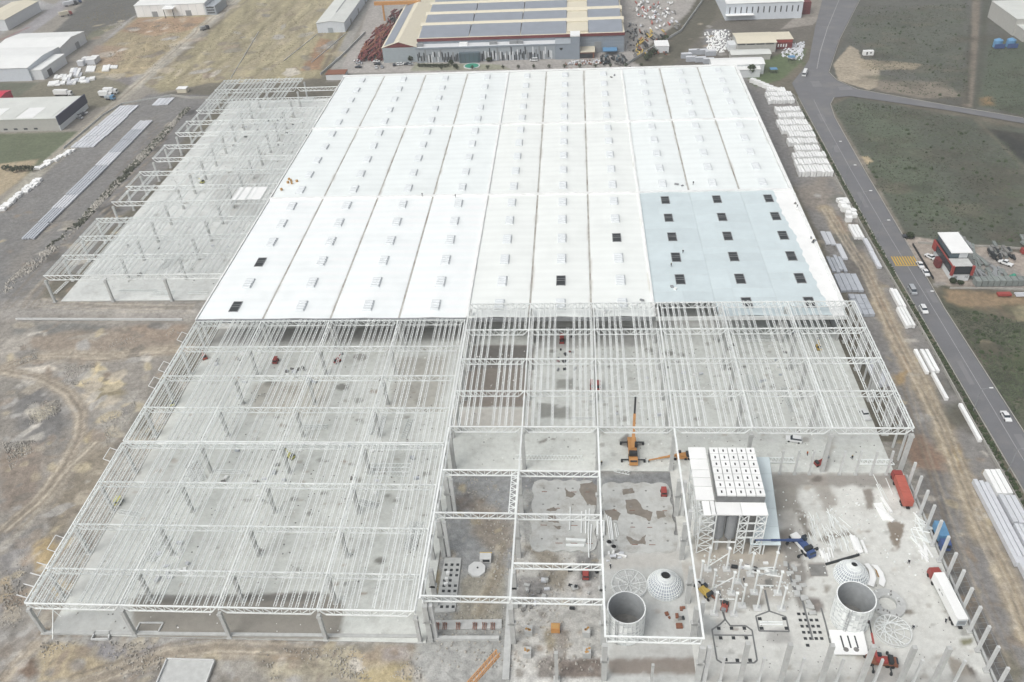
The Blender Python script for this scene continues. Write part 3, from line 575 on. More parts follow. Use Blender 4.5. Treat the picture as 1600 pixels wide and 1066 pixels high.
# ------------------------------------------------------------------ roofed hall
ZR = 12.0
XL = [0, 24, 48.2, 72.4, 96, 117.6, 138.8, 160.2, 181.4, 202.4, 223.2]
YR = [106.9, 196.6, 272.0, 346.5]
hall = thing('factory_hall', 'huge hall with white membrane roof divided into bays with rows of skylights', 'factory hall', (0, 0, 0))
def skylight_mesh():
    b = MB(); b.box(0, 0, -.15, 3.2, 6.4, .4)
    for k in range(4):
        y = -2.34+k*1.56; n = 5
        vs = []
        for s_ in (-1.45, 1.45):
            vs += [(s_, y+.72*math.cos(math.pi*i/n), .25+.42*math.sin(math.pi*i/n)) for i in range(n+1)]
        b.add(vs, [(i, i+1, n+2+i, n+1+i) for i in range(n)]+[tuple(range(n, -1, -1)), tuple(range(n+1, 2*n+2))])
    b.cur = 1  # grey slats and +X strip put the vaults' shading into colour
    for k in range(3): b.box(-.85, -1.56+k*1.56, .2, 1.3, .34, .14)
    b.box(1.62, 0, -.1, .3, 6.2, .36)
    return b.mesh('skylight', ['skyl', 'skyl_shade'])
mat('skyl', C(228, 233, 235, .86), .55, var=.04)
def dark_skylight_mesh():
    b = MB(); b.box(0, 0, -.15, 3.3, .18, .3)
    b.box(0, 3.1, -.15, 3.3, .2, .35); b.box(0, -3.1, -.15, 3.3, .2, .35); b.box(1.6, 0, -.15, .2, 6.3, .35); b.box(-1.6, 0, -.15, .2, 6.3, .35)
    b.box(0, 1.2, -.1, 3.1, .12, .25)
    b.cur = 1; b.box(0, 0, -.3, 3.1, 6.1, .38)
    return b.mesh('skylight', ['grey', 'dark'])
SKY, SKYD = skylight_mesh(), dark_skylight_mesh()
RISE = .4
WEDGE = GL([(1205, 290), (1210, 303), (1219, 326), (1232, 351), (1242, 366), (1252, 391), (1265, 421), (1282, 456), (1294, 478), (1300, 520), (1400, 520), (1260, 285)], 12.3)
def rz_(x, i):
    x0, x1 = XL[i], XL[i+1]; return ZR+RISE*(1-abs(x-(x0+x1)/2)/((x1-x0)/2))
def roof_bay(i, j):
    x0, x1, y0, y1 = XL[i], XL[i+1], YR[j], YR[j+1]; w = x1-x0; xm = (x0+x1)/2
    blue = (j == 0 and i >= 7); warm = 4 <= i < 7
    if not blue:
        xs = np.linspace(x0+.35, x1-.35, 25); ny = int((y1-y0)/1.0); ys = np.linspace(y0+.3, y1-.3, ny)
        zf = lambda X, Y: ZR+RISE*(1-np.abs(X-xm)/(w/2))
        def cf(X, Y):
            base = C(241, 247, 246, .9) if not warm else C(241, 245, 242, .9)
            if j == 0 and i < 4: base = C(246, 251, 251, .9)
            col = np.tile(np.array(base), (len(X), 1))
            col *= (1-.03*(np.floor(Y/2.5).astype(int) % 2))[:, None]
            sm = np.clip(fbm(X, Y, 11, 131+i+3*j, 5)*1.5-.25, 0, 1); col *= (1-.07*sm)[:, None]
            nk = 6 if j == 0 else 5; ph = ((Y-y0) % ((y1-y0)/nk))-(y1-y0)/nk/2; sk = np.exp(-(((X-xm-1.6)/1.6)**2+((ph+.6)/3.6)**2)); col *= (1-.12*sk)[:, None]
            d = np.minimum(X-x0, x1-X); n = fbm(X*1.0, Y*.35, 3.2, 51+i*2+j); a = np.clip(1-d/1.2, 0, 1)*np.clip(.05+n*1.0, 0, 1)*(1.0 if (warm or i == 7 or j > 0) else .5)
            col = col*(1-a[:, None])+np.array(C(158, 140, 118))[None]*a[:, None]
            return np.clip(col*(1+.015*fbm(X, Y, 9, 61))[:, None], .02, .85)
        o = link('roof_bay', grid_mesh('roof_bay', xs, ys, zf, cf, 'roofskin'), hall)
    else:
        if i == 7: y0 += 9.0
        o = link('roof_bay', None, hall); y = y0+.3; k = 0
        xa, xb = x0+(.35 if i == 7 else .02), x1-.02
        while y < y1-.5:
            d = min(R.choice([4.4, 5.6, 6.6]), y1-.3-y); yy0 = y-(R.uniform(0, 1.5) if (k == 0 and i == 7) else 0); zt = .012*((k+i) % 3); b = MB()
            xc = xa+(xb-xa)*R.choice([.33, .5, 1.0])
            for (p, q) in ((xa, xc), (xc+.03, xb)):
                if q-p < .5: continue
                b = MB(); cuts = [p]+([xm] if p < xm < q else [])+[q]
                vs = [(x, yv, rz_(x, i)+zt) for yv in (yy0, y+d-.03) for x in cuts]; n = len(cuts)
                b.add(vs, [(m_, m_+1, n+m_+1, n+m_) for m_ in range(n-1)]); b.build('roof_sheet', 'bluew', o)
            y += d; k += 1
    n = 6 if j == 0 else 5; p = (YR[j+1]-YR[j])/n
    for k in range(n):
        yy = YR[j]+p*(k+.5)
        if yy < y0+3: continue
        dk = blue or (i, j, k) in ((0, 0, 0), (0, 0, 2), (5, 0, 1), (6, 0, 3))
        link('skylight', SKYD if dk else SKY, o, (xm, yy, ZR+RISE-.05))
    return o
b = MB(); yv = YR[0]+.2; rowp = []
wb = sorted([(y, x) for x, y in WEDGE[1:9]])
while yv < YR[1]-.4:
    xb_ = float(np.interp(yv, [q[0] for q in wb], [q[1] for q in wb]))+.5*math.sin(yv*.9)*math.sin(yv*.31); rowp.append((yv, xb_)); yv += 1.1
for (ya, xa), (yb, xb) in zip(rowp[:-1], rowp[1:]):
    xm = (XL[9]+XL[10])/2; xe = XL[10]-.25
    for lo, hi in ((0, xm), (xm, xe)):
        pa, pb, qa, qb = max(xa, lo), hi, max(xb, lo), hi
        if pa < hi and qa < hi: b.add([(pa, ya, rz_(pa, 9)+.06), (pb, ya, rz_(pb, 9)+.06), (qb, yb, rz_(qb, 9)+.06), (qa, yb, rz_(qa, 9)+.06)], [(0, 1, 2, 3)])
b.build('membrane', 'white', hall)
for j in range(3):
    for i in range(10): roof_bay(i, j)
def hpart(name, mat_, f):
    b = MB(); f(b); return b.build(name, mat_, hall)
for i in range(1, 10):
    for j in range(3):
        y0, y1 = YR[j]+.3, YR[j+1]-.3
        if i in (4, 7): hpart('expansion_joint', 'cap', lambda b: (b.box(XL[i], (y0+y1)/2, ZR-.1, .75, y1-y0, .62), b.box(XL[i]-.75, (y0+y1)/2, ZR-.2, .28, y1-y0, .12)))
        elif not (j == 0 and i > 7): hpart('gutter', 'gutter', lambda b: b.box(XL[i], (y0+y1)/2, ZR-.25, .72, y1-y0, .2))
for j in range(1, 3):
    for i in range(10): hpart('ridge_curb', 'cap', lambda b: b.box((XL[i]+XL[i+1])/2, YR[j], ZR-.2, XL[i+1]-XL[i]-.02, .6, 1.15 if i < 7 or j > 1 else 1.1))
hpart('parapet', 'cap', lambda b: b.box(XL[-1]+.35, (YR[0]+YR[3])/2+3, ZR-1.6, 1.1, YR[3]-YR[0]-4, 2.5))
hpart('parapet', 'cap', lambda b: b.box(-.1, (YR[0]+YR[3])/2, ZR-.9, .5, YR[3]-YR[0], 1.25))
hpart('parapet', 'white', lambda b: b.box(111.6, YR[3]+.3, ZR-1.2, 224, .6, 2.3))
hpart('eave_beam', 'grey', lambda b: b.box(48, YR[0]-.1, ZR-1.2, 96, .5, 1.5)); hpart('eave_beam', 'grey', lambda b: b.box(128.2, YR[0]-.1, ZR-1.2, 64, .4, 1.4)); hpart('eave_beam', 'steel_d', lambda b: b.box(192, YR[0]-.1, ZR-1.2, 63, .4, 1.4))
hpart('side_wall', 'panel', lambda b: b.box(223.5, 229, -.5, .3, 232, 11.2)); hpart('side_wall', 'panel', lambda b: b.box(.2, 250, -.5, .3, 190, 11.6)); hpart('unseen_rear_wall', 'panel', lambda b: b.box(111.6, 346.6, -.5, 223, .3, 11.4))  # unseen walls added to stop side light and keep the inside dark
HC = MB().box(0, 0, 0, .8, .8, 11.0).mesh('column', 'conc')
for i in range(11):
    for k in range(4): link('column', HC, hall, (XL[i]+.45*(i == 0)-.5*(i == 10), 109.5+15*k, -.04))
# ------------------------------------------------------------------ steel frames
def truss_mesh(L, depth=2.0, inset=1.8, panels=9, ch=.30, web=.16):
    b = MB(); b.bar((0, 0, 0), (L, 0, 0), ch*1.2, ch)
    b.bar((inset, 0, -depth), (L-inset, 0, -depth), ch, ch)
    xs = [inset+(L-2*inset)*k/panels for k in range(panels+1)]
    b.bar((.2, 0, -.15), (inset, 0, -depth), ch*.8); b.bar((L-.2, 0, -.15), (L-inset, 0, -depth), ch*.8)
    for k in range(panels):
        a, c = xs[k], xs[k+1]
        if k % 1 == 0:
            if k < panels/2: b.bar((a, 0, 0), (c, 0, -depth), web, cap=False)
            else: b.bar((a, 0, -depth), (c, 0, 0), web, cap=False)
        b.bar((c, 0, 0), (c, 0, -depth), web*.8, cap=False)
    return b.mesh('main_truss', 'steel')
def purlin_mesh(L, w=.62, d=.75, n=10, ch=.12, web=.08):
    """three-chord lattice purlin along +Y"""
    b = MB()
    for x in (-w/2, w/2): b.bar((x, 0, 0), (x, L, 0), ch, ch)
    b.bar((0, .6, -d), (0, L-.6, -d), ch, ch)
    for k in range(n):
        y0, y1, ym = L*k/n, L*(k+1)/n, L*(k+.5)/n
        for x in (-w/2, w/2):
            b.bar((x, y0, 0), (0, ym, -d), web, n=3, cap=False); b.bar((0, ym, -d), (x, y1, 0), web, n=3, cap=False)
        b.bar((-w/2, y1, 0), (w/2, y1, 0), web, n=3, cap=False)
    return b.mesh('purlin_truss', 'steel')
def girder_mesh(L, depth=1.3, n=8):
    b = MB(); b.bar((0, 0, 0), (0, L, 0), .3, .25); b.bar((0, 0, -depth), (0, L, -depth), .25, .22)
    for k in range(n):
        a, c = L*k/n, L*(k+1)/n
        b.bar((0, a, 0 if k % 2 else -depth), (0, c, -depth if k % 2 else 0), .14, cap=False)
    return b.mesh('edge_girder', 'steel')
_cache = {}
def cached(f, *a):
    k = (f.__name__,)+tuple(round(v, 2) for v in a)
    if k not in _cache: _cache[k] = f(*a)
    return _cache[k]
def col_mesh(w, h): return MB().box(0, 0, 0, w, w, h).add([], []).box(0, 0, h-.9, w*1.35, w*1.2, .45).box(0, 0, -.6, w*1.5, w*1.5, .65).mesh('column', 'conc')
def offsets(w, n=5):
    o = []; e = 1.15
    for k in range(n): o += [w/2-2.1-(w/2-2.1-e)*k/(n-1), w/2+2.1+(w/2-2.1-e)*k/(n-1)]
    return sorted(o)
def frame(label, Xs, Ys, z, want=lambda i, j: True, cw=.85, want_truss=lambda i, j: True, girders=(), n=5, depth=2.0, drop=2.0, skipcol=(), extend=0):
    t = thing('steel_roof_frame', label, 'steel frame', (Xs[0], Ys[0], 0), group='white steel roof frames still without cladding')
    def P(x, y, zz): return (x-Xs[0], y-Ys[0], zz)
    for j, y in enumerate(Ys):
        for i in range(len(Xs)):
            if (i, j) not in skipcol: link('column', cached(col_mesh, cw, z-drop-.15), t, P(Xs[i], y, 0))
        for i in range(len(Xs)-1):
            if want_truss(i, j): link('main_truss', cached(truss_mesh, Xs[i+1]-Xs[i]-.1, depth), t, P(Xs[i]+.05, y, z))
    for j in range(len(Ys)-1):
        L = Ys[j+1]-Ys[j]
        for i in range(len(Xs)-1):
            r = want(i, j)
            if not r: continue
            w = Xs[i+1]-Xs[i]
            for k, o in enumerate(offsets(w, n)):
                if R.random() > (.975 if r is True else r): continue
                o = o+R.uniform(-.13, .13)
                zz = z+.28+.55*(1-abs(o-w/2)/(w/2))
                link('purlin_truss', cached(purlin_mesh, L-.1), t, P(Xs[i]+o, Ys[j]+.05, zz))
        for g in girders: link('edge_girder', cached(girder_mesh, L-.06), t, P(Xs[g], Ys[j]+.03, z+.1))
    return t
LX = [0.3, 24, 48.2, 72.4, 95.6]
LYa = [-9.3, .9, 15.1, 30.2, 45.5]; LYb = [46.3, 61.1, 76.2, 91.4, 106.0]
fA = frame('white steel roof frame over the grey floor nearest the yellow dirt track', LX, LYa, ZR, girders=(0, 1, 2, 3, 4), n=6)
fB = frame('white steel roof frame between the white roof edge and the double truss line', LX, LYb, ZR, n=6, girders=(0, 1, 2, 3, 4), skipcol=((0, 0), (1, 0), (2, 0), (3, 0), (4, 0)))
TX = [97.4, 118.2, 139.5, 160.8, 182, 203.6, 225.2]; TY = [48.0, 63.4, 78.6, 93.8, 108.6]; ZT = 16.8
fC = frame('tall white steel roof frame in front of the pale blue roof sheets', TX, TY, ZT, girders=(0, 1, 2, 3, 4, 5, 6), cw=1.0, n=5, depth=2.1, drop=2.1)
UX = [-72.4, -48.3, -24.3, -.8]; UY = [136.9+15*k for k in range(15)]
def wantU(i, j):
    if j <= 2: return True
    if j == 13: return i < 2
    if j in (11, 12): return True if i == 0 else (.7 if i == 1 else False)
    if i == 0: return .35 if j in (3, 4, 9, 10) else .12
    return .93 if i == 2 else .85
fD = frame('white steel roof frame beside the long grey slab stacks, mostly without purlins', UX, UY, ZR, want=wantU, want_truss=lambda i, j: not (j == 14 and i == 2), n=5)
# white roof sheet already laid on the far frame
b = MB(); x0, y0 = G(362, 312, 12.5); x1, y1 = G(418, 293, 12.5); b.box((x0+x1)/2, (y0+y1)/2, 12.5, 13, 12, .12); b.build('roof_sheet', 'white', fD, (72.4, -136.9, 0))
# brackets leaning out along the left edge of the front frame
for k in range(13):
    y = -2+k*8.0
    b = MB(); b.bar((0, 0, 0), (-1.7, 0, 1.0), .16); b.bar((-1.7, 0, 1.0), (-1.7, 4.5, 1.0), .16); b.bar((0, 4.5, 0), (-1.7, 4.5, 1.0), .16)
    if k in (1, 5, 9, 10, 12): b.build('eave_bracket', 'cap', fA if y < 40 else fB, (-.2, (y-LYa[0]) if y < 40 else (y-LYb[0]), 12.1))
for k in range(4):
    b = MB(); b.bar((0, 0, 0), (-2.4, 0, 1.2), .2); b.build('eave_bracket', 'cap', fA, (0, 1.5+3.2*k, 12))
# diagonal braces, first bay
b = MB()
for k in range(3): b.bar((.4, 3+3*k, 12), (6.5, .5+3*k, 6), .16)
b.build('brace', 'steel', fA)
b = MB(); b.bar((5, 3, 10.5), (3.4, -2, .2), .22); b.build('brace', 'steel', fA); b = MB(); b.bar((4, 4, 11), (.5, .5, 6), .18); b.build('brace', 'steel', fA)
# facade posts on the tall frame
PM = MB().box(0, 0, 0, .5, .5, 15.8).mesh('facade_post', 'conc_l')
for k in range(12):
    o = link('facade_post', PM, fC, (TX[-1]+.9-TX[0], 5.1*k+4.6, -.2))
# ------------------------------------------------------------------ open portal over the pits
pt = thing('portal_frame', 'open white truss portal over the pits left of the orange mobile crane', 'steel frame', (97.4, -9, 0))
def PP(x, y, z): return (x-97.4, y+9, z)
for (xa, xb, y) in ((97.4, 118.2, 31.2), (118.2, 139.5, 31.0), (97.4, 118.2, 16.4), (118.2, 139.5, 16.2), (118.2, 139.5, 1.1), (97.4, 118.2, -8.4), (118.2, 139.5, -8.5)):
    link('main_truss', cached(truss_mesh, xb-xa-.1, 2.0, .3, 9), pt, PP(xa+.05, y, ZT))
link('main_truss', cached(truss_mesh, 20.9, 2.0, .3, 9), pt, PP(139.5, -17.8, ZT))
for x, y0, y1, lat in ((97.4, -9.3, 47.6, 1), (118.2, -9.3, 47.6, 2), (139.5, -18, 47.6, 0), (160.6, -18, 47.6, 0)):
    b = MB(); b.bar((0, 0, 0), (0, y1-y0, 0), .45, .4)
    b.build('crane_beam', 'steel', pt, PP(x, y0, ZT))
    if lat == 1:
        n = 20; b = MB(); b.bar((0, 0, -1.6), (0, y1-y0, -1.6), .25)
        for k in range(n): b.bar((0, (y1-y0)*k/n, -1.6 if k % 2 else 0), (0, (y1-y0)*(k+1)/n, 0 if k % 2 else -1.6), .18, cap=False)
        b.build('lattice_girder', 'steel', pt, PP(x+.5, y0, ZT))
b = MB(); n = 7
for s_ in (0, 1.6): b.bar((-s_, 0, 0), (-s_, 14.4, 0), .22)
for k in range(n): b.bar((0, 14.4*k/n, 0), (-1.6, 14.4*(k+.5)/n, 0), .15, cap=False); b.bar((-1.6, 14.4*(k+.5)/n, 0), (0, 14.4*(k+1)/n, 0), .15, cap=False); b.bar((0, 14.4*k/n, 0), (-1.6, 14.4*k/n, 0), .15, cap=False)
b.build('wind_brace', 'steel', pt, PP(117.9, 16.5, ZT-.3))
TC = MB().box(0, 0, 0, 1.15, 1.0, ZT-2.2).box(0, 0, 8.2, 1.9, 1.0, .8).mesh('column', 'conc')
for x, ylist in ((98.2, (-9, 1, 16.3, 31)), (118.2, (-9, 1, 16.3, 31)), (139.5, (-18, -8.6, 1, 16.3, 31)), (160.6, (-18, -8, 3, 16.3, 31))):
    for y in ylist: link('column', TC, pt, PP(x, y, -.8))
for x, y in ((99.6, 31), (99.6, 16.3), (99.4, -8.4), (162.2, 31), (162.4, 21), (162.3, -6), (162.2, -17.5)):
    link('column', MB().box(0, 0, 0, .9, .9, 13.6).mesh('column', 'conc_l'), pt, PP(x, y, -.3))
mat('dark2', C(122, 124, 124), .9, var=.2)
# ------------------------------------------------------------------ loose columns and posts
ORD = ['first', 'second', 'third', 'fourth', 'fifth', 'sixth', 'seventh', 'eighth', 'ninth', 'tenth', 'eleventh', 'twelfth', 'thirteenth', 'fourteenth', 'fifteenth']
def column(x, y, h, w, label, group, m_='conc_l', name='concrete_column', z=0):
    t = thing(name, label, 'column', (x, y, z), group=group)
    MB().box(0, 0, .35, w, w, h-.35).build('shaft', m_, t)
    MB().box(0, 0, -.3, w*1.9, w*1.9, .65).build('footing', 'conc', t)
    return t
for k in range(13):
    column(225.4, 42.0-5.05*k, 9.7, .62, '%s short concrete column from the red lorry in the row beside the trench' % ORD[k], 'short columns beside the trench')
for k, px in enumerate((1217.5, 1241, 1264, 1311, 1336, 1360, 1384)):
    x, y = G(px, 741); column(x, 46.6, 9.4, .5, '%s slim column from the white filter house in the row before the tall frame' % ORD[k], 'slim columns before the tall frame')
for k, x in enumerate((169.9, 178.8, 187.5, 196, 204.4, 211.5)):
    column(x, -18.6, 16.7, .95, '%s tall grey column from the pits along the near edge of the concrete yard' % ORD[k], 'tall columns along the near edge', 'conc')
for k, x in enumerate((165.7, 174.3, 182.9, 191.3, 199.6, 208, 216.9)):
    column(x, -17.9+.1*k, 10, .5, '%s thin pale column from the pits, standing between the tall grey ones' % ORD[k], 'thin columns along the near edge')
POSTS = [((1115.6, 958.8), 0), ((1146, 960), 0), ((1159, 947), 0), ((1178, 926), 0), ((1183, 951), 0), ((1215, 927), 0), ((1220.6, 952), 0), ((1094, 910), 0), ((1135, 890), 0), ((1105.6, 890), 0), ((1152, 909), 0), ((1172, 898), 0), ((1208, 897), 0), ((1113, 924), 0), ((1142.5, 927.5), 0)]
POSTS.sort(key=lambda p: (p[0][1], p[0][0]))
bases = []
for k, (p, _) in enumerate(POSTS):
    x, y = G(*p); bases.append((x, y))
    t = thing('steel_post', '%s white steel post on a base plate, counting from the filter house toward the viewer' % ORD[k], 'post', (x, y, 0), group='white posts before the filter house')
    MB().cyl(0, 0, .3, 8.5, .26, n=8).box(0, 0, 8.4, .75, .75, .18).build('shaft', 'steel', t); MB().box(0, 0, -.05, 1.9, 1.7, .38).build('footing', 'conc_l', t)
br = thing('steel_brace', 'white diagonal pipes tying the steel posts before the filter house', 'brace', (170, 10, 0))
for a, b_ in ((0, 1), (3, 8), (6, 9), (2, 7), (4, 10), (5, 11)):
    (x0, y0), (x1, y1) = bases[a], bases[b_]
    if math.hypot(x1-x0, y1-y0) < 11: MB().bar((x0-170, y0-10, 1.2), (x1-170, y1-10, 6.6), .22).build('pipe', 'steel', br)
for (a, c) in (((1160, 890), (1215, 895)), ((1165, 893), (1212, 890)), ((1123, 940), (1131, 940)), ((1137, 940), (1147, 940)), ((1180, 918), (1208, 919)), ((1120, 912), (1140, 912))):
    (x0, y0), (x1, y1) = G(*a), G(*c); MB().bar((x0-170, y0-10, .9), (x1-170, y1-10, .9), .25).build('pipe', 'steel', br)
# ------------------------------------------------------------------ silos
mat('steel_d2', C(208, 213, 213), .55, var=.1, scale=.6)
def silo(x, y, r, h, label):
    t = thing('silo_shell', label, 'silo', (x, y, 0)); n = 56
    b = MB(); rings = 14
    for k in range(rings):
        z0, z1, zm = h*k/rings, h*(k+1)/rings, h*(k+.5)/rings
        for (za, ra), (zb, rb) in (((z0, r), (zm, r+.09)), ((zm, r+.09), (z1, r))): b.cyl(0, 0, za, zb, ra, rb, n, False)
    rr_ = random.Random(int(x)); b.mi = [rr_.choice([0, 0, 1]) if (q // 2) % 1 == 0 else 0 for q in range(len(b.mi))]
    for q in range(0, len(b.mi)-1, 2): b.mi[q+1] = b.mi[q]
    b.build('wall', ['steel', 'steel_d2'], t)
    b = MB()
    for dx in (-.3, .3): b.bar((r+.35, dx, .1), (r+.35, dx, h+.5), .08)
    for q in range(20): b.bar((r+.35, -.3, .3+q*h/20), (r+.35, .3, .3+q*h/20), .06)
    b.build('ladder', 'grey', t, (0, 0, 0), -2.1)
    b = MB(); b.cyl(0, 0, h, 0, r-.06, r-.06, n, False); b.build('inner_wall', 'silo_in', t)
    b = MB()
    for k in range(n):
        a = 2*math.pi*k/n
        if k % 2 == 0: b.bar(((r+.1)*math.cos(a), (r+.1)*math.sin(a), .1), ((r+.1)*math.cos(a), (r+.1)*math.sin(a), h), .12, cap=False)
    b.build('stiffener', 'steel', t)
    b = MB(); nn = n
    vs = [((r+.14)*math.cos(2*math.pi*i/nn), (r+.14)*math.sin(2*math.pi*i/nn), h+.05) for i in range(nn)]+[((r-.12)*math.cos(2*math.pi*i/nn), (r-.12)*math.sin(2*math.pi*i/nn), h+.05) for i in range(nn)]
    b.add(vs, [(i, (i+1) % nn, nn+(i+1) % nn, nn+i) for i in range(nn)]); b.build('rim', 'steel', t)
    MB().cyl(0, 0, .05, .25, r-.1, n=n).build('floor', 'conc_d', t)
    return t
mat('silo_in', C(176, 180, 182), .5, var=.12, scale=.8)
silo(145.0, -5.0, 4.35, 9.0, 'open topped steel silo shell behind the near portal truss')
silo(198.6, -.9, 4.3, 9.0, 'open topped steel silo shell beside the white slotted plate')
mat('conepanel', C(166, 174, 184), .5, var=.12, scale=1.0)
def cone(x, y, r, rt, h, label):
    t = thing('silo_cone', label, 'silo roof', (x, y, .15)); n = 36; b = MB()
    mid = [(r, 0), (r*.985, h*.16), (r*.9, h*.34), (r*.72, h*.58), (r*.5, h*.8), (rt*1.25, h*.97), (rt, h)]
    for (ra, za), (rb, zb) in zip(mid[:-1], mid[1:]): b.cyl(0, 0, za, zb, ra, rb, n, False)
    b.build('sheet', 'conepanel', t)
    b = MB()
    for k in range(n):
        a = 2*math.pi*k/n; c, s_ = math.cos(a), math.sin(a)
        for (ra, za), (rb, zb) in zip(mid[:-2], mid[1:-1]): b.bar((ra*c, ra*s_, za+.06), (rb*c, rb*s_, zb+.06), .16, cap=False)
    for j in range(9):
        f = j/8*(len(mid)-2); i = min(int(f), len(mid)-3); u = f-i; rr = mid[i][0]*(1-u)+mid[i+1][0]*u; zz = mid[i][1]*(1-u)+mid[i+1][1]*u
        for k in range(n):
            a0, a1 = 2*math.pi*k/n, 2*math.pi*(k+1)/n
            b.bar((rr*math.cos(a0), rr*math.sin(a0), zz+.06), (rr*math.cos(a1), rr*math.sin(a1), zz+.06), .15, cap=False)
    b.build('rib', 'steel', t)
    b = MB(); b.cyl(0, 0, h-.25, h+.3, rt*1.12, rt*1.05, 24, False); b.build('collar', 'steel', t)
    MB().cyl(0, 0, h-.15, h-.05, rt*1.02, n=24).build('opening', 'black', t)
cone(155.5, 7.6, 4.5, 1.1, 4.3, 'ribbed conical silo roof standing behind the near silo shell')
cone(202.2, 11.6, 4.2, .72, 4.6, 'ribbed conical silo roof next to the two curved white sheets')
def wheel(x, y, r, label, z, dense=True):
    t = thing('silo_base_frame', label, 'round frame', (x, y, z)); b = MB(); n = 32
    for rr, zz in ((r, 0), (r, .8), (r*.62, .4)):
        b = MB()
        for k in range(n):
            a0, a1 = 2*math.pi*k/n, 2*math.pi*(k+1)/n; b.bar((rr*math.cos(a0), rr*math.sin(a0), zz), (rr*math.cos(a1), rr*math.sin(a1), zz), .17, cap=False)
        b.build('ring', 'steel_d', t)
    for k in range(8):
        a = math.pi*k/4+.2; MB().bar((.3*math.cos(a), .3*math.sin(a), .5), (r*math.cos(a), r*math.sin(a), .5), .2).build('spoke', 'steel_d', t)
    if dense:
        b = MB(); rr_ = random.Random(4)
        for k in range(70):
            a = rr_.uniform(0, 6.28); q = rr_.uniform(.2, .9)*r; l = rr_.uniform(.5, 1.6); d = a+rr_.choice([0, 1.57])
            b.bar((q*math.cos(a), q*math.sin(a), .45), (q*math.cos(a)+l*math.cos(d), q*math.sin(a)+l*math.sin(d), .45), .14, cap=False)
        tag(b.build('infill', 'steel_d', t), kind='stuff'); MB().cyl(0, 0, 0, .25, r*.98, n=n).build('base_plate', 'conc', t)
    return t
wheel(146.6, 7.6, 4.4, 'round spoked floor frame lying behind the near silo shell', .1)
wf = wheel(207.7, -4.2, 4.1, 'round cage of white pipes lying near the white slotted plate', .3, False)
for k in range(9):
    a = k*.36; MB().bar((4*math.cos(a), 4*math.sin(a), .7), (4*math.cos(a+2.2), 4*math.sin(a+2.2), .9), .16).build('pipe', 'steel', wf)
t = thing('concrete_ring', 'heavy grey ring with an open centre beside the far silo shell', 'ring', (208.7, 3.4, 0)); n = 40; b = MB()
for (ra, za), (rb, zb) in zip([(4.1, 0), (4.1, 1.0), (2.1, 1.0), (2.1, 0)], [(4.1, 1.0), (2.1, 1.0), (2.1, 0), (4.1, 0)]): b.cyl(0, 0, za, zb, ra, rb, n, False)
b.build('body', 'conc', t)
for k in range(14):
    a = R.uniform(0, 6.28); q = R.uniform(2.5, 3.8); MB().box(q*math.cos(a), q*math.sin(a), 1.0, .5, .3, .15, a).build('lug', R.choice(['conc_d', 'steel_d']), t)
for k, pl in enumerate(([(1350, 881), (1357, 880), (1366, 892), (1369.5, 904), (1365, 917), (1354, 913), (1359, 902), (1357, 890)], [(1361.5, 882), (1371, 883), (1380, 895), (1384, 908), (1381, 917), (1373, 912), (1374.5, 902), (1370, 891)])):
    q = GL(pl, .8); cx, cy = q[0]; t = thing('curved_sheet', ('curved white silo sheet lying closest to the ribbed cone', 'curved white silo sheet lying farther from the ribbed cone')[k], 'sheet', (cx, cy, 0), group='curved white sheets')
    MB().prism([(a-cx, b_-cy) for a, b_ in q], .7, .82).build('sheet', 'white', t); MB().box(1, -2, 0, .3, 2.5, .68).build('bearer', 'wood', t)
q = GL([(1295, 984), (1349, 985), (1357, 1023), (1304, 1022)], 1.2); cx, cy = q[3]
t = thing('slotted_plate', 'white flat plate with three slots and two round openings', 'plate', (cx, cy, 0)); MB().prism([(a-cx, b_-cy) for a, b_ in q], .9, 1.2).build('plate', 'white', t)
for px in (1316, 1327, 1338):
    x, y = G(px, 1003, 1.2); MB().box(x-cx, y-cy, 1.2, .35, 3.2, .02).build('slot', 'dark', t)
for px in (1322, 1338):
    x, y = G(px, 1015, 1.2); MB().cyl(x-cx, y-cy, 1.2, 1.23, .6, n=20).build('hole', 'conc_d', t)
for dx, dy in ((.4, .4), (7, .4), (.4, 5), (7, 5)): MB().box(dx, dy, 0, .4, .4, .9).build('leg', 'steel_d', t)
# ------------------------------------------------------------------ filter house
fh = thing('filter_house', 'white filter plant with a grid of thirty five square modules on lattice legs', 'filter plant', (164, 18, 0))
def FP(x, y, z=0): return (x-164, y-18, z)
mw, md = 12.0/5, 17.0/7
MB().box(10.8, 12.5, 15.4, 11.9, 16.9, 2.2).build('gap_fill', 'dark2', fh)  # dark block added under the modules so the gaps between them look dark
MOD = MB().box(0, 0, 0, mw-.2, md-.2, 2.6).mesh('filter_module', 'white'); HAT = MB().box(0, 0, 0, .34, .75, .1).mesh('hatch', 'black')
for i in range(5):
    for j in range(7):
        o = link('filter_module', MOD, fh, FP(168.8+mw*(i+.5), 22.0+md*(j+.5), 15.5)); link('hatch', HAT, o, (0, -.1, 2.6))
for (x0, x1, y0, y1, z, m_) in ((168.4, 174.6, 17.9, 22, 15.2, 'cream2'), (174.7, 181, 17.9, 22, 15.2, 'white'), (165.2, 167, 17.9, 22.5, 15.0, 'white'), (167.2, 168.2, 17.9, 22.5, 15.1, 'white')):
    MB().box(FP((x0+x1)/2, 0)[0], FP(0, (y0+y1)/2)[1], z, x1-x0, y1-y0, .3).build('roof_slab', 'white', fh)
for k, (y0, y1) in enumerate(((22.6, 27.2), (27.3, 30.2), (30.3, 33), (33.1, 37), (37.1, 41.5))):
    MB().box(FP(166.1, 0)[0], FP(0, (y0+y1)/2)[1], 15.3, 4.6, y1-y0-.08, .3).build('roof_slab', 'white', fh)
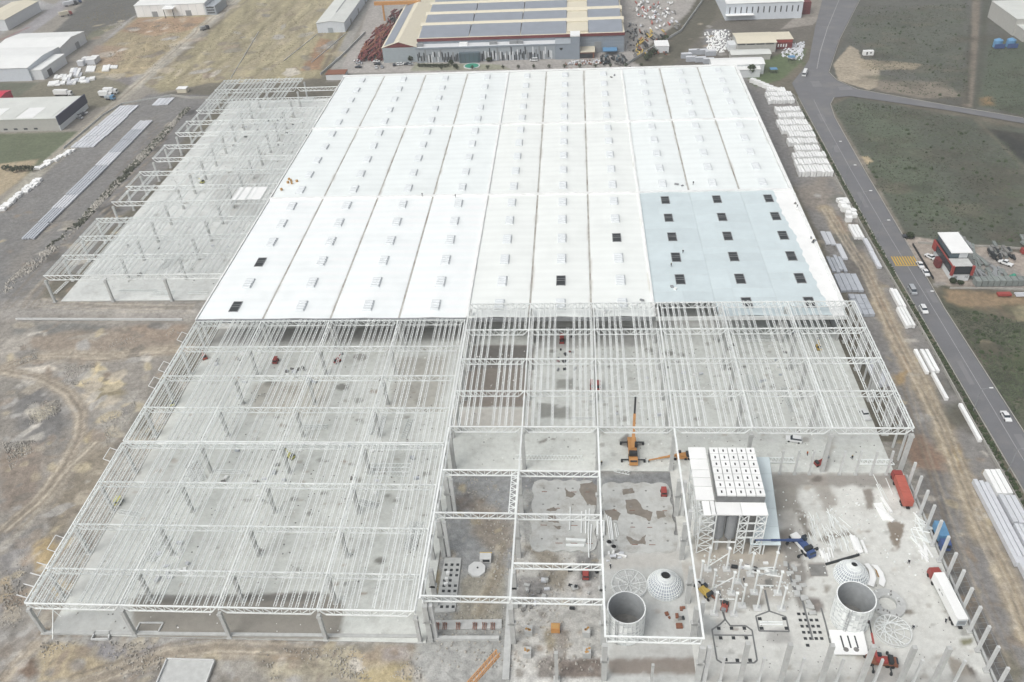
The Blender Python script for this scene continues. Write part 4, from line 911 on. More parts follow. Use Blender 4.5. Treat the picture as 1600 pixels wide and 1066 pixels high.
def lattice(x0, y0, x1, y1, h, parent, nb=5, w=.28, name='lattice_leg', off=FP):
    b = MB()
    for (x, y) in ((x0, y0), (x1, y1)): b.bar(off(x, y, -.1), off(x, y, h), w)
    for k in range(nb):
        za, zb = h*k/nb, h*(k+1)/nb
        b.bar(off(x0, y0, za), off(x1, y1, zb), w*.6, cap=False); b.bar(off(x1, y1, za), off(x0, y0, zb), w*.6, cap=False); b.bar(off(x0, y0, zb), off(x1, y1, zb), w*.6, cap=False)
    return b.build(name, 'steel', parent)
for y in (18.2, 24, 31, 38.5):
    for xa, xb in ((164.6, 168.4), (174.2, 176.4), (178.4, 180.8)): lattice(xa, y, xb, y, 15.1, fh, 5)
for xx in (164.6, 180.8):
    for ya, yb in ((18.2, 24), (24, 31), (31, 38.5)): lattice(xx, ya, xx, yb, 15.1, fh, 3, .24, 'side_brace')
for xa, xb, h0 in ((168.4, 174.2, 4.6), (174.2, 180.8, 6.5), (174.2, 180.8, 9), (174.2, 180.8, 12)): MB().bar(FP(xa, 18.2, h0), FP(xb, 18.2, h0), .3).build('cross_beam', 'steel', fh)
for x in (169.8, 172.9): 
    b = MB(); b.cyl(*FP(x, 20.2)[:2], 5.2, 15, 1.45, n=20).cyl(*FP(x, 20.2)[:2], 3.4, 5.2, .5, 1.45, n=20); b.build('vessel', 'grey', fh, smooth=False)
    MB().box(*FP(x, 19.6)[:2], 0, .7, .7, 4.6).build('pier', 'conc_l', fh)
MB().cyl(*FP(177.6, 21)[:2], 3, 14.6, 1.5, n=20).build('vessel', 'conc_d', fh)
# sloping canopy on the right
zc = lambda y: 4+9*(y-18)/22.6
for k in range(5):
    y0, y1 = 18+22.6*k/5, 18+22.6*(k+1)/5-.08; xa = 178 if k == 0 else 181.2
    b = MB(); b.add([FP(xa, y0, zc(y0)), FP(185.7, y0, zc(y0)), FP(185.7, y1, zc(y1)), FP(xa, y1, zc(y1)), FP(xa, y0, zc(y0)-.25), FP(185.7, y0, zc(y0)-.25), FP(185.7, y1, zc(y1)-.25), FP(xa, y1, zc(y1)-.25)], [(0, 1, 2, 3), (7, 6, 5, 4), (0, 4, 5, 1), (1, 5, 6, 2), (2, 6, 7, 3), (3, 7, 4, 0)])
    b.build('canopy_panel', 'bluew', fh)
for x in (178.2, 181.6, 185.4):
    for y in (18.2, 29, 39): MB().bar(FP(x, y, 0), FP(x, y, zc(y)-.2), .28).build('canopy_leg', 'steel', fh)
b = MB(); b.add([FP(185.75, 18, .3), FP(185.75, 40.6, .3), FP(185.75, 40.6, zc(40.6)), FP(185.75, 18, zc(18))], [(0, 1, 2, 3)]); b.build('canopy_side', 'greyb', fh)
# ------------------------------------------------------------------ pit foundations
def scallop(x0, x1, y0, y1, nx, ny, z, label):
    pts = []
    def edge(ax, ay, bx, by, n, nxn, nyn):
        for k in range(n):
            for s_ in range(5):
                f = (k+(s_+.25)/5)/n; bl = math.sin(math.pi*(s_+.25)/4.75)*.75
                pts.append((ax+(bx-ax)*f+nxn*bl, ay+(by-ay)*f+nyn*bl))
    edge(x0, y0, x1, y0, nx, 0, -1); edge(x1, y0, x1, y1, ny, 1, 0); edge(x1, y1, x0, y1, nx, 0, 1); edge(x0, y1, x0, y0, ny, -1, 0)
    t = thing('foundation_slab', label, 'foundation', (x0, y0, 0)); MB().prism([(a-x0, b_-y0) for a, b_ in pts], -.8, z).build('slab', 'slab2', t)
    for i in range(nx):
        for j in range(ny):
            cx, cy = (x1-x0)*(i+.5)/nx, (y1-y0)*(j+.5)/ny
            b = MB(); b.box(cx+.5, cy+.4, z, .55, .4, .05); b.build('anchor', 'conc_d', t)
            if R.random() < .5: MB().bar((cx, cy-1, z+.05), (cx+R.uniform(1, 2), cy-1, z+.05), .12).build('rebar', 'rust', t)
    return t
mat('slab2', C(196, 198, 195), .9, var=.1, scale=.4, stain=C(146, 140, 130), sscale=.16, samt=.9)
x0, y0 = G(831, 858); x1, y1 = G(926, 753); f1 = scallop(x0, x1, y0, y1, 4, 4, .05, 'scalloped concrete foundation under the two portal trusses')
x0, y0 = G(947, 860); x1, y1 = G(1043, 757); f2 = scallop(x0, x1, y0, y1, 4, 4, .05, 'scalloped concrete foundation with mud patches and a red machine')
def patch(pl, m_, parent_, z, name='mud_patch', o=(0, 0)):
    q = GL(pl, z); rr_ = random.Random(len(pl)*7+int(pl[0][0])); out_ = []
    for i in range(len(q)):
        a, b_ = q[i], q[(i+1) % len(q)]
        for s_ in range(5):
            f = s_/5; out_.append((a[0]*(1-f)+b_[0]*f+rr_.uniform(-.22, .22)-o[0], a[1]*(1-f)+b_[1]*f+rr_.uniform(-.22, .22)-o[1]))
    return MB().prism(out_, z-.04, z).build(name, m_, parent_)
mat('mud', C(138, 131, 122), .95, var=.2, scale=.5)
o1 = f1.location; o2 = f2.location
patch([(906, 757), (925, 753), (936, 762), (934, 790), (918, 788), (906, 770)], 'mud', f1, .09, o=o1)
patch([(882, 762), (888, 768), (900, 772), (892, 778), (885, 776)], 'mud', f1, .09, o=o1); patch([(853, 797), (866, 792), (872, 797), (862, 799)], 'mud', f1, .09, o=o1)
patch([(856, 802), (865, 803), (874, 817), (856, 815)], 'mud', f1, .09, o=o1); patch([(864, 822), (876, 822), (874, 828)], 'mud', f1, .09, o=o1)
patch([(945, 798), (960, 795), (970, 803), (965, 813), (950, 812)], 'mud', f2, .09, o=o2); patch([(972, 765), (988, 762), (992, 771), (975, 773)], 'mud', f2, .09, o=o2)
patch([(978, 782), (995, 780), (1005, 795), (1020, 800), (1015, 815), (1005, 808), (980, 802)], 'mud', f2, .09, o=o2); patch([(1025, 798), (1038, 798), (1040, 808), (1028, 810)], 'mud', f2, .09, o=o2)
patch([(978, 838), (998, 845), (1008, 835), (1008, 850), (985, 850)], 'mud', f2, .09, o=o2)
# pipe bundles on the foundations
def rods(label, cat, items, m_='steel', group=None, name='steel_section'):
    for k, (a, c, w, z) in enumerate(items):
        (x0, y0), (x1, y1) = G(*a), G(*c)
        t = tag(MB().bar((0, 0, 0), (x1-x0, y1-y0, 0), w, w*.8).build(name, m_, None, (x0, y0, z+w*.45)), label, cat, group or label)
rods('white pipe lying across the scalloped foundation under the truss', 'pipe', [((891, 793), (890, 830), .3, .1), ((909, 800), (908, 834), .3, .1), ((915.5, 798), (915, 834), .3, .1), ((921, 796), (919, 833), .3, .1), ((924, 820), (922, 859), .3, .1), ((919, 833), (920, 872), .3, .1)])
rods('white beam lying crosswise on the scalloped foundation', 'beam', [((884, 845), (915, 847), .8, .1), ((884, 854), (913, 854), .7, .1)])
rods('white column section lying between the two foundations', 'column', [((934, 816), (934, 838), .8, .1), ((942, 816), (942, 838), .9, .1)])
rods('white pipe leaning beside the mud covered foundation', 'pipe', [((948, 806), (953, 845), .3, .2), ((951, 808), (956, 846), .3, .2), ((954, 810), (958, 845), .3, .2), ((960, 818), (964, 841), .18, .2), ((962, 818), (967, 838), .18, .2)])
for (px, py) in ((952, 850), (959, 857)):
    x, y = G(px, py); t = thing('pipe_elbow', ('white round pipe stub', 'second white pipe stub')[px > 955]+' beside the mud covered foundation', 'pipe', (x, y, 0)); MB().cyl(0, 0, 0, 1, .75, n=14, cap=False).build('shell', 'white', t); MB().cyl(0, 0, .3, .85, .6, n=14).build('bore', 'black', t)
# raised machine plinths left pit
t = thing('machine_plinth', 'long grey concrete plinth with dark anchor pockets in the left pit', 'plinth', (*G(690, 955), 0)); ox, oy = G(690, 955)
MB().prism([(a-ox, b_-oy) for a, b_ in GL([(679, 957), (711, 956), (721, 872), (695, 872)])], -.6, .15).build('body', 'conc', t)
for r_ in range(9):
    for c_ in range(3):
        if R.random() < .75: x, y = G(690+c_*9+r_*.9, 948-r_*8.2, .2); MB().box(x-ox, y-oy, .15, .75, .75, .04).build('pocket', 'dark', t)
for p_ in ((700, 897), (698, 906), (697, 914)): x, y = G(*p_); MB().box(x-ox, y-oy, .15, .9, .8, .6).build('white_block', 'white', t)
x, y = G(745, 890); t = thing('tank_base', 'pale octagonal slab beside a small hut in the left pit', 'slab', (x, y, 0)); MB().prism([(2.4*math.cos(a*.785+.39), 2.4*math.sin(a*.785+.39)) for a in range(8)], -.4, .35).build('slab', 'conc_l', t); MB().cyl(.2, .3, .35, .5, .25, n=10).build('stub', 'dark', t)
x, y = G(759, 874); t = thing('site_hut', 'small pale hut with yellow edging in the left pit', 'hut', (x, y, 0)); MB().box(0, 0, -.2, 3, 2, 1.6).build('body', 'conc_l', t); MB().box(0, 1.2, 1.0, 3.2, .4, .2).build('rail', 'yellow', t); MB().box(.2, -.7, .2, 1.8, .7, .9).build('opening', 'dark', t)
def beam(pa, pb, w, h, label, m_='conc', name='foundation_beam', z=-.3):
    (x0, y0), (x1, y1) = G(*pa), G(*pb)
    return tag(MB().bar((0, 0, 0), (x1-x0, y1-y0, 0), w, h).build(name, m_, None, (x0, y0, z+h/2)), label, 'foundation')
beam((672, 977), (784, 975), 2.6, .45, 'concrete strip with rusty anchors at the front of the left pit')
beam((672, 998), (780, 998), .9, .9, 'front concrete kerb beam of the left pit')
beam((70, 989), (655, 995), .8, .7, 'long concrete kerb beam along the front edge of the left frame')
beam((800, 890), (790, 1062), 1.6, .5, 'concrete wall beam between the two pits')
for k, px in enumerate((683, 695, 716, 742, 757, 770)):
    x, y = G(px, 980); t = thing('anchor_cage', '%s rusty anchor cage from the frame corner on the concrete strip' % ORD[k], 'anchor cage', (x, y, 0), group='rusty anchor cages'); b = MB()
    for dx in (-.4, 0, .4): b.bar((dx, -.8, .15), (dx, .9, .5), .16); b.bar((dx, .3, .1), (dx, .3, 1.6), .12)
    b.build('bars', 'rust', t)
for k, (px, py) in enumerate(((826, 988), (916, 990), (917, 1022), (824, 1022))):
    x, y = G(px, py); t = thing('footing_block', ('grey footing block with orange formwork near the pit wall', 'grey footing block with orange top nearest the orange crate', 'grey footing block with yellow top in the near corner', 'low grey footing block beside the pit beam')[k], 'footing', (x, y, 0)); MB().box(0, 0, -.4, 1.9, 1.9, 2.0).build('block', 'conc', t)
    for q in range(4): MB().box(R.uniform(-.6, .6), R.uniform(-.6, .6), 1.6, .5, .35, .25, q).build('formwork', 'wood', t)
x, y = G(868, 984); t = thing('orange_crate', 'open orange box standing before the lone grey column', 'crate', (x, y, 0)); MB().box(0, 0, -.2, 2.1, 1.7, 1.7).build('body', 'orange', t); MB().box(0, 0, 1.5, 1.8, 1.4, .06).build('lid', 'wood', t)
column(*G(870, 1062), 11.0, .8, 'lone grey column standing in the middle of the near pit', 'lone columns in the near pit', 'conc')
column(*G(1017, 1075), 9.5, .6, 'lone grey column behind the near portal truss below the silo', 'lone columns in the near pit', 'conc')
# floor trenches (octagon channels) in the yard
def channel(label, pl, w=.36, closed=True):
    q = GL(pl); x0, y0 = q[0]; t = thing('floor_channel', label, 'channel', (x0, y0, 0)); n = len(q)
    for i in range(n if closed else n-1):
        a, b_ = q[i], q[(i+1) % n]; MB().bar((a[0]-x0, a[1]-y0, .03), (b_[0]-x0, b_[1]-y0, .03), w, .08).build('channel', 'dark2', t)
    return t
c1 = channel('dark octagonal floor channel with square pockets near the yard front', [(1112.5, 984), (1126, 975), (1133, 968), (1141, 978), (1165, 978), (1175, 985), (1183, 1032), (1178, 1036), (1128, 1036), (1120, 1031)])
ox, oy = GL([(1112.5, 984)])[0]
for p_ in ((1123, 982), (1143, 982), (1163, 982), (1126, 997), (1146, 997), (1166, 997), (1134, 1031), (1152, 1032), (1172, 1032)): x, y = G(*p_); MB().box(x-ox, y-oy, 0, .8, .8, .09).build('pocket', 'dark', c1)
MB().bar(*[(lambda q: (q[0]-ox, q[1]-oy, .03))(G(*p_)) for p_ in ((1116, 992.5), (1175, 993))], .32, .08).build('channel', 'dark2', c1)
c2 = channel('dark house shaped floor channel with two white pipes inside', [(1181, 963), (1202, 955), (1228, 964), (1233, 987), (1186, 986)]); ox, oy = GL([(1181, 963)])[0]
for p_ in ((1187, 967), (1225, 967), (1190, 982), (1229, 982)): x, y = G(*p_); MB().box(x-ox, y-oy, 0, .9, .8, .09).build('pocket', 'dark', c2)
channel('straight dark floor channel running from the white posts to the house shape', [(1195, 922), (1202, 955)], .5, False); channel('straight dark floor channel running from the posts to the octagon', [(1124, 922), (1130, 958), (1133, 968)], .5, False)
rods('white pipe lying inside the house shaped channel', 'pipe', [((1187, 973), (1223, 973), .3, .05), ((1187, 976.5), (1223, 976.5), .3, .05)])
t = thing('anchor_grid', 'grid of dark square pockets in pale concrete left of the slotted plate', 'anchor grid', (*G(1250, 975), 0)); ox, oy = G(1250, 975)
for r_ in range(5):
    for c_ in range(4): x, y = G(1248+c_*8.5+r_*2.6, 959.5+r_*9.6); MB().box(x-ox, y-oy, 0, .75, .7, .06).build('pocket', 'dark', t)
x, y = G(1262, 1008.5); MB().box(x-ox, y-oy, 0, .8, .7, .06).build('pocket', 'dark', t)
channel('dark cable trench curving past the grey blocks to the pocket grid', [(1231, 880), (1238, 915), (1254, 940), (1262, 970), (1270, 1000)], .45, False); channel('dark drain line right of the pocket grid', [(1283, 950), (1290, 975), (1297, 1005)], .4, False)
for k in range(16):
    x, y = G(1232+k*2.1+R.uniform(-6, 8), 882+k*5+R.uniform(-3, 3)); t = tag(MB().box(0, 0, -.1, R.uniform(.9, 1.8), R.uniform(.8, 1.6), R.uniform(.25, .7), R.uniform(-.3, .3)).build('concrete_block', 'conc', None, (x, y, 0)), 'grey concrete block beside the curved cable trench', 'concrete block', 'blocks beside the cable trench')
# trench cage along the short columns
t = thing('rebar_cage', 'long ladder of thin white bars in the trench beside the short columns', 'rebar cage', (229, -16, 0)); b = MB()
for dx in (-1.2, 1.2): b.bar((dx, 0, .4), (dx, 38, .4), .08)
for k in range(27): b.bar((-1.2, k*1.45, .4), (1.2, k*1.45+.3, .4), .06, cap=False)
b.build('bars', 'grey', t)
tag(MB().box(0, 0, 0, .5, 64, .55).build('edge_beam', 'conc', None, (226.6, 14.5, -.35)), 'long concrete edge beam between the yard and the trench', 'foundation')
# ------------------------------------------------------------------ vehicles
mat('car_white', C(236, 238, 238), .3, var=.02, spec=.5); mat('car_silver', C(190, 194, 198), .3, .2, var=.03, spec=.5); mat('car_dark', C(60, 64, 70), .3, var=.03, spec=.5)
def smooth_box(b, prof, w, inset=.0):
    """prof: list of (y, z) side outline, extruded over width w with a slight tumblehome"""
    n = len(prof); vs = []
    for s_ in (-1, 1): vs += [(s_*(w/2-(inset if z > 1.0 else 0)), y, z) for y, z in prof]
    b.add(vs, [tuple(range(n)), tuple(range(2*n-1, n-1, -1))]+[(i, n+i, n+(i+1) % n, (i+1) % n) for i in range(n)])
_vm = {}
def car_meshes(kind):
    if kind in _vm: return _vm[kind]
    if kind == 'sedan':
        L, w = 4.5, 1.8; body = [(-2.25, .35), (2.25, .35), (2.25, .75), (1.3, .95), (-1.6, .98), (-2.25, .9)]; cab = [(-1.55, .96), (.95, .94), (.35, 1.42), (-1.0, 1.42)]; roof = [(-1.0, 1.40), (.35, 1.40), (.3, 1.46), (-.95, 1.46)]
    elif kind == 'suv':
        L, w = 4.6, 1.9; body = [(-2.3, .4), (2.3, .4), (2.3, .9), (1.4, 1.08), (-2.3, 1.1)]; cab = [(-2.2, 1.08), (1.1, 1.06), (.5, 1.68), (-2.0, 1.68)]; roof = [(-2.0, 1.66), (.5, 1.66), (.45, 1.75), (-1.95, 1.75)]
    elif kind == 'pickup':
        L, w = 5.1, 1.9; body = [(-2.55, .4), (2.55, .4), (2.55, .95), (1.6, 1.1), (-.6, 1.1), (-.65, .8), (-2.4, .8), (-2.45, 1.1), (-2.55, 1.1)]; cab = [(-.6, 1.08), (1.3, 1.08), (.8, 1.7), (-.5, 1.7)]; roof = [(-.5, 1.68), (.8, 1.68), (.75, 1.78), (-.45, 1.78)]
    elif kind == 'van':
        L, w = 5.0, 1.95; body = [(-2.5, .35), (2.5, .35), (2.5, .95), (1.9, 1.15), (-2.5, 1.15)]; cab = [(-2.48, 1.13), (1.85, 1.13), (1.1, 1.85), (-2.4, 1.85)]; roof = [(-2.4, 1.83), (1.1, 1.83), (1.0, 1.98), (-2.35, 1.98)]
    else:
        L, w = 7.6, 2.2; body = [(-3.8, .4), (3.8, .4), (3.8, 1.3), (-3.8, 1.3)]; cab = [(-3.75, 1.28), (3.75, 1.28), (3.3, 2.4), (-3.75, 2.4)]; roof = [(-3.8, 2.38), (3.4, 2.38), (3.3, 2.75), (-3.75, 2.75)]
    b1 = MB(); smooth_box(b1, body, w); b2 = MB(); smooth_box(b2, cab, w-.12, .1); b3 = MB(); smooth_box(b3, roof, w-.18, .1)
    wh = MB(); n = 10
    vs = [(-.11, .33*math.cos(2*math.pi*i/n), .33*math.sin(2*math.pi*i/n)) for i in range(n)]+[(.11, .33*math.cos(2*math.pi*i/n), .33*math.sin(2*math.pi*i/n)) for i in range(n)]
    wh.add(vs, [tuple(range(n)), tuple(range(2*n-1, n-1, -1))]+[(i, n+i, n+(i+1) % n, (i+1) % n) for i in range(n)])
    _vm[kind] = (L, w, b1, b2, b3, wh.mesh('wheel', 'black')); return _vm[kind]
_cm = {}
def car(kind, px, py, rz, color, label, z=0, group=None, name=None, world=False):
    L, w, b1, b2, b3, wh = car_meshes(kind); x, y = (px, py) if world else G(px, py)
    k = (kind, color)
    if k not in _cm: _cm[k] = (b1.mesh('body', color), b2.mesh('windows', 'glass'), b3.mesh('roof', color))
    t = thing(name or {'sedan': 'parked_car', 'suv': 'suv', 'pickup': 'pickup', 'van': 'van', 'bus': 'minibus'}[kind], label, {'suv': 'car', 'sedan': 'car', 'bus': 'minibus'}.get(kind, kind), (x, y, z), rz, group)
    link('body', _cm[k][0], t); link('windows', _cm[k][1], t); link('roof', _cm[k][2], t)
    for sx in (-1, 1):
        for sy in (-1, 1): link('wheel', wh, t, (sx*(w/2-.1), sy*L*.31, .33))
    return t
RD = -.02
car('van', 1425, 456, math.pi, 'car_silver', 'silver van on the road shoulder below the yellow crossing', RD)
car('suv', 1442.5, 486, math.pi, 'car_white', 'white car with dark windows parked on the shoulder farthest below the crossing', RD)
car('sedan', 1437.5, 416, math.pi, 'car_white', 'white sedan parked just below the yellow crossing stripes', RD); car('sedan', 1446, 428, math.pi, 'car_white', 'white sedan parked behind another at the kerb before the red office', RD)
car('sedan', 1453, 403, .5, 'car_white', 'white sedan on the paved forecourt beside the red and black office', 0)
car('sedan', 1571, 653, math.pi, 'car_white', 'white car driving alone on the near stretch of road', RD); car('bus', 1257, 117, -.35, 'car_white', 'white minibus waiting at the road junction', RD)
car('suv', 1240, 689, 1.35, 'car_white', 'white car on the concrete floor under the tall frame edge', 0); car('pickup', 1351, 650, .1, 'car_white', 'white pickup seen through the tall frame near its right corner', 0)
car('sedan', 1419, 371, 1.5, 'car_dark', 'dark car at the bend above the office forecourt', 0); 
for k, p in enumerate(((119, 177), (122.5, 181), (125, 185), (128, 180), (132, 177))): car('sedan', *p, 1.2, ('car_dark', 'car_white', 'car_silver')[k % 3], '%s car from the wall in the row before the dark fronted building' % ORD[k], -.15, 'cars before the dark fronted building')
for k, x in enumerate((75, 84, 92, 100)): car('van', x, 159+.4*(k % 2), .5, 'car_white', '%s white van from the red shed behind the dark fronted building' % ORD[k], -.15, 'vans behind the dark fronted building')
for k, (x, y, c_) in enumerate(((558, 96, 'car_white'), (561, 99.5, 'car_silver'), (560, 105.5, 'car_dark'), (588, 97, 'car_white'), (590, 101, 'car_dark'), (588, 106, 'car_white'), (597, 105, 'car_silver'), (616, 102, 'car_dark'), (622, 101, 'car_white'), (626, 101, 'car_white'), (636, 101, 'car_dark'), (640, 101, 'car_silver'))):
    car('sedan', x, y, R.choice([1.57, .2, 1.4]), c_, '%s car from the rusty stockpile in the factory car park' % ORD[k], -.15, 'cars in the factory car park')
car('van', 834, 95, 1.5, 'car_white', 'white van parked before the grey factory wall', -.15)
def truck(px, py, rz, label, cabm, boxm, Lb, hb=2.6, wb=2.5, name='lorry', z=0, zb=1.1, gap=.5, cat='lorry', group=None, boxes=1):
    x, y = G(px, py); t = thing(name, label, cat, (x, y, z), rz, group)
    for k in range(boxes):
        l = Lb/boxes-.1*(boxes > 1); MB().box(0, -Lb/2+(k+.5)*Lb/boxes, zb, wb, l, hb).build('cargo_box', boxm, t)
        if boxes > 1:
            for q in range(5): MB().box(0, -Lb/2+(k+.5)*Lb/boxes-l/2+l*(q+.5)/5, zb+hb, wb-.1, .12, .06).build('rib', boxm, t)
    MB().box(0, -.2, .75, .9, Lb+.8, .3).build('chassis', 'black', t)
    c = Lb/2+gap; b = MB(); smooth_box(b, [(c, .6), (c+2.1, .6), (c+2.1, 1.6), (c+1.85, 2.75), (c+.4, 2.95), (c, 2.95)], 2.4); b.build('cab', cabm, t)
    b = MB(); b.add([(-1.1, c+2.12, 1.65), (1.1, c+2.12, 1.65), (1.0, c+1.92, 2.6), (-1.0, c+1.92, 2.6)], [(0, 1, 2, 3)]); b.build('windscreen', 'glass', t)
    for sx in (-1, 1):
        for yy in (c+1.2, c-1.2, -Lb/2+1.2, -Lb/2+2.4):
            n = 12; wm = MB(); vs = [(s_, .5*math.cos(2*math.pi*i/n), .5*math.sin(2*math.pi*i/n)) for s_ in (-.15, .15) for i in range(n)]
            wm.add(vs, [tuple(range(n)), tuple(range(2*n-1, n-1, -1))]+[(i, n+i, n+(i+1) % n, (i+1) % n) for i in range(n)]); wm.build('wheel', 'black', t, (sx*1.1, yy, .5))
    return t
tr = truck(1479, 945, .075, 'red cab truck with a long white box trailer beside the short columns', 'red', 'white', 13.2, 2.75, name='semi_truck', cat='truck')
MB().box(0, -6.65, 1.4, 2.1, .06, 1.9).build('rear_door', 'greyb', tr); MB().box(0, -6.69, 2.1, 1.5, .04, .9).build('door_panel', 'grey', tr)
b = MB(); b.box(-1.26, 1.2, 2.5, .02, .9, .3); b.box(-1.26, 2.6, 2.2, .02, .7, .45); b.build('side_mark', 'grey', tr)
truck(1409, 775, -.03, 'orange red lorry with two box bodies parked by the tall frame corner', 'red', 'redo', 9.6, 2.2, z=0, boxes=2)
bt = truck(1467, 838, math.pi-.05, 'blue box lorry beside the trench and the short columns', 'blue', 'blue_l', 5.0, 2.3, z=-.2)
for (px, py, rz, l, lb) in ((97, 149, 1.5, 'white lorry standing on the grass above the dark fronted building', 9), (171, 146, 1.5, 'white lorry farthest up the group near the dirt road', 6), (164, 151, 1.5, 'white lorry beside a smaller blue one near the dirt road', 6)): truck(px, py, rz+math.pi, l, 'car_white', 'white', lb, 2.6, z=-.2)
truck(170, 155, 1.3+math.pi, 'pale blue lorry at the edge of the dirt road', 'blue_l', 'greyb', 4, 1.2, z=-.2); truck(318, 47, -.7, 'dark lorry driving on the dirt road far away', 'car_dark', 'grey', 4, 1.6, z=-.2)
truck(101, 25, -.85, 'pale lorry with red cab on the far road', 'red', 'cream', 7, 2.6, z=-.2); truck(108, 9, -.85, 'dark topped lorry on the far road', 'car_dark', 'panel', 8, 2.6, z=-.2); truck(117, 6, -.85, 'navy lorry at the far gate', 'blue', 'panel_g', 6, 2.4, z=-.2)
# ------------------------------------------------------------------ mobile cranes
def crane(px, py, rz, label, m_, tip, bm2='black', z=0, L=9.5, boom0=(0, -1.5, 2.6), secs=3, deck=None, w0=.95, name='mobile_crane', out=True, sc=1.0):
    x, y = G(px, py); t = thing(name, label, 'crane', (x, y, z), rz); t.scale = (sc, sc, sc)
    b = MB(); smooth_box(b, [(-L/2, .7), (L/2, .7), (L/2, 1.5), (-L/2, 1.5)], 2.5); b.build('carrier', m_ if deck is None else deck, t)
    b = MB(); smooth_box(b, [(-L/2-1.6, .7), (-L/2, .7), (-L/2, 2.2), (-L/2-1.3, 2.2)], 2.4); b.build('driver_cab', deck if deck == 'rust' else m_, t); MB().box(0, -L/2-1.2, 2.0, 2.0, .5, .22).build('windscreen', 'glass', t)
    if deck: MB().box(0, L*.3, 1.5, 2.4, L*.4, .25).build('deck', deck, t)
    MB().box(0, -.6, 1.5, 2.0, 3.2, .8).build('turntable', m_, t); MB().box(1.0, .3, 2.2, .9, 1.6, 1.0).build('operator_cab', 'glass', t); MB().box(0, -3.0, 1.7, 2.4, 1.2, 1.3).build('counterweight', 'dark', t)
    c, s_ = math.cos(-rz), math.sin(-rz); tx, ty = tip[0]-x, tip[1]-y; tl = Vector((tx*c-ty*s_, tx*s_+ty*c, tip[2]-z))/sc; p0 = Vector(boom0)
    for k in range(secs):
        a, d = p0+(tl-p0)*(k/secs), p0+(tl-p0)*((k+1)/secs); MB().bar(a, d, w0-.18*k, w0-.18*k).build('boom_section', m_ if k < 2 else bm2, t)
    MB().bar(tl, tl+Vector((0, 0, -1.2)), .35).build('hook_block', 'black', t)
    if out:
        for yy in (-L/2+.6, L/2-1.6):
            b = MB(); b.bar((-3.4, yy, .9), (3.4, yy, .9), .3); [b.box(sx*3.3, yy, 0, .6, .6, .9) for sx in (-1, 1)]; b.build('outrigger', 'dark', t)
    for sx in (-1, 1):
        for yy in (-3.6, -2.2, 2.0, 3.4):
            b = MB(); n = 12; vs = [(q, .6*math.cos(2*math.pi*i/n), .6*math.sin(2*math.pi*i/n)) for q in (-.2, .2) for i in range(n)]
            b.add(vs, [tuple(range(n)), tuple(range(2*n-1, n-1, -1))]+[(i, n+i, n+(i+1) % n, (i+1) % n) for i in range(n)]); b.build('wheel', 'black', t, (sx*1.15, yy, .6))
    return t
crane(988, 706, 0, 'orange mobile crane with raised boom under the edge of the tall frame', 'orange', (*G(993, 620, 14.5), 14.5), boom0=(0, -1, 2.8))
crane(1251, 853, .46, 'blue and white mobile crane reaching toward the filter house', 'blue', (*G(1180, 844, 7), 7.0), 'blue', deck='white', L=7.5, boom0=(0, 0, 2.6), w0=.66, sc=.88)
crane(1372, 1036, 1.45, 'red mobile crane with its dark boom lowered over the yard', 'red', (*G(1358, 970, 6), 6.0), 'black', deck='rust', L=7, boom0=(0, 1, 2.6), w0=.65, sc=.8)
crane(1099, 925, .6, 'yellow telescopic handler beside the white steel posts', 'yellow', (*G(1118, 936, 1.5), 1.5), 'rust', L=2.6, boom0=(0, .8, 2.0), w0=.8, name='telehandler', out=False, sc=.72)
crane(1062, 716, 1.6, 'orange loader half hidden by the concrete columns near the filter house', 'orange', (*G(1014, 719, 1), 1.0), 'orange', L=3, boom0=(0, .8, 2.0), w0=.8, name='telehandler', out=False, sc=.72)
# lattice boom at the lower edge
(x0, y0), (x1, y1) = G(731, 1075, 8), G(779, 1022, 12); t = thing('crane_boom', 'orange lattice crane boom lying across the lower picture edge', 'crane', (x0, y0, 0)); b = MB(); d = Vector((x1-x0, y1-y0, 4)); u = d.cross(Vector((0, 0, 1))).normalized()*.55; v = Vector((0, 0, 1.1))
for o_ in (u, -u, u+v, -u+v): b.bar(Vector((0, 0, 8))+o_, Vector((0, 0, 8))+d+o_, .16)
for k in range(10):
    a, c = Vector((0, 0, 8))+d*k/10, Vector((0, 0, 8))+d*(k+1)/10
    for p_, q_ in ((u, -u), (u+v, -u+v), (u, u+v), (-u, -u+v)): b.bar(a+p_, c+q_, .1, cap=False)
b.build('lattice', 'orange', t); MB().box(0, 0, -.3, 1.6, 1.6, 8.6).build('mast', 'rust', t)
def machine(px, py, label, m_, kind='lift', rz=0, z=0, h=2.0):
    x, y = G(px, py); t = thing({'lift': 'boom_lift', 'scissor': 'scissor_lift', 'fork': 'forklift'}[kind], label, 'lift', (x, y, z), rz); t.scale = (.82, .82, .82)
    MB().box(0, 0, .3, 1.9, 3.0, .9).build('body', m_, t); MB().box(0, -.9, 1.2, 1.6, .9, .7).build('engine_cover', 'dark', t)
    if kind == 'scissor':
        b = MB(); b.bar((0, -1.2, 1.2), (0, 1.2, h), .25); b.bar((0, 1.2, 1.2), (0, -1.2, h), .25); b.build('scissor', 'dark', t); MB().box(0, 0, h, 1.8, 2.8, .25).build('platform', m_, t)
    else: MB().bar((0, -.6, 1.5), (0, 2.6, h+1.2), .35).build('boom', m_, t); MB().box(0, 2.9, h+.6, 1.3, .9, .9).build('basket', 'grey', t)
    for sx in (-1, 1):
        for sy in (-1, 1): MB().box(sx*.9, sy*1.0, 0, .35, .75, .7).build('wheel', 'black', t)
machine(1279, 726, 'red telescopic loader on the apron beside the slim columns', 'red', rz=-1.2)
machine(527, 566, 'red and black boom lift under the frame near the white roof', 'red', rz=-.8); machine(431, 566, 'red lift seen through the purlins left of the boom lift', 'red', 'scissor')
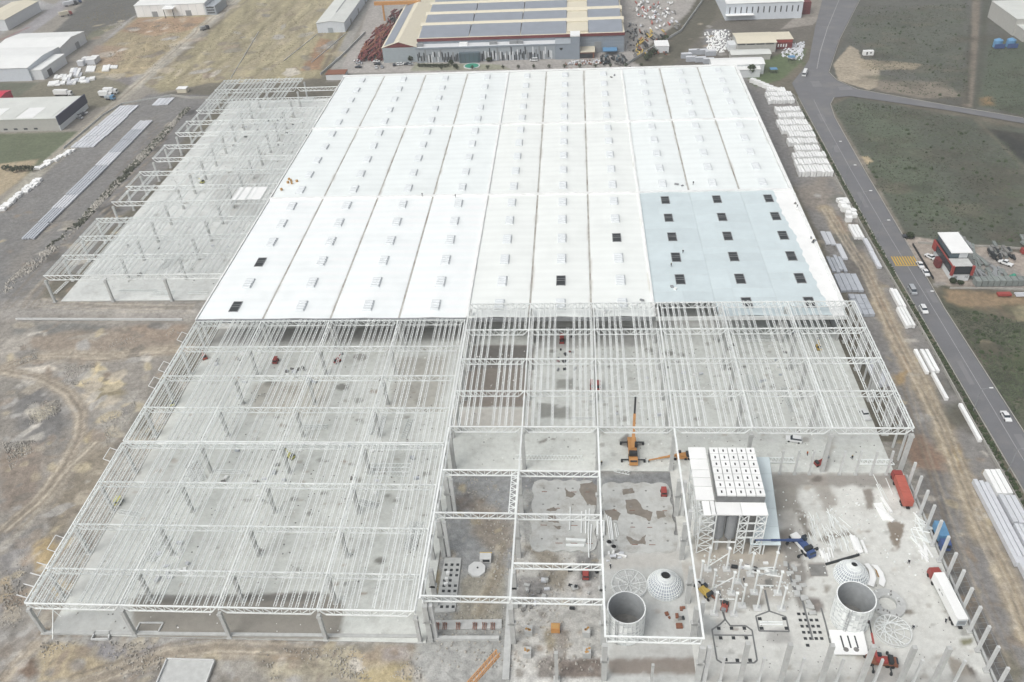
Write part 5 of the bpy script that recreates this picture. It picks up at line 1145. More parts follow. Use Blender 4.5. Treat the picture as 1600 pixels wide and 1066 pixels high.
machine(320, 560, 'red lift nearest the left edge of the rear frame', 'redo', 'lift', .6); machine(926, 606, 'dark red scissor lift on the left of a pair under the tall frame', 'red', 'scissor', 0, 0, 3); machine(935, 607, 'dark red scissor lift on the right of a pair under the tall frame', 'red', 'scissor', 0, 0, 3)
machine(1037, 772, 'red lift on the scalloped foundation with mud patches', 'red', 'scissor'); machine(1279, 545, 'yellow lift under the tall frame near its right edge', 'yellow', 'lift'); machine(1132, 950, 'rusty red drilling machine between the white posts', 'redo', 'lift', 2.8)
machine(878, 535, 'red scissor lift under the tall frame near the roof edge', 'red', 'scissor', 0, 0, 3.5); machine(915, 901, 'small red machine beside the round spoked frame', 'red', 'scissor'); machine(455, 715, 'yellow lift on the floor of the front frame', 'cloth_y', 'lift', 1.0); machine(270, 632, 'yellow lift near the left edge of the rear frame', 'cloth_y', 'lift', .3); machine(186, 786, 'yellow lift near the left edge of the front frame', 'cloth_y', 'scissor')
machine(316, 286, 'yellow forklift under the frame beside the grey slab stacks', 'cloth_y', 'lift', 1.2)
# ------------------------------------------------------------------ people
def person(px, py, rz, top, legs, label, lean=0.0, z=.01):
    x, y = G(px, py, z); t = thing('person', label, 'person', (x, y, z), rz)
    bm = bpy.data.meshes.new('body'); J = [(0, 0, .95), (0, 0, 1.2), (0, lean, 1.45), (0, lean*1.2, 1.56), (0, lean*1.3, 1.70), (.1, .02, .9), (.13, .12, .5), (.13, .02, .08), (.13, .16, .04), (-.1, -.02, .9), (-.13, -.06, .5), (-.13, -.2, .08), (-.13, -.06, .04), (.2, lean, 1.42), (.28, .03+lean, 1.13), (.27, .18+lean, .93), (-.2, lean, 1.42), (-.28, .0+lean, 1.13), (-.26, .1+lean, .9)]
    E_ = [(0, 1), (1, 2), (2, 3), (3, 4), (0, 5), (5, 6), (6, 7), (7, 8), (0, 9), (9, 10), (10, 11), (11, 12), (2, 13), (13, 14), (14, 15), (2, 16), (16, 17), (17, 18)]
    rad = [.15, .15, .17, .07, .11, .11, .08, .06, .05, .11, .08, .06, .05, .08, .06, .045, .08, .06, .045]
    bm.from_pydata(J, E_, []); o = link('body', bm, t); sm = o.modifiers.new('skin', 'SKIN'); 
    for i, s_ in enumerate(bm.skin_vertices[0].data): s_.radius = (rad[i], rad[i]*.8); s_.use_root = (i == 0)
    o.modifiers.new('sub', 'SUBSURF').levels = 1; bm.materials.append(M[legs])
    b = MB(); b.cyl(0, lean, .98, 1.5, .2, .23, 10); b.build('jacket', top, t); b = MB(); b.cyl(0, lean*1.3, 1.66, 1.72, .15, .14, 10); b.cyl(0, lean*1.3, 1.72, 1.82, .14, .06, 10); b.build('helmet', R.choice(['white', 'yellow']), t)
for (px, py, rz, top, legs, l, ln) in ((1261, 712, 1, 'cloth_o', 'cloth_d', 'worker in an orange vest walking on the apron beside the red loader', .05), (1331, 718, 2, 'cloth_d', 'cloth_d', 'worker in dark clothes between the slim columns and the tall frame', .05), (954, 888, .5, 'cloth_d', 'cloth_d', 'worker in dark clothes walking behind the round spoked frame', .1), (1426, 983, 2, 'cloth_d', 'cloth_d', 'worker in dark clothes beside the round cage of white pipes', .05),
                                       (1419, 881, 2, 'cloth_d', 'cloth_d', 'worker standing alone on the concrete yard above the trailer truck', 0), (1477, 973, 1, 'cloth_d', 'cloth_d', 'worker in dark clothes at the rear corner of the white trailer', .1), (940, 727, 0, 'cloth_d', 'cloth_d', 'worker in dark clothes at the pit edge left of the orange crane', 0), (1162, 909, 1, 'cloth_d', 'cloth_d', 'worker in dark clothes among the white steel posts', .1)):
    person(px, py, rz, top, legs, l, ln)
# roof workers
for k, (px, py) in enumerate(((660, 307), (712, 309), (1049, 417), (1067, 396), (1245, 325), (1270, 380), (1083, 289))):
    person(px, py, k, 'cloth_d', 'cloth_d', ('roof worker in dark clothes at the white roof curb', 'roof worker beside a skylight below the white roof curb', 'roof worker next to a dark skylight on the pale blue sheets', 'roof worker crouching on the pale blue sheets', 'roof worker near the right parapet of the pale blue roof', 'roof worker by the tool pile at the right parapet', 'roof worker at the white roof above the pale blue sheets')[k], .1, 12.5)
# ------------------------------------------------------------------ stacks
def slabs(x0, x1, y0, y1, n, h, label, m_='panel_g', gap=.22, z=-.15, name='concrete_slab', cat='slab', jit=.15, layers=1):
    w = (x1-x0)/n; jit = jit*2
    for k in range(n):
        o = MB().box(0, 0, 0, w-gap, y1-y0, h).build(name, m_, None, (x0+w*(k+.5), (y0+y1)/2+R.uniform(-jit, jit), z), R.uniform(-.006, .006)); tag(o, ('%s from left, ' % ORD[k] if n > 1 else '')+label, cat, label)
# left yard, two long rows
Y = 344; rows = [(327.5, 342.5, -137.8, -126.0, 6), (313.0, 326.9, -138.2, -125.4, 6), (298.5, 312.4, -138.8, -125.6, 6), (291, 298.0, -139, -126, 6), (283.5, 290.6, -139.6, -126.2, 6)]
for k, (y0, y1, x0, x1, n) in enumerate(rows): slabs(x0, x1, y0, y1, n, .5, 'slab in the %s bundle of the wide row by the dirt road' % ORD[k], 'panel', .34)
slabs(-118, -108, 342, 353, 4, .5, 'grey concrete slab lying at the far end of the wide row', 'panel', .34)
rows = [(306, 318, -115, -107.2), (292, 305.4, -114.9, -107.0), (276, 291.3, -114.6, -106.8), (260, 275.5, -114.4, -106.8), (243.5, 259.4, -114.2, -106.6), (228, 243, -114.2, -106.8), (214.5, 227.5, -114, -106.9), (200.5, 214, -113.6, -107), (186, 200, -113.4, -107.1)]
for k, (y0, y1, x0, x1) in enumerate(rows): slabs(x0, x1, y0, y1, 5, .7, 'slab in the %s bundle of the narrow row nearest the frame' % ORD[k], 'panel_g' if k % 3 else 'panel', .34)
# white blocks beside the dirt road
for k in range(22):
    px = 112-k*2.6+R.uniform(-3, 3); py = 236+k*1.35+R.uniform(-1.5, 1.5)
    x, y = G(px, py); tag(MB().box(0, 0, 0, R.uniform(1.6, 3), R.uniform(1.4, 2.6), R.uniform(.6, 1.3), R.uniform(-.3, .3)).build('white_block', 'white', None, (x, y, -.3)), 'white wrapped block in the upper heap beside the dirt road', 'block', 'upper heap of white blocks')
for k in range(26):
    f = k/25; px = 58-f*54+R.uniform(-4, 4); py = 283+f*43+R.uniform(-2, 2); x, y = G(px, py)
    tag(MB().box(0, 0, 0, R.uniform(1.6, 3.4), R.uniform(1.6, 3), R.uniform(.6, 1.4), R.uniform(-.4, .4)).build('white_block', 'white', None, (x, y, -.3)), 'white wrapped block in the lower heap at the left edge', 'block', 'lower heap of white blocks')
for k, (px, py, l, w) in enumerate(((118, 111, 9, 7), (142, 108, 12, 6), (166, 107, 12, 5), (92, 121, 7, 6), (106, 120, 7, 6), (122, 117, 8, 5), (85, 131, 8, 8), (95, 130, 6, 6), (112, 130, 6, 6), (120, 126, 5, 8), (137, 124, 5, 10), (104, 125, 6, 5), (133, 128, 4, 6), (178, 105, 6, 5))):
    x, y = G(px, py)
    for q in range(3): tag(MB().box(0, 0, 0, w/3-.12, l, R.uniform(.5, 1.3)).build('panel_pack', R.choice(['white', 'panel', 'white']), None, (x+(q-1)*w/3, y, -.2), .35), '%s from left, white panel pack in the %s stack below the left sheds' % (ORD[q], ORD[k]), 'panel pack', 'white panel packs below the left sheds')
for (px, py, s_) in ((128, 102, 4), (137, 97, 5), (145, 99, 6), (150, 95, 5)):
    x, y = G(px, py); t = thing('storage_tent', 'pale grey container stack near the white panel packs', 'container', (x, y, -.2), group='pale containers near the panel packs'); MB().box(0, 0, 0, s_, s_*.8, 3.2).build('body', 'panel', t); MB().box(0, 0, 3.2, s_+.2, s_*.8+.2, .15).build('roof', 'white', t)
# right yard, white packs below the junction
def pack_row(k, x0, n, y0, dep, h, skip=(), wid=1.28, mixed=False):
    for i in range(n):
        if i in skip: continue
        hh = h*R.uniform(.85, 1.1); t = tag(MB().box(0, 0, 0, wid-R.uniform(.22, .36), dep-R.uniform(.4, .9), hh).build('wrapped_pack', 'white', None, (x0+wid*(i+.5), y0+R.uniform(-.35, .35), -.2), R.uniform(-.03, .03)), '%s from left, white wrapped pack in the %s row from the road junction' % (ORD[i], ORD[k]), 'wrapped pack', 'white wrapped packs, %s row' % ORD[k])
for k, (x0, n, y0, dep, h) in enumerate(((240.5, 8, 337.5, 6, 2.0), (238.6, 11, 330.0, 6.2, 2.2), (238.4, 11, 322.8, 5.6, 2.2), (239.6, 10, 308.5, 6, 2.4), (238.6, 11, 301, 6, 2.0), (237.4, 12, 292, 7, 1.9), (237.6, 12, 284.0, 7, 1.9), (238.8, 11, 276.5, 6.2, 2.0), (238, 11, 268.5, 6, 2.1), (240, 9, 260.8, 6, 2.0), (237.2, 12, 252.8, 6, 2.2), (236.6, 12, 245, 6, 2.3), (236.2, 12, 236.5, 7.6, 2.7))):
    pack_row(k, x0, n, y0, dep, h, skip=(0,) if k in (4, 7) else ())
for k in range(8):
    x, y = G(1176+k*6.6, 128.5+k*2.7); tag(MB().box(0, 0, 0, 3.0, 2.6, 2.2, -.65).build('wrapped_pack', 'white', None, (x, y, -.2)), 'white wrapped pack in the slanting line at the boundary corner', 'wrapped pack', 'white wrapped packs, slanting line')
for k in range(18):
    f = k/17; x, y = G(1313+f*18+R.uniform(-6, 6), 313+f*30+R.uniform(-3, 3)); tag(MB().box(0, 0, 0, R.uniform(1.8, 2.6), R.uniform(1.6, 2.6), R.uniform(1.2, 2.6), R.uniform(-.2, .2)).build('white_bag', 'white', None, (x, y, -.2)), 'white bulk bag in the heap by the boundary wall', 'bulk bag', 'heap of white bulk bags')
slabs(234, 238.2, 172.3, 182.6, 2, .5, 'pale hollow slab of the pair nearest the white bulk bags', 'panel'); slabs(237.6, 239.8, 160.8, 172, 1, .7, 'single pale hollow slab beside the dark wet ground', 'panel')
slabs(231.6, 237.4, 152.5, 163, 4, .8, 'grey hollow slab in the stack with notched ends', 'panel_g', jit=.7); slabs(231.4, 239.8, 138.8, 150.2, 4, .9, 'grey hollow slab in the widest stack beside the roof', 'panel_g')
for k in range(4): slabs(233.2, 239.4, 123.2+k*3.2, 126.2+k*3.2, 3, 1.2, 'grey hollow slab in the stack behind the tall frame corner', 'panel_g')
slabs(228.6, 233.8, 85, 98.5, 4, 1.2, 'pale hollow slab in the stack hugging the tall frame', 'panel')
slabs(246.2, 250.2, 176.5, 187, 3, 1.2, 'white beam of the three below the bulk bags', 'white'); slabs(249.2, 251, 166.5, 176, 1, 1.0, 'long pale slab along the wall above its twin', 'panel'); slabs(249, 250.8, 154.5, 166.2, 1, 1.0, 'long pale slab along the wall below its twin', 'panel')
slabs(248.8, 251.4, 127.8, 139, 2, 1.4, 'white concrete beam of the pair by the boundary wall', 'white'); slabs(247.6, 251, 116, 127, 3, 1.4, 'white concrete beam of the bound trio by the wall', 'white')
for (x0, y0, y1, l) in ((246.2, 91, 103, 'white concrete beam lying apart on the gravel'), (248.2, 91.5, 103.2, 'white concrete beam next to the wall pair'), (249.7, 92, 103.4, 'white concrete beam closest to the wall in the group of three'), (247.8, 78.5, 91, 'lone white beam on the gravel below the group of three'), (251, 60, 76, 'long white beam lying against the boundary wall')): slabs(x0, x0+1.25, y0, y1, 1, 1.1, l, 'white')
slabs(243.3, 247.2, 15, 43.4, 3, 1.6, 'long white beam of the trio at the lower right', 'panel', jit=.3); slabs(247.6, 252, 38.5, 47.4, 3, 1.9, 'white beam in the topmost bundle by the wall at lower right', 'white')
slabs(247.8, 252.2, 28.5, 38, 3, 1.9, 'grey beam in the second bundle by the wall at lower right', 'panel'); slabs(247.8, 252.2, 18.5, 28, 4, 1.8, 'grey beam in the third bundle by the wall at lower right', 'panel'); slabs(244, 252, 4, 17.5, 6, 1.7, 'pale beam in the nearest bundle at lower right', 'panel'); slabs(241.5, 247, -8, 3, 4, 1.6, 'pale beam at the lower right picture edge', 'panel')
# loose steel in the yard
def litter(n, box, l, m_, label, lw=(.09, .2), ang=(0, .3), nm='steel_section'):
    for k in range(n):
        x, y = G(R.uniform(box[0], box[2]), R.uniform(box[1], box[3])); a = R.uniform(*ang); L = R.uniform(*l); w = R.uniform(*lw)
        tag(MB().bar((0, -L/2, 0), (0, L/2, 0), w, w).build(nm, m_, None, (x, y, .05+w/2), a), label, 'steel section', label)
litter(22, (1265, 802, 1300, 845), (3, 7), 'steel', 'thin white steel section in the loose pile behind the blue crane', ang=(-.1, .2)); litter(18, (1295, 808, 1325, 838), (2, 5), 'steel', 'thin white steel section scattered beside the wet floor patches', ang=(-.2, .7))
litter(16, (1292, 840, 1325, 858), (2.5, 4.5), 'steel', 'white steel section in the neat row above the ribbed cone', ang=(-.05, .1)); litter(5, (1325, 840, 1352, 856), (4, 5.5), 'white', 'broad white steel plate lying in the row above the ribbed cone', (.5, .9), (.0, .15)); litter(12, (1276, 862, 1302, 874), (2, 3.5), 'white', 'white steel section in the small row next to the blue crane', (.2, .45), (-.1, .2))
litter(26, (1424, 805, 1452, 848), (2, 5), 'steel', 'white steel section in the tangled heap beside the short columns', (.15, .4), (-.3, 1.6)); litter(8, (1437, 855, 1454, 872), (3, 5), 'white', 'white steel section in the heap beside the blue lorry', (.3, .5), (-.2, .5))
litter(4, (1374, 788, 1392, 808), (4, 6), 'white', 'white steel profile leaning near the brown puddle', (.25, .8), (.2, .5)); litter(4, (1368, 750, 1390, 775), (4, 7), 'steel', 'thin white rail on the apron near the red lorry', (.12, .25), (.0, .1))
q = G(1378, 800); t = tag(MB().box(0, 0, 0, 2.2, 6, .3).build('white_plate', 'white', None, (*q, 0), .12), 'broad white plate on the apron above the brown puddle', 'plate')
(x0, y0), (x1, y1) = G(1290, 883), G(1342, 868); tag(MB().bar((0, 0, 0), (x1-x0, y1-y0, 0), .5, .5).build('dark_beam', 'dark', None, (x0, y0, .3)), 'long dark beam lying behind the ribbed cone', 'beam')
x, y = G(1278, 891); t = tag(MB().box(0, 0, 0, 4, 3.4, .08).build('floor_plate', 'conc_d', None, (x, y, 0)), 'dark square plate on the yard floor left of the ribbed cone', 'plate')
# rails of the long truss parked on the apron edge
for (a, c, l) in (((1200, 724), (1242, 724), 'white truss lying on the apron right of the filter house'), ((1340, 727), (1398, 729), 'white truss lying before the slim columns near the frame corner')):
    (x0, y0), (x1, y1) = G(*a), G(*c); t = thing('stored_truss', l, 'truss', (x0, y0, 0)); b = MB(); L = x1-x0
    for dy in (0, 1.8): b.bar((0, dy, .4), (L, dy, .4), .35)
    for k in range(8): b.bar((L*k/8, 0, .4), (L*(k+.5)/8, 1.8, .4), .16, cap=False); b.bar((L*(k+.5)/8, 1.8, .4), (L*(k+1)/8, 0, .4), .16, cap=False)
    b.build('lattice', 'steel', t)
# material on the floors under the frames
def truss_pile(px, py, L, w, n, label, rz=0, par=None):
    x, y = G(px, py); t = thing('stored_truss', label, 'truss', (x, y, 0), rz)
    for k in range(n):
        b = MB(); o = (k-(n-1)/2)*w*1.1
        for dx in (-w/2, w/2): b.bar((o+dx, -L/2, .25), (o+dx, L/2, .25), .16)
        for q in range(int(L)): b.bar((o-w/2, -L/2+q, .25), (o+w/2, -L/2+q+.5, .25), .1, cap=False); b.bar((o+w/2, -L/2+q+.5, .25), (o-w/2, -L/2+q+1, .25), .1, cap=False)
        b.build('lattice', 'steel', t)
truss_pile(608, 735, 12, 1.6, 3, 'pair of white lattice trusses lying crosswise on the front frame floor', 1.57); truss_pile(636, 670, 9, 1.5, 1, 'white lattice truss standing near the rear frame edge', -.1); truss_pile(590, 665, 9, .9, 4, 'row of white lattice purlins on the rear frame floor', -.05)
truss_pile(490, 668, 9, 1.0, 2, 'white beams lying crosswise on the rear frame floor', 1.57); truss_pile(305, 738, 10, .8, 5, 'fan of white sections spread on the front frame floor', .6); truss_pile(360, 738, 9, .7, 2, 'thin white rails lying crosswise left of the fan', 1.55); truss_pile(645, 838, 10, .8, 4, 'stack of white purlins near the right side of the front frame', -.05)
truss_pile(250, 858, 9, 1.0, 3, 'grey white sections lying in the first bay of the front frame', -.1); truss_pile(576, 788, 6, .7, 3, 'small heap of grey sections in the front frame centre', 1.3); truss_pile(203, 803, 7, .8, 2, 'white sections close to the left edge of the front frame', 1.4)
truss_pile(1185, 530, 11, .9, 3, 'long white sections under the tall frame near the roof', 1.57); truss_pile(1232, 625, 12, .8, 3, 'white sections on the floor under the tall frame right half', .05); truss_pile(1175, 600, 9, .7, 3, 'white sections on the floor under the tall frame centre', .1); truss_pile(912, 655, 8, .6, 2, 'white rails under the tall frame near the brown ground', 1.57); truss_pile(935, 628, 6, .6, 2, 'short white rails under the tall frame beside the scissor lifts', 1.57)
truss_pile(858, 716, 20, 1.9, 1, 'long white truss lying at the pit edge under the portal', 1.57); truss_pile(972, 738, 4.5, 1.3, 1, 'short white truss lying tilted in the grey pit', 1.3); truss_pile(255, 459, 9, 1.5, 2, 'white trusses lying at the front of the far frame', 1.57); truss_pile(215, 455, 16, 1.3, 1, 'long lattice lying at the edge of the far frame floor', 1.57); truss_pile(310, 458, 8, 1.3, 1, 'short white truss near the white roof on the far frame floor', 1.57); truss_pile(96, 450, 9, 1.3, 1, 'white truss along the left edge of the far frame floor', -.1)
truss_pile(265, 410, 10, .8, 6, 'dark striped bundle of purlins under the far frame', -.1); truss_pile(480, 157, 10, 1.5, 4, 'panels laid on the floor at the rear of the far frame', 0)
def clutter(n, box, label, mats=('panel', 'white', 'panel_g', 'conc_d'), s=(.5, 1.6), h=(.3, 1.0)):
    for k in range(n):
        x, y = G(R.uniform(box[0], box[2]), R.uniform(box[1], box[3])); a = R.uniform(.6, 1)*R.uniform(*s)
        tag(MB().box(0, 0, 0, R.uniform(*s), a, R.uniform(*h), R.uniform(-.4, .4)).build('material_pallet', R.choice(mats), None, (x, y, .01)), label, 'pallet', label)
clutter(14, (238, 850, 300, 912), 'pale pallet of fittings in the first bays of the front frame', ('white', 'panel')); clutter(16, (440, 575, 500, 600), 'pale pallet in the group under the rear frame centre'); clutter(12, (330, 700, 480, 790), 'scattered pallet on the front frame floor'); clutter(12, (540, 690, 660, 800), 'scattered pallet in the right bays of the front frame')
clutter(10, (330, 540, 460, 640), 'scattered pallet under the rear frame left half'); clutter(14, (870, 520, 900, 580), 'pallet of dark fittings under the tall frame second bay', ('dark', 'maroon', 'grey')); clutter(14, (1130, 505, 1260, 600), 'pallet under the tall frame right half'); clutter(10, (940, 560, 1100, 650), 'scattered pallet under the tall frame centre')
clutter(26, (350, 185, 480, 240), 'dark pallet on the far frame floor', ('dark', 'conc_d', 'panel')); clutter(12, (180, 380, 380, 440), 'scattered pallet near the front of the far frame'); clutter(10, (1140, 880, 1210, 900), 'small crate among the white steel posts', ('white', 'dark', 'panel')); clutter(8, (1040, 950, 1068, 980), 'timber and brick heap on the floor beside the near silo', ('rust', 'rust', 'dark', 'conc_d'), (.4, 1.6), (.2, .7))
clutter(16, (815, 905, 860, 960), 'small grey block in the near pit corner', ('conc', 'conc_d', 'panel')); clutter(12, (890, 890, 935, 960), 'small dark block along the near pit wall', ('conc', 'conc_d', 'dark')); clutter(12, (945, 862, 975, 882), 'broken white fitting on the sandy strip below the foundation', ('white', 'panel', 'conc_d'))
# dirt and machines on the roof
for k, (px, py) in enumerate(((452, 281), (450, 286), (455, 283), (464, 284), (440, 297), (456, 287))):
    x, y = G(px, py, 12.4); tag(MB().box(0, 0, 0, .9, .8, .9, k).build('roof_bundle', 'wood', None, (x, y, 12.35)), 'brown bundle of membrane rolls at the left roof edge', 'bundle', 'brown bundles at the left roof edge')
for k, (px, py) in enumerate(((1240, 303), (1243, 318), (1246, 327), (1268, 372), (1272, 378), (1298, 437), (1057, 288), (1066, 290), (1050, 448), (1055, 452), (952, 488), (945, 488), (1003, 470), (990, 478), (960, 118), (955, 121))):
    x, y = G(px, py, 12.4); tag(MB().box(0, 0, 0, R.uniform(.8, 2), R.uniform(.6, 1.2), R.uniform(.3, .7), k).build('roof_tool', R.choice(['conc_d', 'white', 'grey']), None, (x, y, 12.3)), 'small pile of tools and offcuts lying on the roof', 'tools', 'tool piles on the roof')
# ------------------------------------------------------------------ background buildings
def bld(name, label, x0, x1, y0, y1, h, wall, roofm, rise=0.0, axis='y', z=-.3, cat='building', eave=.4):
    t = thing(name, label, cat, (x0, y0, z)); w, d = x1-x0, y1-y0
    if rise:
        MB().gable(0, w, 0, d, 0, h, h+rise, axis).build('wall', wall, t); b = MB()
        if axis == 'y':
            for xa, za, xb, zb in ((-eave, h-.05, w/2, h+rise+.08), (w/2, h+rise+.08, w+eave, h-.05)):
                b.add([(xa, -eave, za), (xb, -eave, zb), (xb, d+eave, zb), (xa, d+eave, za), (xa, -eave, za+.15), (xb, -eave, zb+.15), (xb, d+eave, zb+.15), (xa, d+eave, za+.15)], [(3, 2, 1, 0), (4, 5, 6, 7), (0, 1, 5, 4), (1, 2, 6, 5), (2, 3, 7, 6), (3, 0, 4, 7)])
        else:
            for ya, za, yb, zb in ((-eave, h-.05, d/2, h+rise+.08), (d/2, h+rise+.08, d+eave, h-.05)):
                b.add([(-eave, ya, za), (w+eave, ya, za), (w+eave, yb, zb), (-eave, yb, zb), (-eave, ya, za+.15), (w+eave, ya, za+.15), (w+eave, yb, zb+.15), (-eave, yb, zb+.15)], [(3, 2, 1, 0), (4, 5, 6, 7), (0, 1, 5, 4), (1, 2, 6, 5), (2, 3, 7, 6), (3, 0, 4, 7)])
        b.build('roof', roofm, t)
    else:
        MB().box(w/2, d/2, 0, w, d, h).build('wall', wall, t); MB().box(w/2, d/2, h, w+eave, d+eave, .3).build('roof', roofm, t)
    return t
def panel(t, name, m_, x, y, z, sx, sy, sz): return MB().box(x, y, z, sx, sy, sz).build(name, m_, t)
mat('facade', C(176, 186, 190), .6, var=.05); mat('facade_d', C(150, 160, 170), .6, var=.05); mat('wallw', C(226, 230, 232), .7, var=.05); mat('roofw', C(244, 246, 244), .6, var=.05, scale=.1); mat('wallb', C(218, 225, 232), .7, var=.05); mat('roofg', C(220, 223, 218), .7, var=.08, scale=.1); mat('wallg', C(190, 190, 184), .8, var=.06)
# factory with solar roof
t = bld('solar_factory', 'big factory with rows of solar panels between cream roof ridges', 33, 165, 413, 640, 12.0, 'facade_d', 'cream', z=-.3)
panel(t, 'fascia', 'maroon', 66, -.35, 10.6, 132.6, .5, 1.7)
for k in range(9):
    y = 1.5+k*24.0
    for (xa, xb) in ((1, 33), (33.6, 66), (66.6, 95.5), (109.5, 131)):
        b = MB(); b.add([(xa, y, 12.4), (xb, y, 12.4), (xb, y+18.5, 14.6), (xa, y+18.5, 14.6), (xa, y, 12.3), (xb, y, 12.3), (xb, y+18.5, 12.3), (xa, y+18.5, 12.3)], [(0, 1, 2, 3), (0, 4, 5, 1), (1, 5, 6, 2), (2, 6, 7, 3), (3, 7, 4, 0)]); b.build('solar_array', 'solar', t)
    b = MB(); b.gable(-.5, 132.5, y+18.6, y+23.6, 12.3, 14.2, 15.6, 'x'); b.build('roof_ridge', 'cream', t)
    panel(t, 'roof_panel', 'cream', 102.5, y+9.5, 12.3, 13.5, 18, 1.2)
for k in range(24): panel(t, 'wall_joint', 'greyb', 106+k*1.2, -.06, 0, .12, .1, 10.6)
for zz in (2.5, 4.5, 6.5, 8.5): panel(t, 'wall_joint', 'greyb', 118, -.07, zz, 28, .1, .14)
panel(t, 'loading_dock', 'rust', 106, -5.2, 0, 14, 10, 3.8); panel(t, 'dock_roof', 'cream', 106, -5.2, 3.8, 15, 10.6, .5); panel(t, 'dock_opening', 'dark', 106, -10.3, .3, 12, .2, 2.8); panel(t, 'canopy', 'blue_l', 123, -4, 3.0, 9, 7, .4); panel(t, 'door', 'grey', 115.5, -.2, 0, 4.5, .3, 7)
t = bld('striped_office', 'low office front with grey and white vertical stripes below the solar roof', 33.2, 121.5, 403.6, 412.6, 8.6, 'greyb', 'wallw', z=-.3)
panel(t, 'parapet', 'facade_d', 44, -.1, 8.6, 88.6, .5, .9)
for k in range(88):
    x = .8+k*.98
    if 27 < x < 41: continue
    z0 = R.choice([.2, .2, 1.2, 3.5]); h_ = R.choice([3.2, 4.5, 5.2]); m_ = R.choice(['dark', 'dark', 'wallw', 'grey']); panel(t, 'facade_strip', m_, x, -.12, z0, .62 if m_ == 'dark' else .75, .2, min(h_, 8.2-z0))
panel(t, 'entrance_glazing', 'glassw', 34, -1.4, 0, 13, 2.8, 6.2)
for k in range(5): panel(t, 'mullion', 'dark', 28.5+k*2.8, -2.84, 0, .15, .1, 6.2)
for x in (2, 30, 49, 62, 66): panel(t, 'roof_unit', R.choice(['white', 'grey']), x, 5, 8.9, R.uniform(2, 6), 2.4, 1.6)
t = bld('stair_tower', 'grey block with a dark emblem beside the striped office front', 121.6, 137, 402.4, 414, 9.5, 'facade_d', 'greyb', z=-.3); panel(t, 'tower', 'facade_d', 12.4, 4, 0, 5.6, 9, 14); panel(t, 'tower_cap', 'white', 12.4, 4, 14, 6, 9.4, .7)
b = MB(); b.add([(2.6, -.1, 7.2), (4.8, -.1, 7.2), (4.4, -.1, 6.2), (3.7, -.1, 5.6), (3.0, -.1, 6.2), (2.6, -.16, 7.2), (4.8, -.16, 7.2), (4.4, -.16, 6.2), (3.7, -.16, 5.6), (3.0, -.16, 6.2)], [(5, 9, 8, 7, 6), (0, 1, 2, 3, 4)]); b.build('emblem', 'dark', t)
t = bld('gable_wing', 'blue grey wing with dark red gable left of the solar roof', 11, 33, 405.8, 640, 9.4, 'facade', 'cream', 3.4); panel(t, 'solar_strip', 'solar', 5.2, 118, 0, .1, .1, .1)
b = MB(); b.add([(1.0, 2, 10.05), (7.5, 2, 12.06), (7.5, 225, 12.06), (1.0, 225, 10.05)], [(0, 1, 2, 3)]); b.build('solar_array', 'solar', t)
b = MB(); b.add([(.2, -.06, 9.5), (21.8, -.06, 9.5), (11, -.06, 12.7), (.2, -.12, 9.5), (21.8, -.12, 9.5), (11, -.12, 12.7)], [(3, 4, 5), (2, 1, 0)]); b.build('gable', 'maroon', t)
for k in range(8): panel(t, 'wall_joint', 'greyb', 11, -.08, 1+k*1.05, 22, .1, .1)
# gantry crane and rusty stock
t = thing('gantry_crane', 'orange gantry crane over the rusty steel stock', 'gantry crane', (-5, 497, 0)); panel(t, 'leg', 'orange', 0, 0, 0, 1.2, 1.2, 12); panel(t, 'leg', 'orange', 19, 0, 0, 1.2, 1.2, 12); panel(t, 'girder', 'orange', 11, 0, 11, 34, 2.4, 2.2)
def heap(label, x0, x1, y0, y1, n, m_, L=(4, 12), hmax=2.4, name='steel_stock'):
    t = thing(name, label, 'stockpile', (x0, y0, 0))
    for k in range(n):
        x, y, l = R.uniform(0, x1-x0), R.uniform(0, y1-y0), R.uniform(*L); a = R.uniform(-.4, .4); b = MB(); b.bar((-math.sin(a)*l/2, -l/2, 0), (math.sin(a)*l/2, l/2, 0), R.uniform(.5, 1.2), R.uniform(.4, .9)); b.build('bar_bundle', R.choice(m_), t, (x, y, R.uniform(.2, hmax)))
    return t
heap('large rusty steel stockpile next to the blue grey wing', -8, 9.5, 411, 446, 150, ['maroon', 'maroon', 'rust', 'maroon', 'rust']); heap('smaller rusty steel stockpile behind the large one', -7, 9, 452, 482, 90, ['maroon', 'rust', 'maroon']); heap('rusty steel stock under the orange gantry crane', -2, 12, 488, 515, 50, ['maroon', 'dark', 'maroon'])
heap('heap of dark pipes at the factory corner', 150, 165, 388, 400, 60, ['conc_d', 'dark', 'glassw', 'dark'], (2, 6)); heap('heap of white scrap before the factory dock', 128, 152, 389.5, 397, 70, ['white', 'panel', 'rust'], (.6, 2), .9); heap('rows of orange and white pipes in the far yard', 178, 205, 455, 520, 90, ['white', 'redo', 'panel', 'white', 'conc_d', 'white'], (2, 6), 1.2); heap('dark steel sections in the far yard', 172, 194, 405, 450, 60, ['dark', 'yellow', 'rust', 'conc_d'], (3, 8), 1.2)
heap('dark scrap rings and drums right of the solar factory', 168, 176, 402, 470, 40, ['dark', 'conc_d', 'grey'], (1, 3), 1.2); heap('heap of timber and pipes behind the white roof', 118, 168, 378.5, 381.5, 40, ['rust', 'dark', 'rust'], (1, 3), 1.0)
t = thing('low_pool', 'green oval pond with pale rim before the office entrance', 'pond', (*G(737, 103), 0)); MB().cyl(0, 0, -.3, .1, 5.2, n=24).build('rim', 'conc_l', t); MB().cyl(0, 0, .1, .14, 4.4, n=24).build('water', 'teal', t)
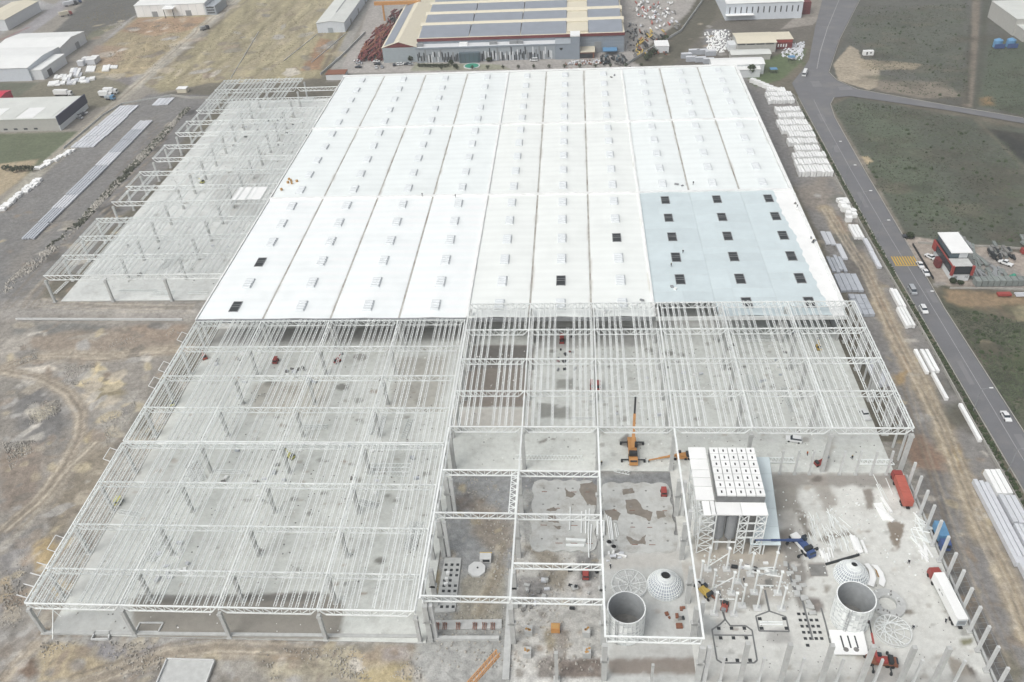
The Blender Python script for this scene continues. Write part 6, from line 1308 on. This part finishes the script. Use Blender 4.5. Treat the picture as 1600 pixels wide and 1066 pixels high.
# long shed and other sheds
t = bld('long_shed', 'long pale shed with a slot along its roof ridge', -49.2, -29.2, 473, 700, 6.8, 'wallb', 'roofg', 1.2); panel(t, 'door', 'greyb', 9.5, -.1, 0, 3.6, .2, 3.4); panel(t, 'roof_slot', 'grey', 10, 110, 8.05, .9, 180, .25)
for k in range(6): panel(t, 'side_door', 'grey', 20.05, 20+k*26, 0, .2, 3, 3.6)
t = bld('white_shed', 'white shed with lean-to and dark door among the left sheds', -300, -219.5, 391.5, 433, 8.6, 'wallb', 'roofw', 1.2, 'x'); panel(t, 'lean_to', 'wallw', 84.2, 17, 0, 8, 31, 6.2); panel(t, 'lean_to_roof', 'roofw', 84.2, 17, 6.2, 8.4, 31.4, .3); panel(t, 'door', 'car_dark', 88.3, 10, 0, .2, 5, 4.2); panel(t, 'side_door', 'grey', 56, -.1, 0, 4, .2, 4)
t = bld('white_shed', 'white gabled shed standing behind the shed with the dark door', -268, -220, 434.5, 470, 7.4, 'wallw', 'roofw', 1.8, 'x'); panel(t, 'door', 'grey', 48.1, 22, 0, .2, 5, 4.2)
t = bld('dark_front_building', 'flat pale building with a dark blue front beside the dirt road', -260, -157.4, 308.5, 342, 7.0, 'wallg', 'roofg', z=-.3); panel(t, 'dark_front', 'frontd', 103.0, 16.5, 3.2, .7, 34, 5.2) if 'frontd' in M else (mat('frontd', C(52, 58, 84), .5, var=.05), panel(t, 'dark_front', 'frontd', 103.0, 16.5, 3.2, .7, 34, 5.2))
for k in range(9): panel(t, 'roof_panel', R.choice(['roofw', 'roofg', 'wallg', 'white']), 100-6-k*11+0, R.choice([9, 25]), 7.3, 10, 15, .12)
for k in range(10): panel(t, 'window', 'glass', 88-k*6, -.06, 1, 2.2, .1, .9)
panel(t, 'side_wall', 'wallw', 102.6, 16.5, 0, .5, 33.6, 3.1)
t = bld('red_shed', 'bright red shed at the left picture edge', -260, -210.5, 345, 366, 7.0, 'redp', 'redp') if 'redp' in M else (mat('redp', C(208, 48, 78), .6, var=.05), bld('red_shed', 'bright red shed at the left picture edge', -260, -213, 346, 358, 6.0, 'redp', 'redp', .8, 'x'))
t = bld('panelled_building', 'white panelled building with a small porch at the top left', -207, -151, 528, 565, 8.8, 'wallw', 'roofw', 1.0, 'x')
for k in range(9): panel(t, 'wall_panel', 'white', 3.2+k*6.1, -.08, .2, 5.7, .12, 8.2)
for x in (15, 42): panel(t, 'gate', 'grey', x, -.18, 0, 4.4, .12, 4)
panel(t, 'porch_roof', 'white', 28, -3, 6.6, 9, 6, .5); [panel(t, 'porch_post', 'dark', x, -5, 0, .4, .4, 6.6) for x in (25, 32)]; panel(t, 'side_wing', 'greyb', 60, 12, 0, 8, 24, 6.5); [panel(t, 'wing_window', 'dark', 60, -.1, 1.2+k*2, 6, .15, .8) for k in range(3)]
t = bld('grey_plant', 'long grey building at the top left corner behind the cream shed', -420, -275, 600, 650, 9, 'wallg', 'roofg'); t = bld('cream_shed', 'cream roofed open shed at the top left corner', -322, -300, 505, 555, 8, 'wallw', 'cream', 1.0); t = bld('cream_shed', 'small cream shed at the left picture edge', -345, -322, 480, 520, 7, 'wallw', 'cream', .8)
t = bld('white_plant', 'white plant with tall narrow windows at the top right', 237, 288, 471, 530, 11.0, 'wallb', 'roofw', 1.0, 'x')
for k in range(13): panel(t, 'window', 'dark', 2.4+k*3.8, -.06, 4.6, .7, .12, 4.0)
panel(t, 'canopy', 'white', 9, -2, 4.0, 19, 4.2, .3); panel(t, 'side_block', 'maroon', 55, 14, 0, 7, 12, 8)
t = bld('cream_workshop', 'cream roofed workshop with a red gabled annex', 234.5, 258, 404, 424, 6.0, 'wallg', 'cream', .8, 'x'); panel(t, 'annex', 'maroon', 29, 12, 0, 11, 14, 6); panel(t, 'annex_roof', 'cream', 29, 12, 6, 11.6, 14.4, .3); panel(t, 'annex_front', 'red', 29, 4.9, 4.2, 10.6, .2, 1.6); panel(t, 'lean_to', 'wallw', -2.4, 8, 0, 4.6, 9, 4); [panel(t, 'window_band', 'dark', 2.2+k*5.8, -.1, 5.0, 4.8, .1, .5) for k in range(4)]; [panel(t, 'annex_window', 'white', 26+k*1.6, 4.75, 1.5, .8, .1, 1.8) for k in range(4)]
t = bld('grey_shed', 'low shed with grey ribbed roof below the cream workshop', 229, 252.5, 391, 400, 3.4, 'wallg', 'roofg', .6, 'x'); t = bld('low_white_shed', 'white shed with gabled front behind the far right roof corner', 214, 244, 366.5, 378, 6.0, 'wallw', 'roofw', .8, 'x'); panel(t, 'front_block', 'wallw', 20, -2.6, 0, 14, 5, 4.6); panel(t, 'front_roof', 'roofw', 20, -2.6, 4.6, 14.4, 5.4, .3)
t = bld('guard_box', 'small white flat roofed box beside the grassy ditch', 184.5, 193, 409, 420, 4.0, 'wallw', 'white'); t = bld('ribbed_plant', 'pale plant with stepped roofs at the right picture edge', 406, 486, 421, 460, 10, 'wallg', 'roofg'); panel(t, 'step', 'wallg', 13, -6, 0, 24, 12, 6.5); panel(t, 'step_roof', 'roofg', 13, -6, 6.5, 24.4, 12.4, .3); [panel(t, 'window_band', 'dark', 18+k*14, -.1, 7.8, 12, .12, .7) for k in range(4)]; [panel(t, 'window_band', 'dark', 6+k*11, -12.1, 4.4, 9, .12, .7) for k in range(2)]
for k, x in enumerate((389, 396.5)):
    tt = thing('blue_tank', ('bright blue tank before the ribbed plant nearest the track', 'pale blue tank before the ribbed plant farther from the track')[k], 'tank', (x, 401, 0)); MB().cyl(0, 0, 0, 4, 2.6, n=20).cyl(0, 0, 4, 5, 2.6, .6, n=20).build('shell', ('blue_l', 'teal2')[k] if 'teal2' in M else 'blue_l', tt); MB().box(0, -3.4, 0, 6, .3, 2.6).build('screen', 'blue', tt)
for k, (px, py) in enumerate(((1084, 84), (1097, 84), (1110, 86), (1080, 95), (1094, 96), (1107, 98), (1072, 90))):
    x, y = G(px, py); tt = thing('container', '%s grey container of the open square behind the white roof' % ORD[k], 'container', (x, y, -.2), .05, 'grey containers behind the white roof'); MB().box(0, 0, 0, 6.4, 2.6, 2.8).build('body', 'panel_g', tt); MB().box(0, 0, 2.8, 6.5, 2.7, .1).build('roof', 'panel', tt)
# red and black office by the road
t = thing('office_building', 'red and black two storey office with a flat pale roof by the road', 'office building', (272.6, 145.5, 0), .0)
panel(t, 'ground_floor', 'wallw', 3.6, 9.5, -.2, 6.4, 18.5, 3.2); panel(t, 'upper_floor', 'black', 3.4, 9.6, 3.0, 7.4, 19.6, 3.4); panel(t, 'front_glazing', 'glass', 3.4, -.25, 3.3, 5.4, .12, 2.7); panel(t, 'side_glazing', 'glass', -.34, 9.6, 3.4, .12, 17.5, 2.4)
for x in (-.2, 7.0): panel(t, 'red_frame', 'red', x, -.3, 2.7, .9, .9, 3.9)
panel(t, 'red_band', 'red', -.36, 9.6, 6.0, .3, 19.8, .5); panel(t, 'entrance_frame', 'maroon', -1.0, 10.5, 0, 1.6, 3.4, 3.2); panel(t, 'red_frame', 'red', -.4, 17.5, 3.0, .8, 3.0, 3.4); panel(t, 'terrace', 'conc', 3.4, 2.5, 6.4, 7, 5.4, .1); panel(t, 'penthouse', 'glassw', 3.8, 12.6, 6.4, 6.4, 13.4, 2.5); panel(t, 'roof', 'white', 4.0, 12.4, 8.9, 7.6, 15, .35); panel(t, 'penthouse_wall', 'wallw', 5.2, 5.85, 6.4, 3.0, .2, 2.4)
b = MB(); b.box(5.4, .2, 1.0, .16, .04, 1.0); b.box(5.9, .2, 1.0, .16, .04, 1.0); b.box(6.2, .2, 1.0, .16, .04, 1.0); b.box(6.55, .2, 1.0, .5, .04, .16); b.box(6.55, .2, 1.84, .5, .04, .16); b.box(2.0, .2, 1.0, 1.0, .04, .9); b.build('wall_sign', 'grey', t)
for k in range(13):
    x = 281.5+k*2.15; tag(MB().box(0, 0, 0, 1.9, 3.2, 2.4).build('mesh_cage', 'bale', None, (x, 143.2+.02*k, -.1)), 'stacked green grey mesh cage in the line beside the office', 'cage', 'mesh cages beside the office')
heap('rows of dark steel sections behind the red and black office', 281, 290, 156, 176, 40, ['conc_d', 'grey', 'bale'], (4, 9), .5); heap('pile of dark bundled steel in the office yard', 294, 302, 160, 170, 36, ['conc_d', 'bale', 'dark'], (2, 4), 1.4); heap('grey mesh mats laid out below the office', 281, 294, 147, 154, 30, ['bale', 'grey'], (3, 6), .3); heap('dark pipe pile at the right picture edge beyond the office', 309, 330, 166, 176, 40, ['conc_d', 'bale'], (2, 5), 1.2)
x, y = G(1583, 434); t = thing('green_cover', 'small green tarpaulin heap among the mesh cages', 'tarpaulin', (x, y, 0)); MB().cyl(0, 0, -.1, 1.6, 1.8, .5, 9).build('cover', 'teal', t); x, y = G(1598, 396); t = thing('red_vehicle', 'bright red machine at the right picture edge', 'machine', (x+1, y, 0)); MB().box(0, 0, .3, 3.6, 2.2, 1.8).build('body', 'red', t); MB().box(.6, 0, 2.1, 1.5, 1.9, .8).build('cab', 'glass', t)
x, y = G(1568, 462); t = thing('red_trailer', 'low red trailer beside grey pipes below the mesh cages', 'trailer', (x, y, 0)); MB().box(0, 0, .3, 4.6, 1.8, .8).build('bed', 'red', t); [MB().bar((4, dy, .4), (18, dy, .4), .5).build('pipe', 'panel', t) for dy in (-.8, 0, .9)]
car('pickup', 1571, 413, .8, 'car_white', 'small white loader in the office yard', 0)
# ------------------------------------------------------------------ boundary walls, lamps, fences
def wall(name, label, pts, h, w, m_='kerb', step=4.0, z=-.25, cat='wall'):
    x0, y0 = pts[0]; t = thing(name, label, cat, (x0, y0, z)); n = 0
    for (a, b_) in zip(pts[:-1], pts[1:]):
        L = math.hypot(b_[0]-a[0], b_[1]-a[1]); k = max(1, int(L/step)); ang = math.atan2(b_[1]-a[1], b_[0]-a[0])
        for i in range(k):
            f = (i+.5)/k; MB().box(0, 0, 0, L/k-.05, w, h).build('wall_panel', m_, t, (a[0]+(b_[0]-a[0])*f-x0, a[1]+(b_[1]-a[1])*f-y0, 0), ang)
    return t
wall('boundary_wall', 'long low pale wall between the gravel yard and the road', [(253.4, -20), (253.0, 33), (252.6, 67), (252.8, 110), (251.8, 177), (252.2, 236), (253.2, 300), (254, 331), (236, 352), (233.5, 356)], 1.1, .28, 'kerb', 5)
wall('yard_wall', 'low wall closing the far end of the left yard', [(-62, 350), (-98, 352), (-112, 357)], 1.3, .3, 'kerb', 4); wall('yard_wall', 'low pale wall between the left yard and the dirt road', [(-112, 357), (-138, 346), (-142, 330), (-143, 283)], .9, .25, 'conc', 5)
wall('factory_wall', 'low pale wall between the solar factory and the white roof', [(-14, 384), (20, 383), (60, 380), (95, 380)], 1.5, .3, 'kerb', 5); wall('ditch_wall', 'wall above the grassy ditch right of the solar factory', [(164, 386), (186, 421), (205, 450), (228, 520)], 1.6, .3, 'conc', 5); wall('field_wall', 'stepped low wall above the office yard', [(270, 173), (285, 170.5), (300, 169), (322, 164)], .9, .3, 'kerb', 4); wall('forecourt_fence', 'thin dark fence between the road and the office forecourt', [(267.6, 172), (267.4, 160), (267.2, 146.5)], 1.1, .08, 'dark', 2.2)
wall('plot_wall', 'pale retaining wall below the mesh cages', [(271, 140.5), (285, 140.2), (300, 138.6), (325, 136)], .8, .3, 'kerb', 4); wall('shed_fence', 'fence line crossing the dry field behind the far frame', [(-95, 480), (-88, 420), (-84, 385)], .45, .2, 'conc_l', 5); wall('shed_fence', 'fence line below the long pale shed', [(-49, 470), (-58, 415)], .45, .2, 'conc_l', 5); wall('shed_fence', 'fence line right of the long pale shed front', [(-28, 470), (-38, 410)], .45, .2, 'conc_l', 5)
wall('lane_wall', 'wall along the lane between the long shed and the rusty stock', [(-14, 470), (-20, 420), (-26, 386)], 1.4, .35, 'conc', 4)
t = thing('retaining_wall', 'thin pale wall line in the dirt left of the white roof', 'wall', (*G(25, 499), -.3)); (x0, y0), (x1, y1) = G(25, 499), G(285, 500)
for k in range(12): f = (k+.5)/12; MB().box((x1-x0)*f, (y1-y0)*f, 0, (x1-x0)/12-.06, .35, .9).build('wall_panel', 'conc_l', t)
t = bld('gate_house', 'curved pale gatehouse with dark roof behind the left roof corner', -20, -8, 377, 385, 3.4, 'wallw', 'rust', z=-.3)
t = bld('road_hut', 'small pale hut in the corner of the left yard wall', -110, -104, 362, 366, 2.4, 'cream', 'white'); 
def lamp(x, y, rz, k):
    t = thing('street_lamp', '%s street lamp along the road, counting from the junction' % ORD[k], 'street lamp', (x, y, 0), rz, 'street lamps along the road'); MB().cyl(0, 0, -.2, 8.5, .13, .08, 8).build('pole', 'grey', t); MB().bar((0, 0, 8.4), (2.2, 0, 9.0), .1).build('arm', 'grey', t); MB().box(2.6, 0, 8.9, 1.1, .4, .18).build('lamp_head', 'white', t)
for k, (px, py) in enumerate(((1309, 221), (1331, 258), (1355, 298), (1383, 344), (1447, 455), (1536, 606), (1590, 700))):
    x, y = G(px, py, 9); lamp(255.0, y, 0, k)
# ------------------------------------------------------------------ plants
def tree(px, py, h, r, label, n=260, m_='leaf', z=-.2, name='tree'):
    x, y = G(px, py); t = thing(name, label, 'tree', (x, y, z)); rr_ = random.Random(int(px*13+py)); b = MB(); b.bar((0, 0, 0), (.1, 0, h*.6), .3, n=6)
    for k in range(5): a = k*1.26; b.bar((0, 0, h*.35), (r*.6*math.cos(a), r*.6*math.sin(a), h*.7), .12, n=4)
    b.build('trunk', 'bark', t); b = MB()
    for k in range(n):
        while True:
            u = Vector((rr_.uniform(-1, 1), rr_.uniform(-1, 1), rr_.uniform(-1, 1)))
            if .25 < u.length < 1: break
        c = Vector((u.x*r, u.y*r, h*.62+u.z*h*.4)); s_ = rr_.uniform(.25, .55)*r*.45
        d1 = Vector((rr_.uniform(-1, 1), rr_.uniform(-1, 1), rr_.uniform(-1, 1))).normalized()*s_; d2 = d1.cross(Vector((rr_.uniform(-1, 1), rr_.uniform(-1, 1), rr_.uniform(-1, 1)))).normalized()*s_
        b.add([c-d1, c+d2, c+d1, c-d2], [(0, 1, 2, 3)])
    b.build('crown', m_, t); return t
tree(1173, 119, 7, 2.4, 'dark conical tree beside the white gabled shed', 420); tree(642, 96, 4, 2, 'dark green bush at the corner of the blue grey wing'); tree(705, 101, 3, 1.8, 'bush left of the green pond'); tree(712, 106, 2.6, 1.6, 'small bush below the green pond'); tree(764, 96, 2.6, 2, 'bush right of the green pond')
for k in range(11): tree(655+k*4.5, 104+R.uniform(-.6, .8), 2.0, 1.3, 'low bush in the planted strip before the striped office', 120, name='bush')['group'] = 'bushes before the striped office'
for k in range(14):
    px = 690+k*24; tree(px, 108.5-(px-690)*.014, 2.4, 1.2, 'small street tree between the office road and the white roof', 90, name='street_tree')['group'] = 'street trees behind the white roof'
for k in range(8): tree(1010-k*0+k*4.2, 95-k*4.5+R.uniform(-2, 2), 3, 2.2, 'scrubby bush on the grassy ditch wall', 140, name='bush')['group'] = 'bushes on the ditch wall'
tree(1421, 372, 2.6, 1.6, 'dark bush at the bend above the office forecourt'); tree(1488, 442, 2, 1.4, 'small bush at the office front corner'); tree(1500, 444, 1.6, 1.2, 'low bush beside the office sign wall')
for k in range(8): tree(9+k*6, 268+R.uniform(-2, 2), 3.2, 1.5, 'small dark tree in the plot at the left edge', 120, name='young_tree')['group'] = 'young trees at the left edge'
# scrub, grass tufts and rubble: uncountable cover
def scatter(name, label, cat, m_, n, areas, size, flat=.5, seed=1, zb=0.0, wp=False):
    rr_ = np.random.RandomState(seed); b = MB(); per = n//len(areas)
    for (pl, wgt) in areas:
        q = pl if wp else GL(pl); x0, x1 = min(p[0] for p in q), max(p[0] for p in q); y0, y1 = min(p[1] for p in q), max(p[1] for p in q)
        m = int(per*wgt*6); X = rr_.uniform(x0, x1, m); Y = rr_.uniform(y0, y1, m); d = sdist(X, Y, q, True); nz = fbm(X, Y, 12, seed+2, 4); ok = (d < -.3) & (nz > rr_.uniform(-.35, .45, m)); X, Y = X[ok][:int(per*wgt)], Y[ok][:int(per*wgt)]
        for x, y in zip(X, Y):
            s_ = rr_.uniform(*size); a0 = rr_.uniform(0, 6.28); k = 5
            vs = [(x+s_*math.cos(a0+i*1.2566)*rr_.uniform(.6, 1.1), y+s_*math.sin(a0+i*1.2566)*rr_.uniform(.6, 1.1), -.45+zb) for i in range(k)]+[(x+s_*.5*math.cos(a0+i*1.2566), y+s_*.5*math.sin(a0+i*1.2566), -.2+zb+s_*flat*rr_.uniform(.5, 1)) for i in range(k)]+[(x+rr_.uniform(-.2, .2)*s_, y, -.2+zb+s_*flat*1.15)]
            b.add(vs, [(i, (i+1) % k, k+(i+1) % k, k+i) for i in range(k)]+[(k+i, k+(i+1) % k, 2*k) for i in range(k)])
    return tag(b.build(name, m_), label, cat, kind='stuff')
FU = [(1345, 10), (1515, 5), (1512, 160), (1380, 140), (1345, 90), (1320, 62)]; FL = [(1300, 165), (1340, 156), (1480, 178), (1590, 230), (1600, 380), (1440, 372), (1408, 355)]; FR = [(1535, 165), (1545, 70), (1600, 75), (1600, 180)]; FB = [(1480, 478), (1600, 500), (1600, 670)]; VG = [(1252, 165), (1262, 165), (1360, 355), (1600, 765), (1600, 800), (1352, 366)]
scatter('scrub', 'dark scrub covering the fields beside the road', 'scrub', 'scrub', 6200, [(FU, 1), (FL, 1.5), (FR, .5), (FB, .8), (VG, .6)], (.2, .62), .35, 3)
scatter('grass', 'green grass tufts in the fields beside the road', 'grass', 'scrubg', 5200, [(FU, 1), (FL, 1.4), (FR, .5), (FB, .9), (VG, .8)], (.2, .6), .3, 9)
RB = [[(0, 690), (55, 685), (65, 705), (15, 735)], [(40, 628), (95, 622), (95, 645), (45, 668)], [(95, 570), (150, 568), (150, 598), (100, 602)], [(150, 640), (215, 610), (210, 650), (165, 700)], [(120, 540), (260, 505), (285, 520), (160, 545)], [(10, 545), (55, 530), (60, 560), (10, 575)], [(60, 1000), (300, 1000), (330, 1060), (60, 1062)], [(400, 1012), (660, 1008), (660, 1062), (420, 1062)], [(0, 850), (45, 840), (40, 980), (0, 985)], [(5, 440), (30, 420), (120, 345), (290, 170), (300, 172), (170, 320), (40, 430)]]
scatter('rubble', 'broken rock and rubble strewn over the dirt left of the frames', 'rubble', 'rubble', 4200, [(a, 1) for a in RB[:9]], (.08, .32), .5, 5)
scatter('rubble_bank', 'bank of broken stone and spoil between the left yard and the frame', 'rubble', 'rubble', 1500, [([(0, 452), (22, 428), (120, 345), (215, 243), (292, 166), (299, 168), (224, 250), (128, 352), (40, 435), (8, 460)], 1)], (.25, .8), .8, 25)
scatter('scrub_bank', 'dark weeds growing on the stone bank beside the left yard', 'weeds', 'scrub', 900, [([(60, 395), (120, 345), (215, 243), (292, 166), (299, 168), (224, 250), (128, 352)], 1)], (.3, .9), .8, 26)
FLR = [([(3, -8), (95, -8), (95, 106), (8, 106)], 1), ([(99, 49), (222, 49), (222, 107), (99, 107)], 1)]; YRD = [([(162, -20), (224, -20), (224, 46), (162, 46)], 1)]; PIT = [([(98, -16), (139, -16), (139, 46), (98, 46)], 1)]; FAR = [([(-68, 138), (-2, 138), (-2, 344), (-68, 344)], 1)]
scatter('site_litter', 'scattered pale scraps and fittings on the concrete under the frames', 'litter', 'white', 700, FLR, (.12, .42), .5, 31, .2, True); scatter('site_dirt', 'scattered dark scraps and clods on the concrete under the frames', 'litter', 'conc_d', 900, FLR, (.12, .45), .4, 32, .2, True)
scatter('yard_litter', 'scattered grey crumbs on the concrete work yard', 'litter', 'conc_d', 320, YRD, (.08, .3), .4, 38, .2, True); scatter('pit_litter', 'scattered stones and scraps on the pit floors', 'litter', 'rubble', 900, PIT, (.12, .45), .5, 33, .0, True); scatter('far_litter', 'scattered dark scraps on the far frame floor', 'litter', 'conc_d', 500, FAR, (.2, .6), .4, 34, .2, True); scatter('yard_scraps', 'scattered white steel offcuts on the work yard', 'litter', 'steel', 260, [([(186, 12), (222, 12), (222, 40), (186, 40)], 1), ([(166, 4), (188, 4), (188, 18), (166, 18)], 1)], (.15, .5), .6, 35, .2, True)
scatter('verge_shrubs', 'low shrubs on the verge between the boundary wall and the road', 'shrubs', 'leaf', 700, [([(253.6, 20), (255.6, 20), (255.0, 330), (253.6, 330)], 1)], (.25, .7), .9, 36, 0, True); scatter('field_shrubs', 'dark shrubs dotted over the fields beside the road', 'shrubs', 'leaf', 200, [(FU, 1), (FL, 1.4), (FB, .8)], (.3, 1.3), .7, 37)
DRYA = [(250, 130), (300, 75), (400, 5), (540, 5), (520, 90), (480, 120)]; LF = [(140, 115), (215, 32), (320, 35), (240, 108), (190, 125)]
scatter('dry_tufts', 'dry grass tufts and clods on the fields at the top left', 'dry grass', 'drytuft', 3000, [(DRYA, 1.4), (LF, 1), ([(70, 70), (160, 5), (212, 5), (205, 35), (110, 72)], .6)], (.2, .6), .25, 12) if 'drytuft' in M else (mat('drytuft', C(140, 133, 108), .95, var=.35, scale=.4), scatter('dry_tufts', 'dry grass tufts and clods on the fields at the top left', 'dry grass', 'drytuft', 3000, [(DRYA, 1.4), (LF, 1), ([(70, 70), (160, 5), (212, 5), (205, 35), (110, 72)], .6)], (.2, .6), .25, 12))
JK = [(1100, 50), (1145, 45), (1140, 80), (1105, 85)]
scatter('scrap_heap', 'heap of pale scrap beside the cream workshop', 'scrap', 'white', 260, [(JK, 1)], (.4, 1.1), .7, 15); scatter('scrap_heap', 'heap of white bags beside the red annex', 'scrap', 'panel', 160, [([(1216, 72), (1258, 65), (1255, 95), (1222, 88)], 1)], (.5, 1.2), .8, 16)
# kiosk and signs
for k, (px, py) in enumerate(((1208, 113), (1236, 94))):
    x, y = G(px, py); t = thing('blue_shelter', ('bright blue shelter on the grass by the conical tree', 'bright blue shelter near the white bags')[k], 'shelter', (x, y, -.2)); MB().box(0, 0, 2.2, 4, 3.4, .3).build('roof', 'blue_l', t); [MB().bar((sx*1.7, sy*1.4, 0), (sx*1.7, sy*1.4, 2.2), .15).build('post', 'dark', t) for sx in (-1, 1) for sy in (-1, 1)]
x, y = G(1356, 85); t = thing('white_cabin', 'small white cabin on the field beyond the junction', 'cabin', (x, y, -.3)); MB().box(0, 0, 0, 6, 2.6, 2.6).build('body', 'white', t); MB().box(-1, -1.32, .5, .9, .05, 1.6).build('door', 'dark', t); MB().box(1.2, -1.32, 1.2, 1.0, .05, .8).build('window', 'dark', t)
b = MB()
for k in range(2): pass
# concrete basins in front of the left frame
for (pl, l) in (([(143, 1000), (150, 987), (172, 987), (170, 999)], 'open concrete basin before the first bays of the front frame'), ([(212, 988), (219, 974), (255, 974), (248, 988)], 'row of open concrete pits before the second bay of the front frame')):
    q = GL(pl); x0, y0 = q[0]; t = thing('concrete_basin', l, 'basin', (x0, y0, -.3))
    for a, c in zip(q, q[1:]+q[:1]): MB().bar((a[0]-x0, a[1]-y0, .35), (c[0]-x0, c[1]-y0, .35), .3, .7).build('wall', 'conc_l', t)
x, y = G(290, 1052); t = thing('concrete_basin', 'large concrete basin floor at the bottom edge left of centre', 'basin', (x, y, -.3)); MB().box(0, 0, 0, 12, 7, .3).build('floor', 'conc', t); [MB().box(*a).build('wall', 'conc_l', t) for a in ((0, 3.4, 0, 12, .3, .8), (-5.9, 0, 0, .3, 7, .8), (5.9, 0, 0, .3, 7, .8))]
# ------------------------------------------------------------------ haze
hz = MB(); hz.box(0, 300, -8, 2400, 1400, 200); hm = bpy.data.materials.new('haze'); hm.use_nodes = True; n = hm.node_tree.nodes; n.clear(); v = n.new('ShaderNodeVolumePrincipled'); o_ = n.new('ShaderNodeOutputMaterial'); v.inputs['Color'].default_value = (.93, .95, .97, 1); v.inputs['Density'].default_value = HAZE; v.inputs['Anisotropy'].default_value = .2; hm.node_tree.links.new(v.outputs[0], o_.inputs['Volume'])
if HAZE: tag(hz.build('haze', hm), kind='stuff')
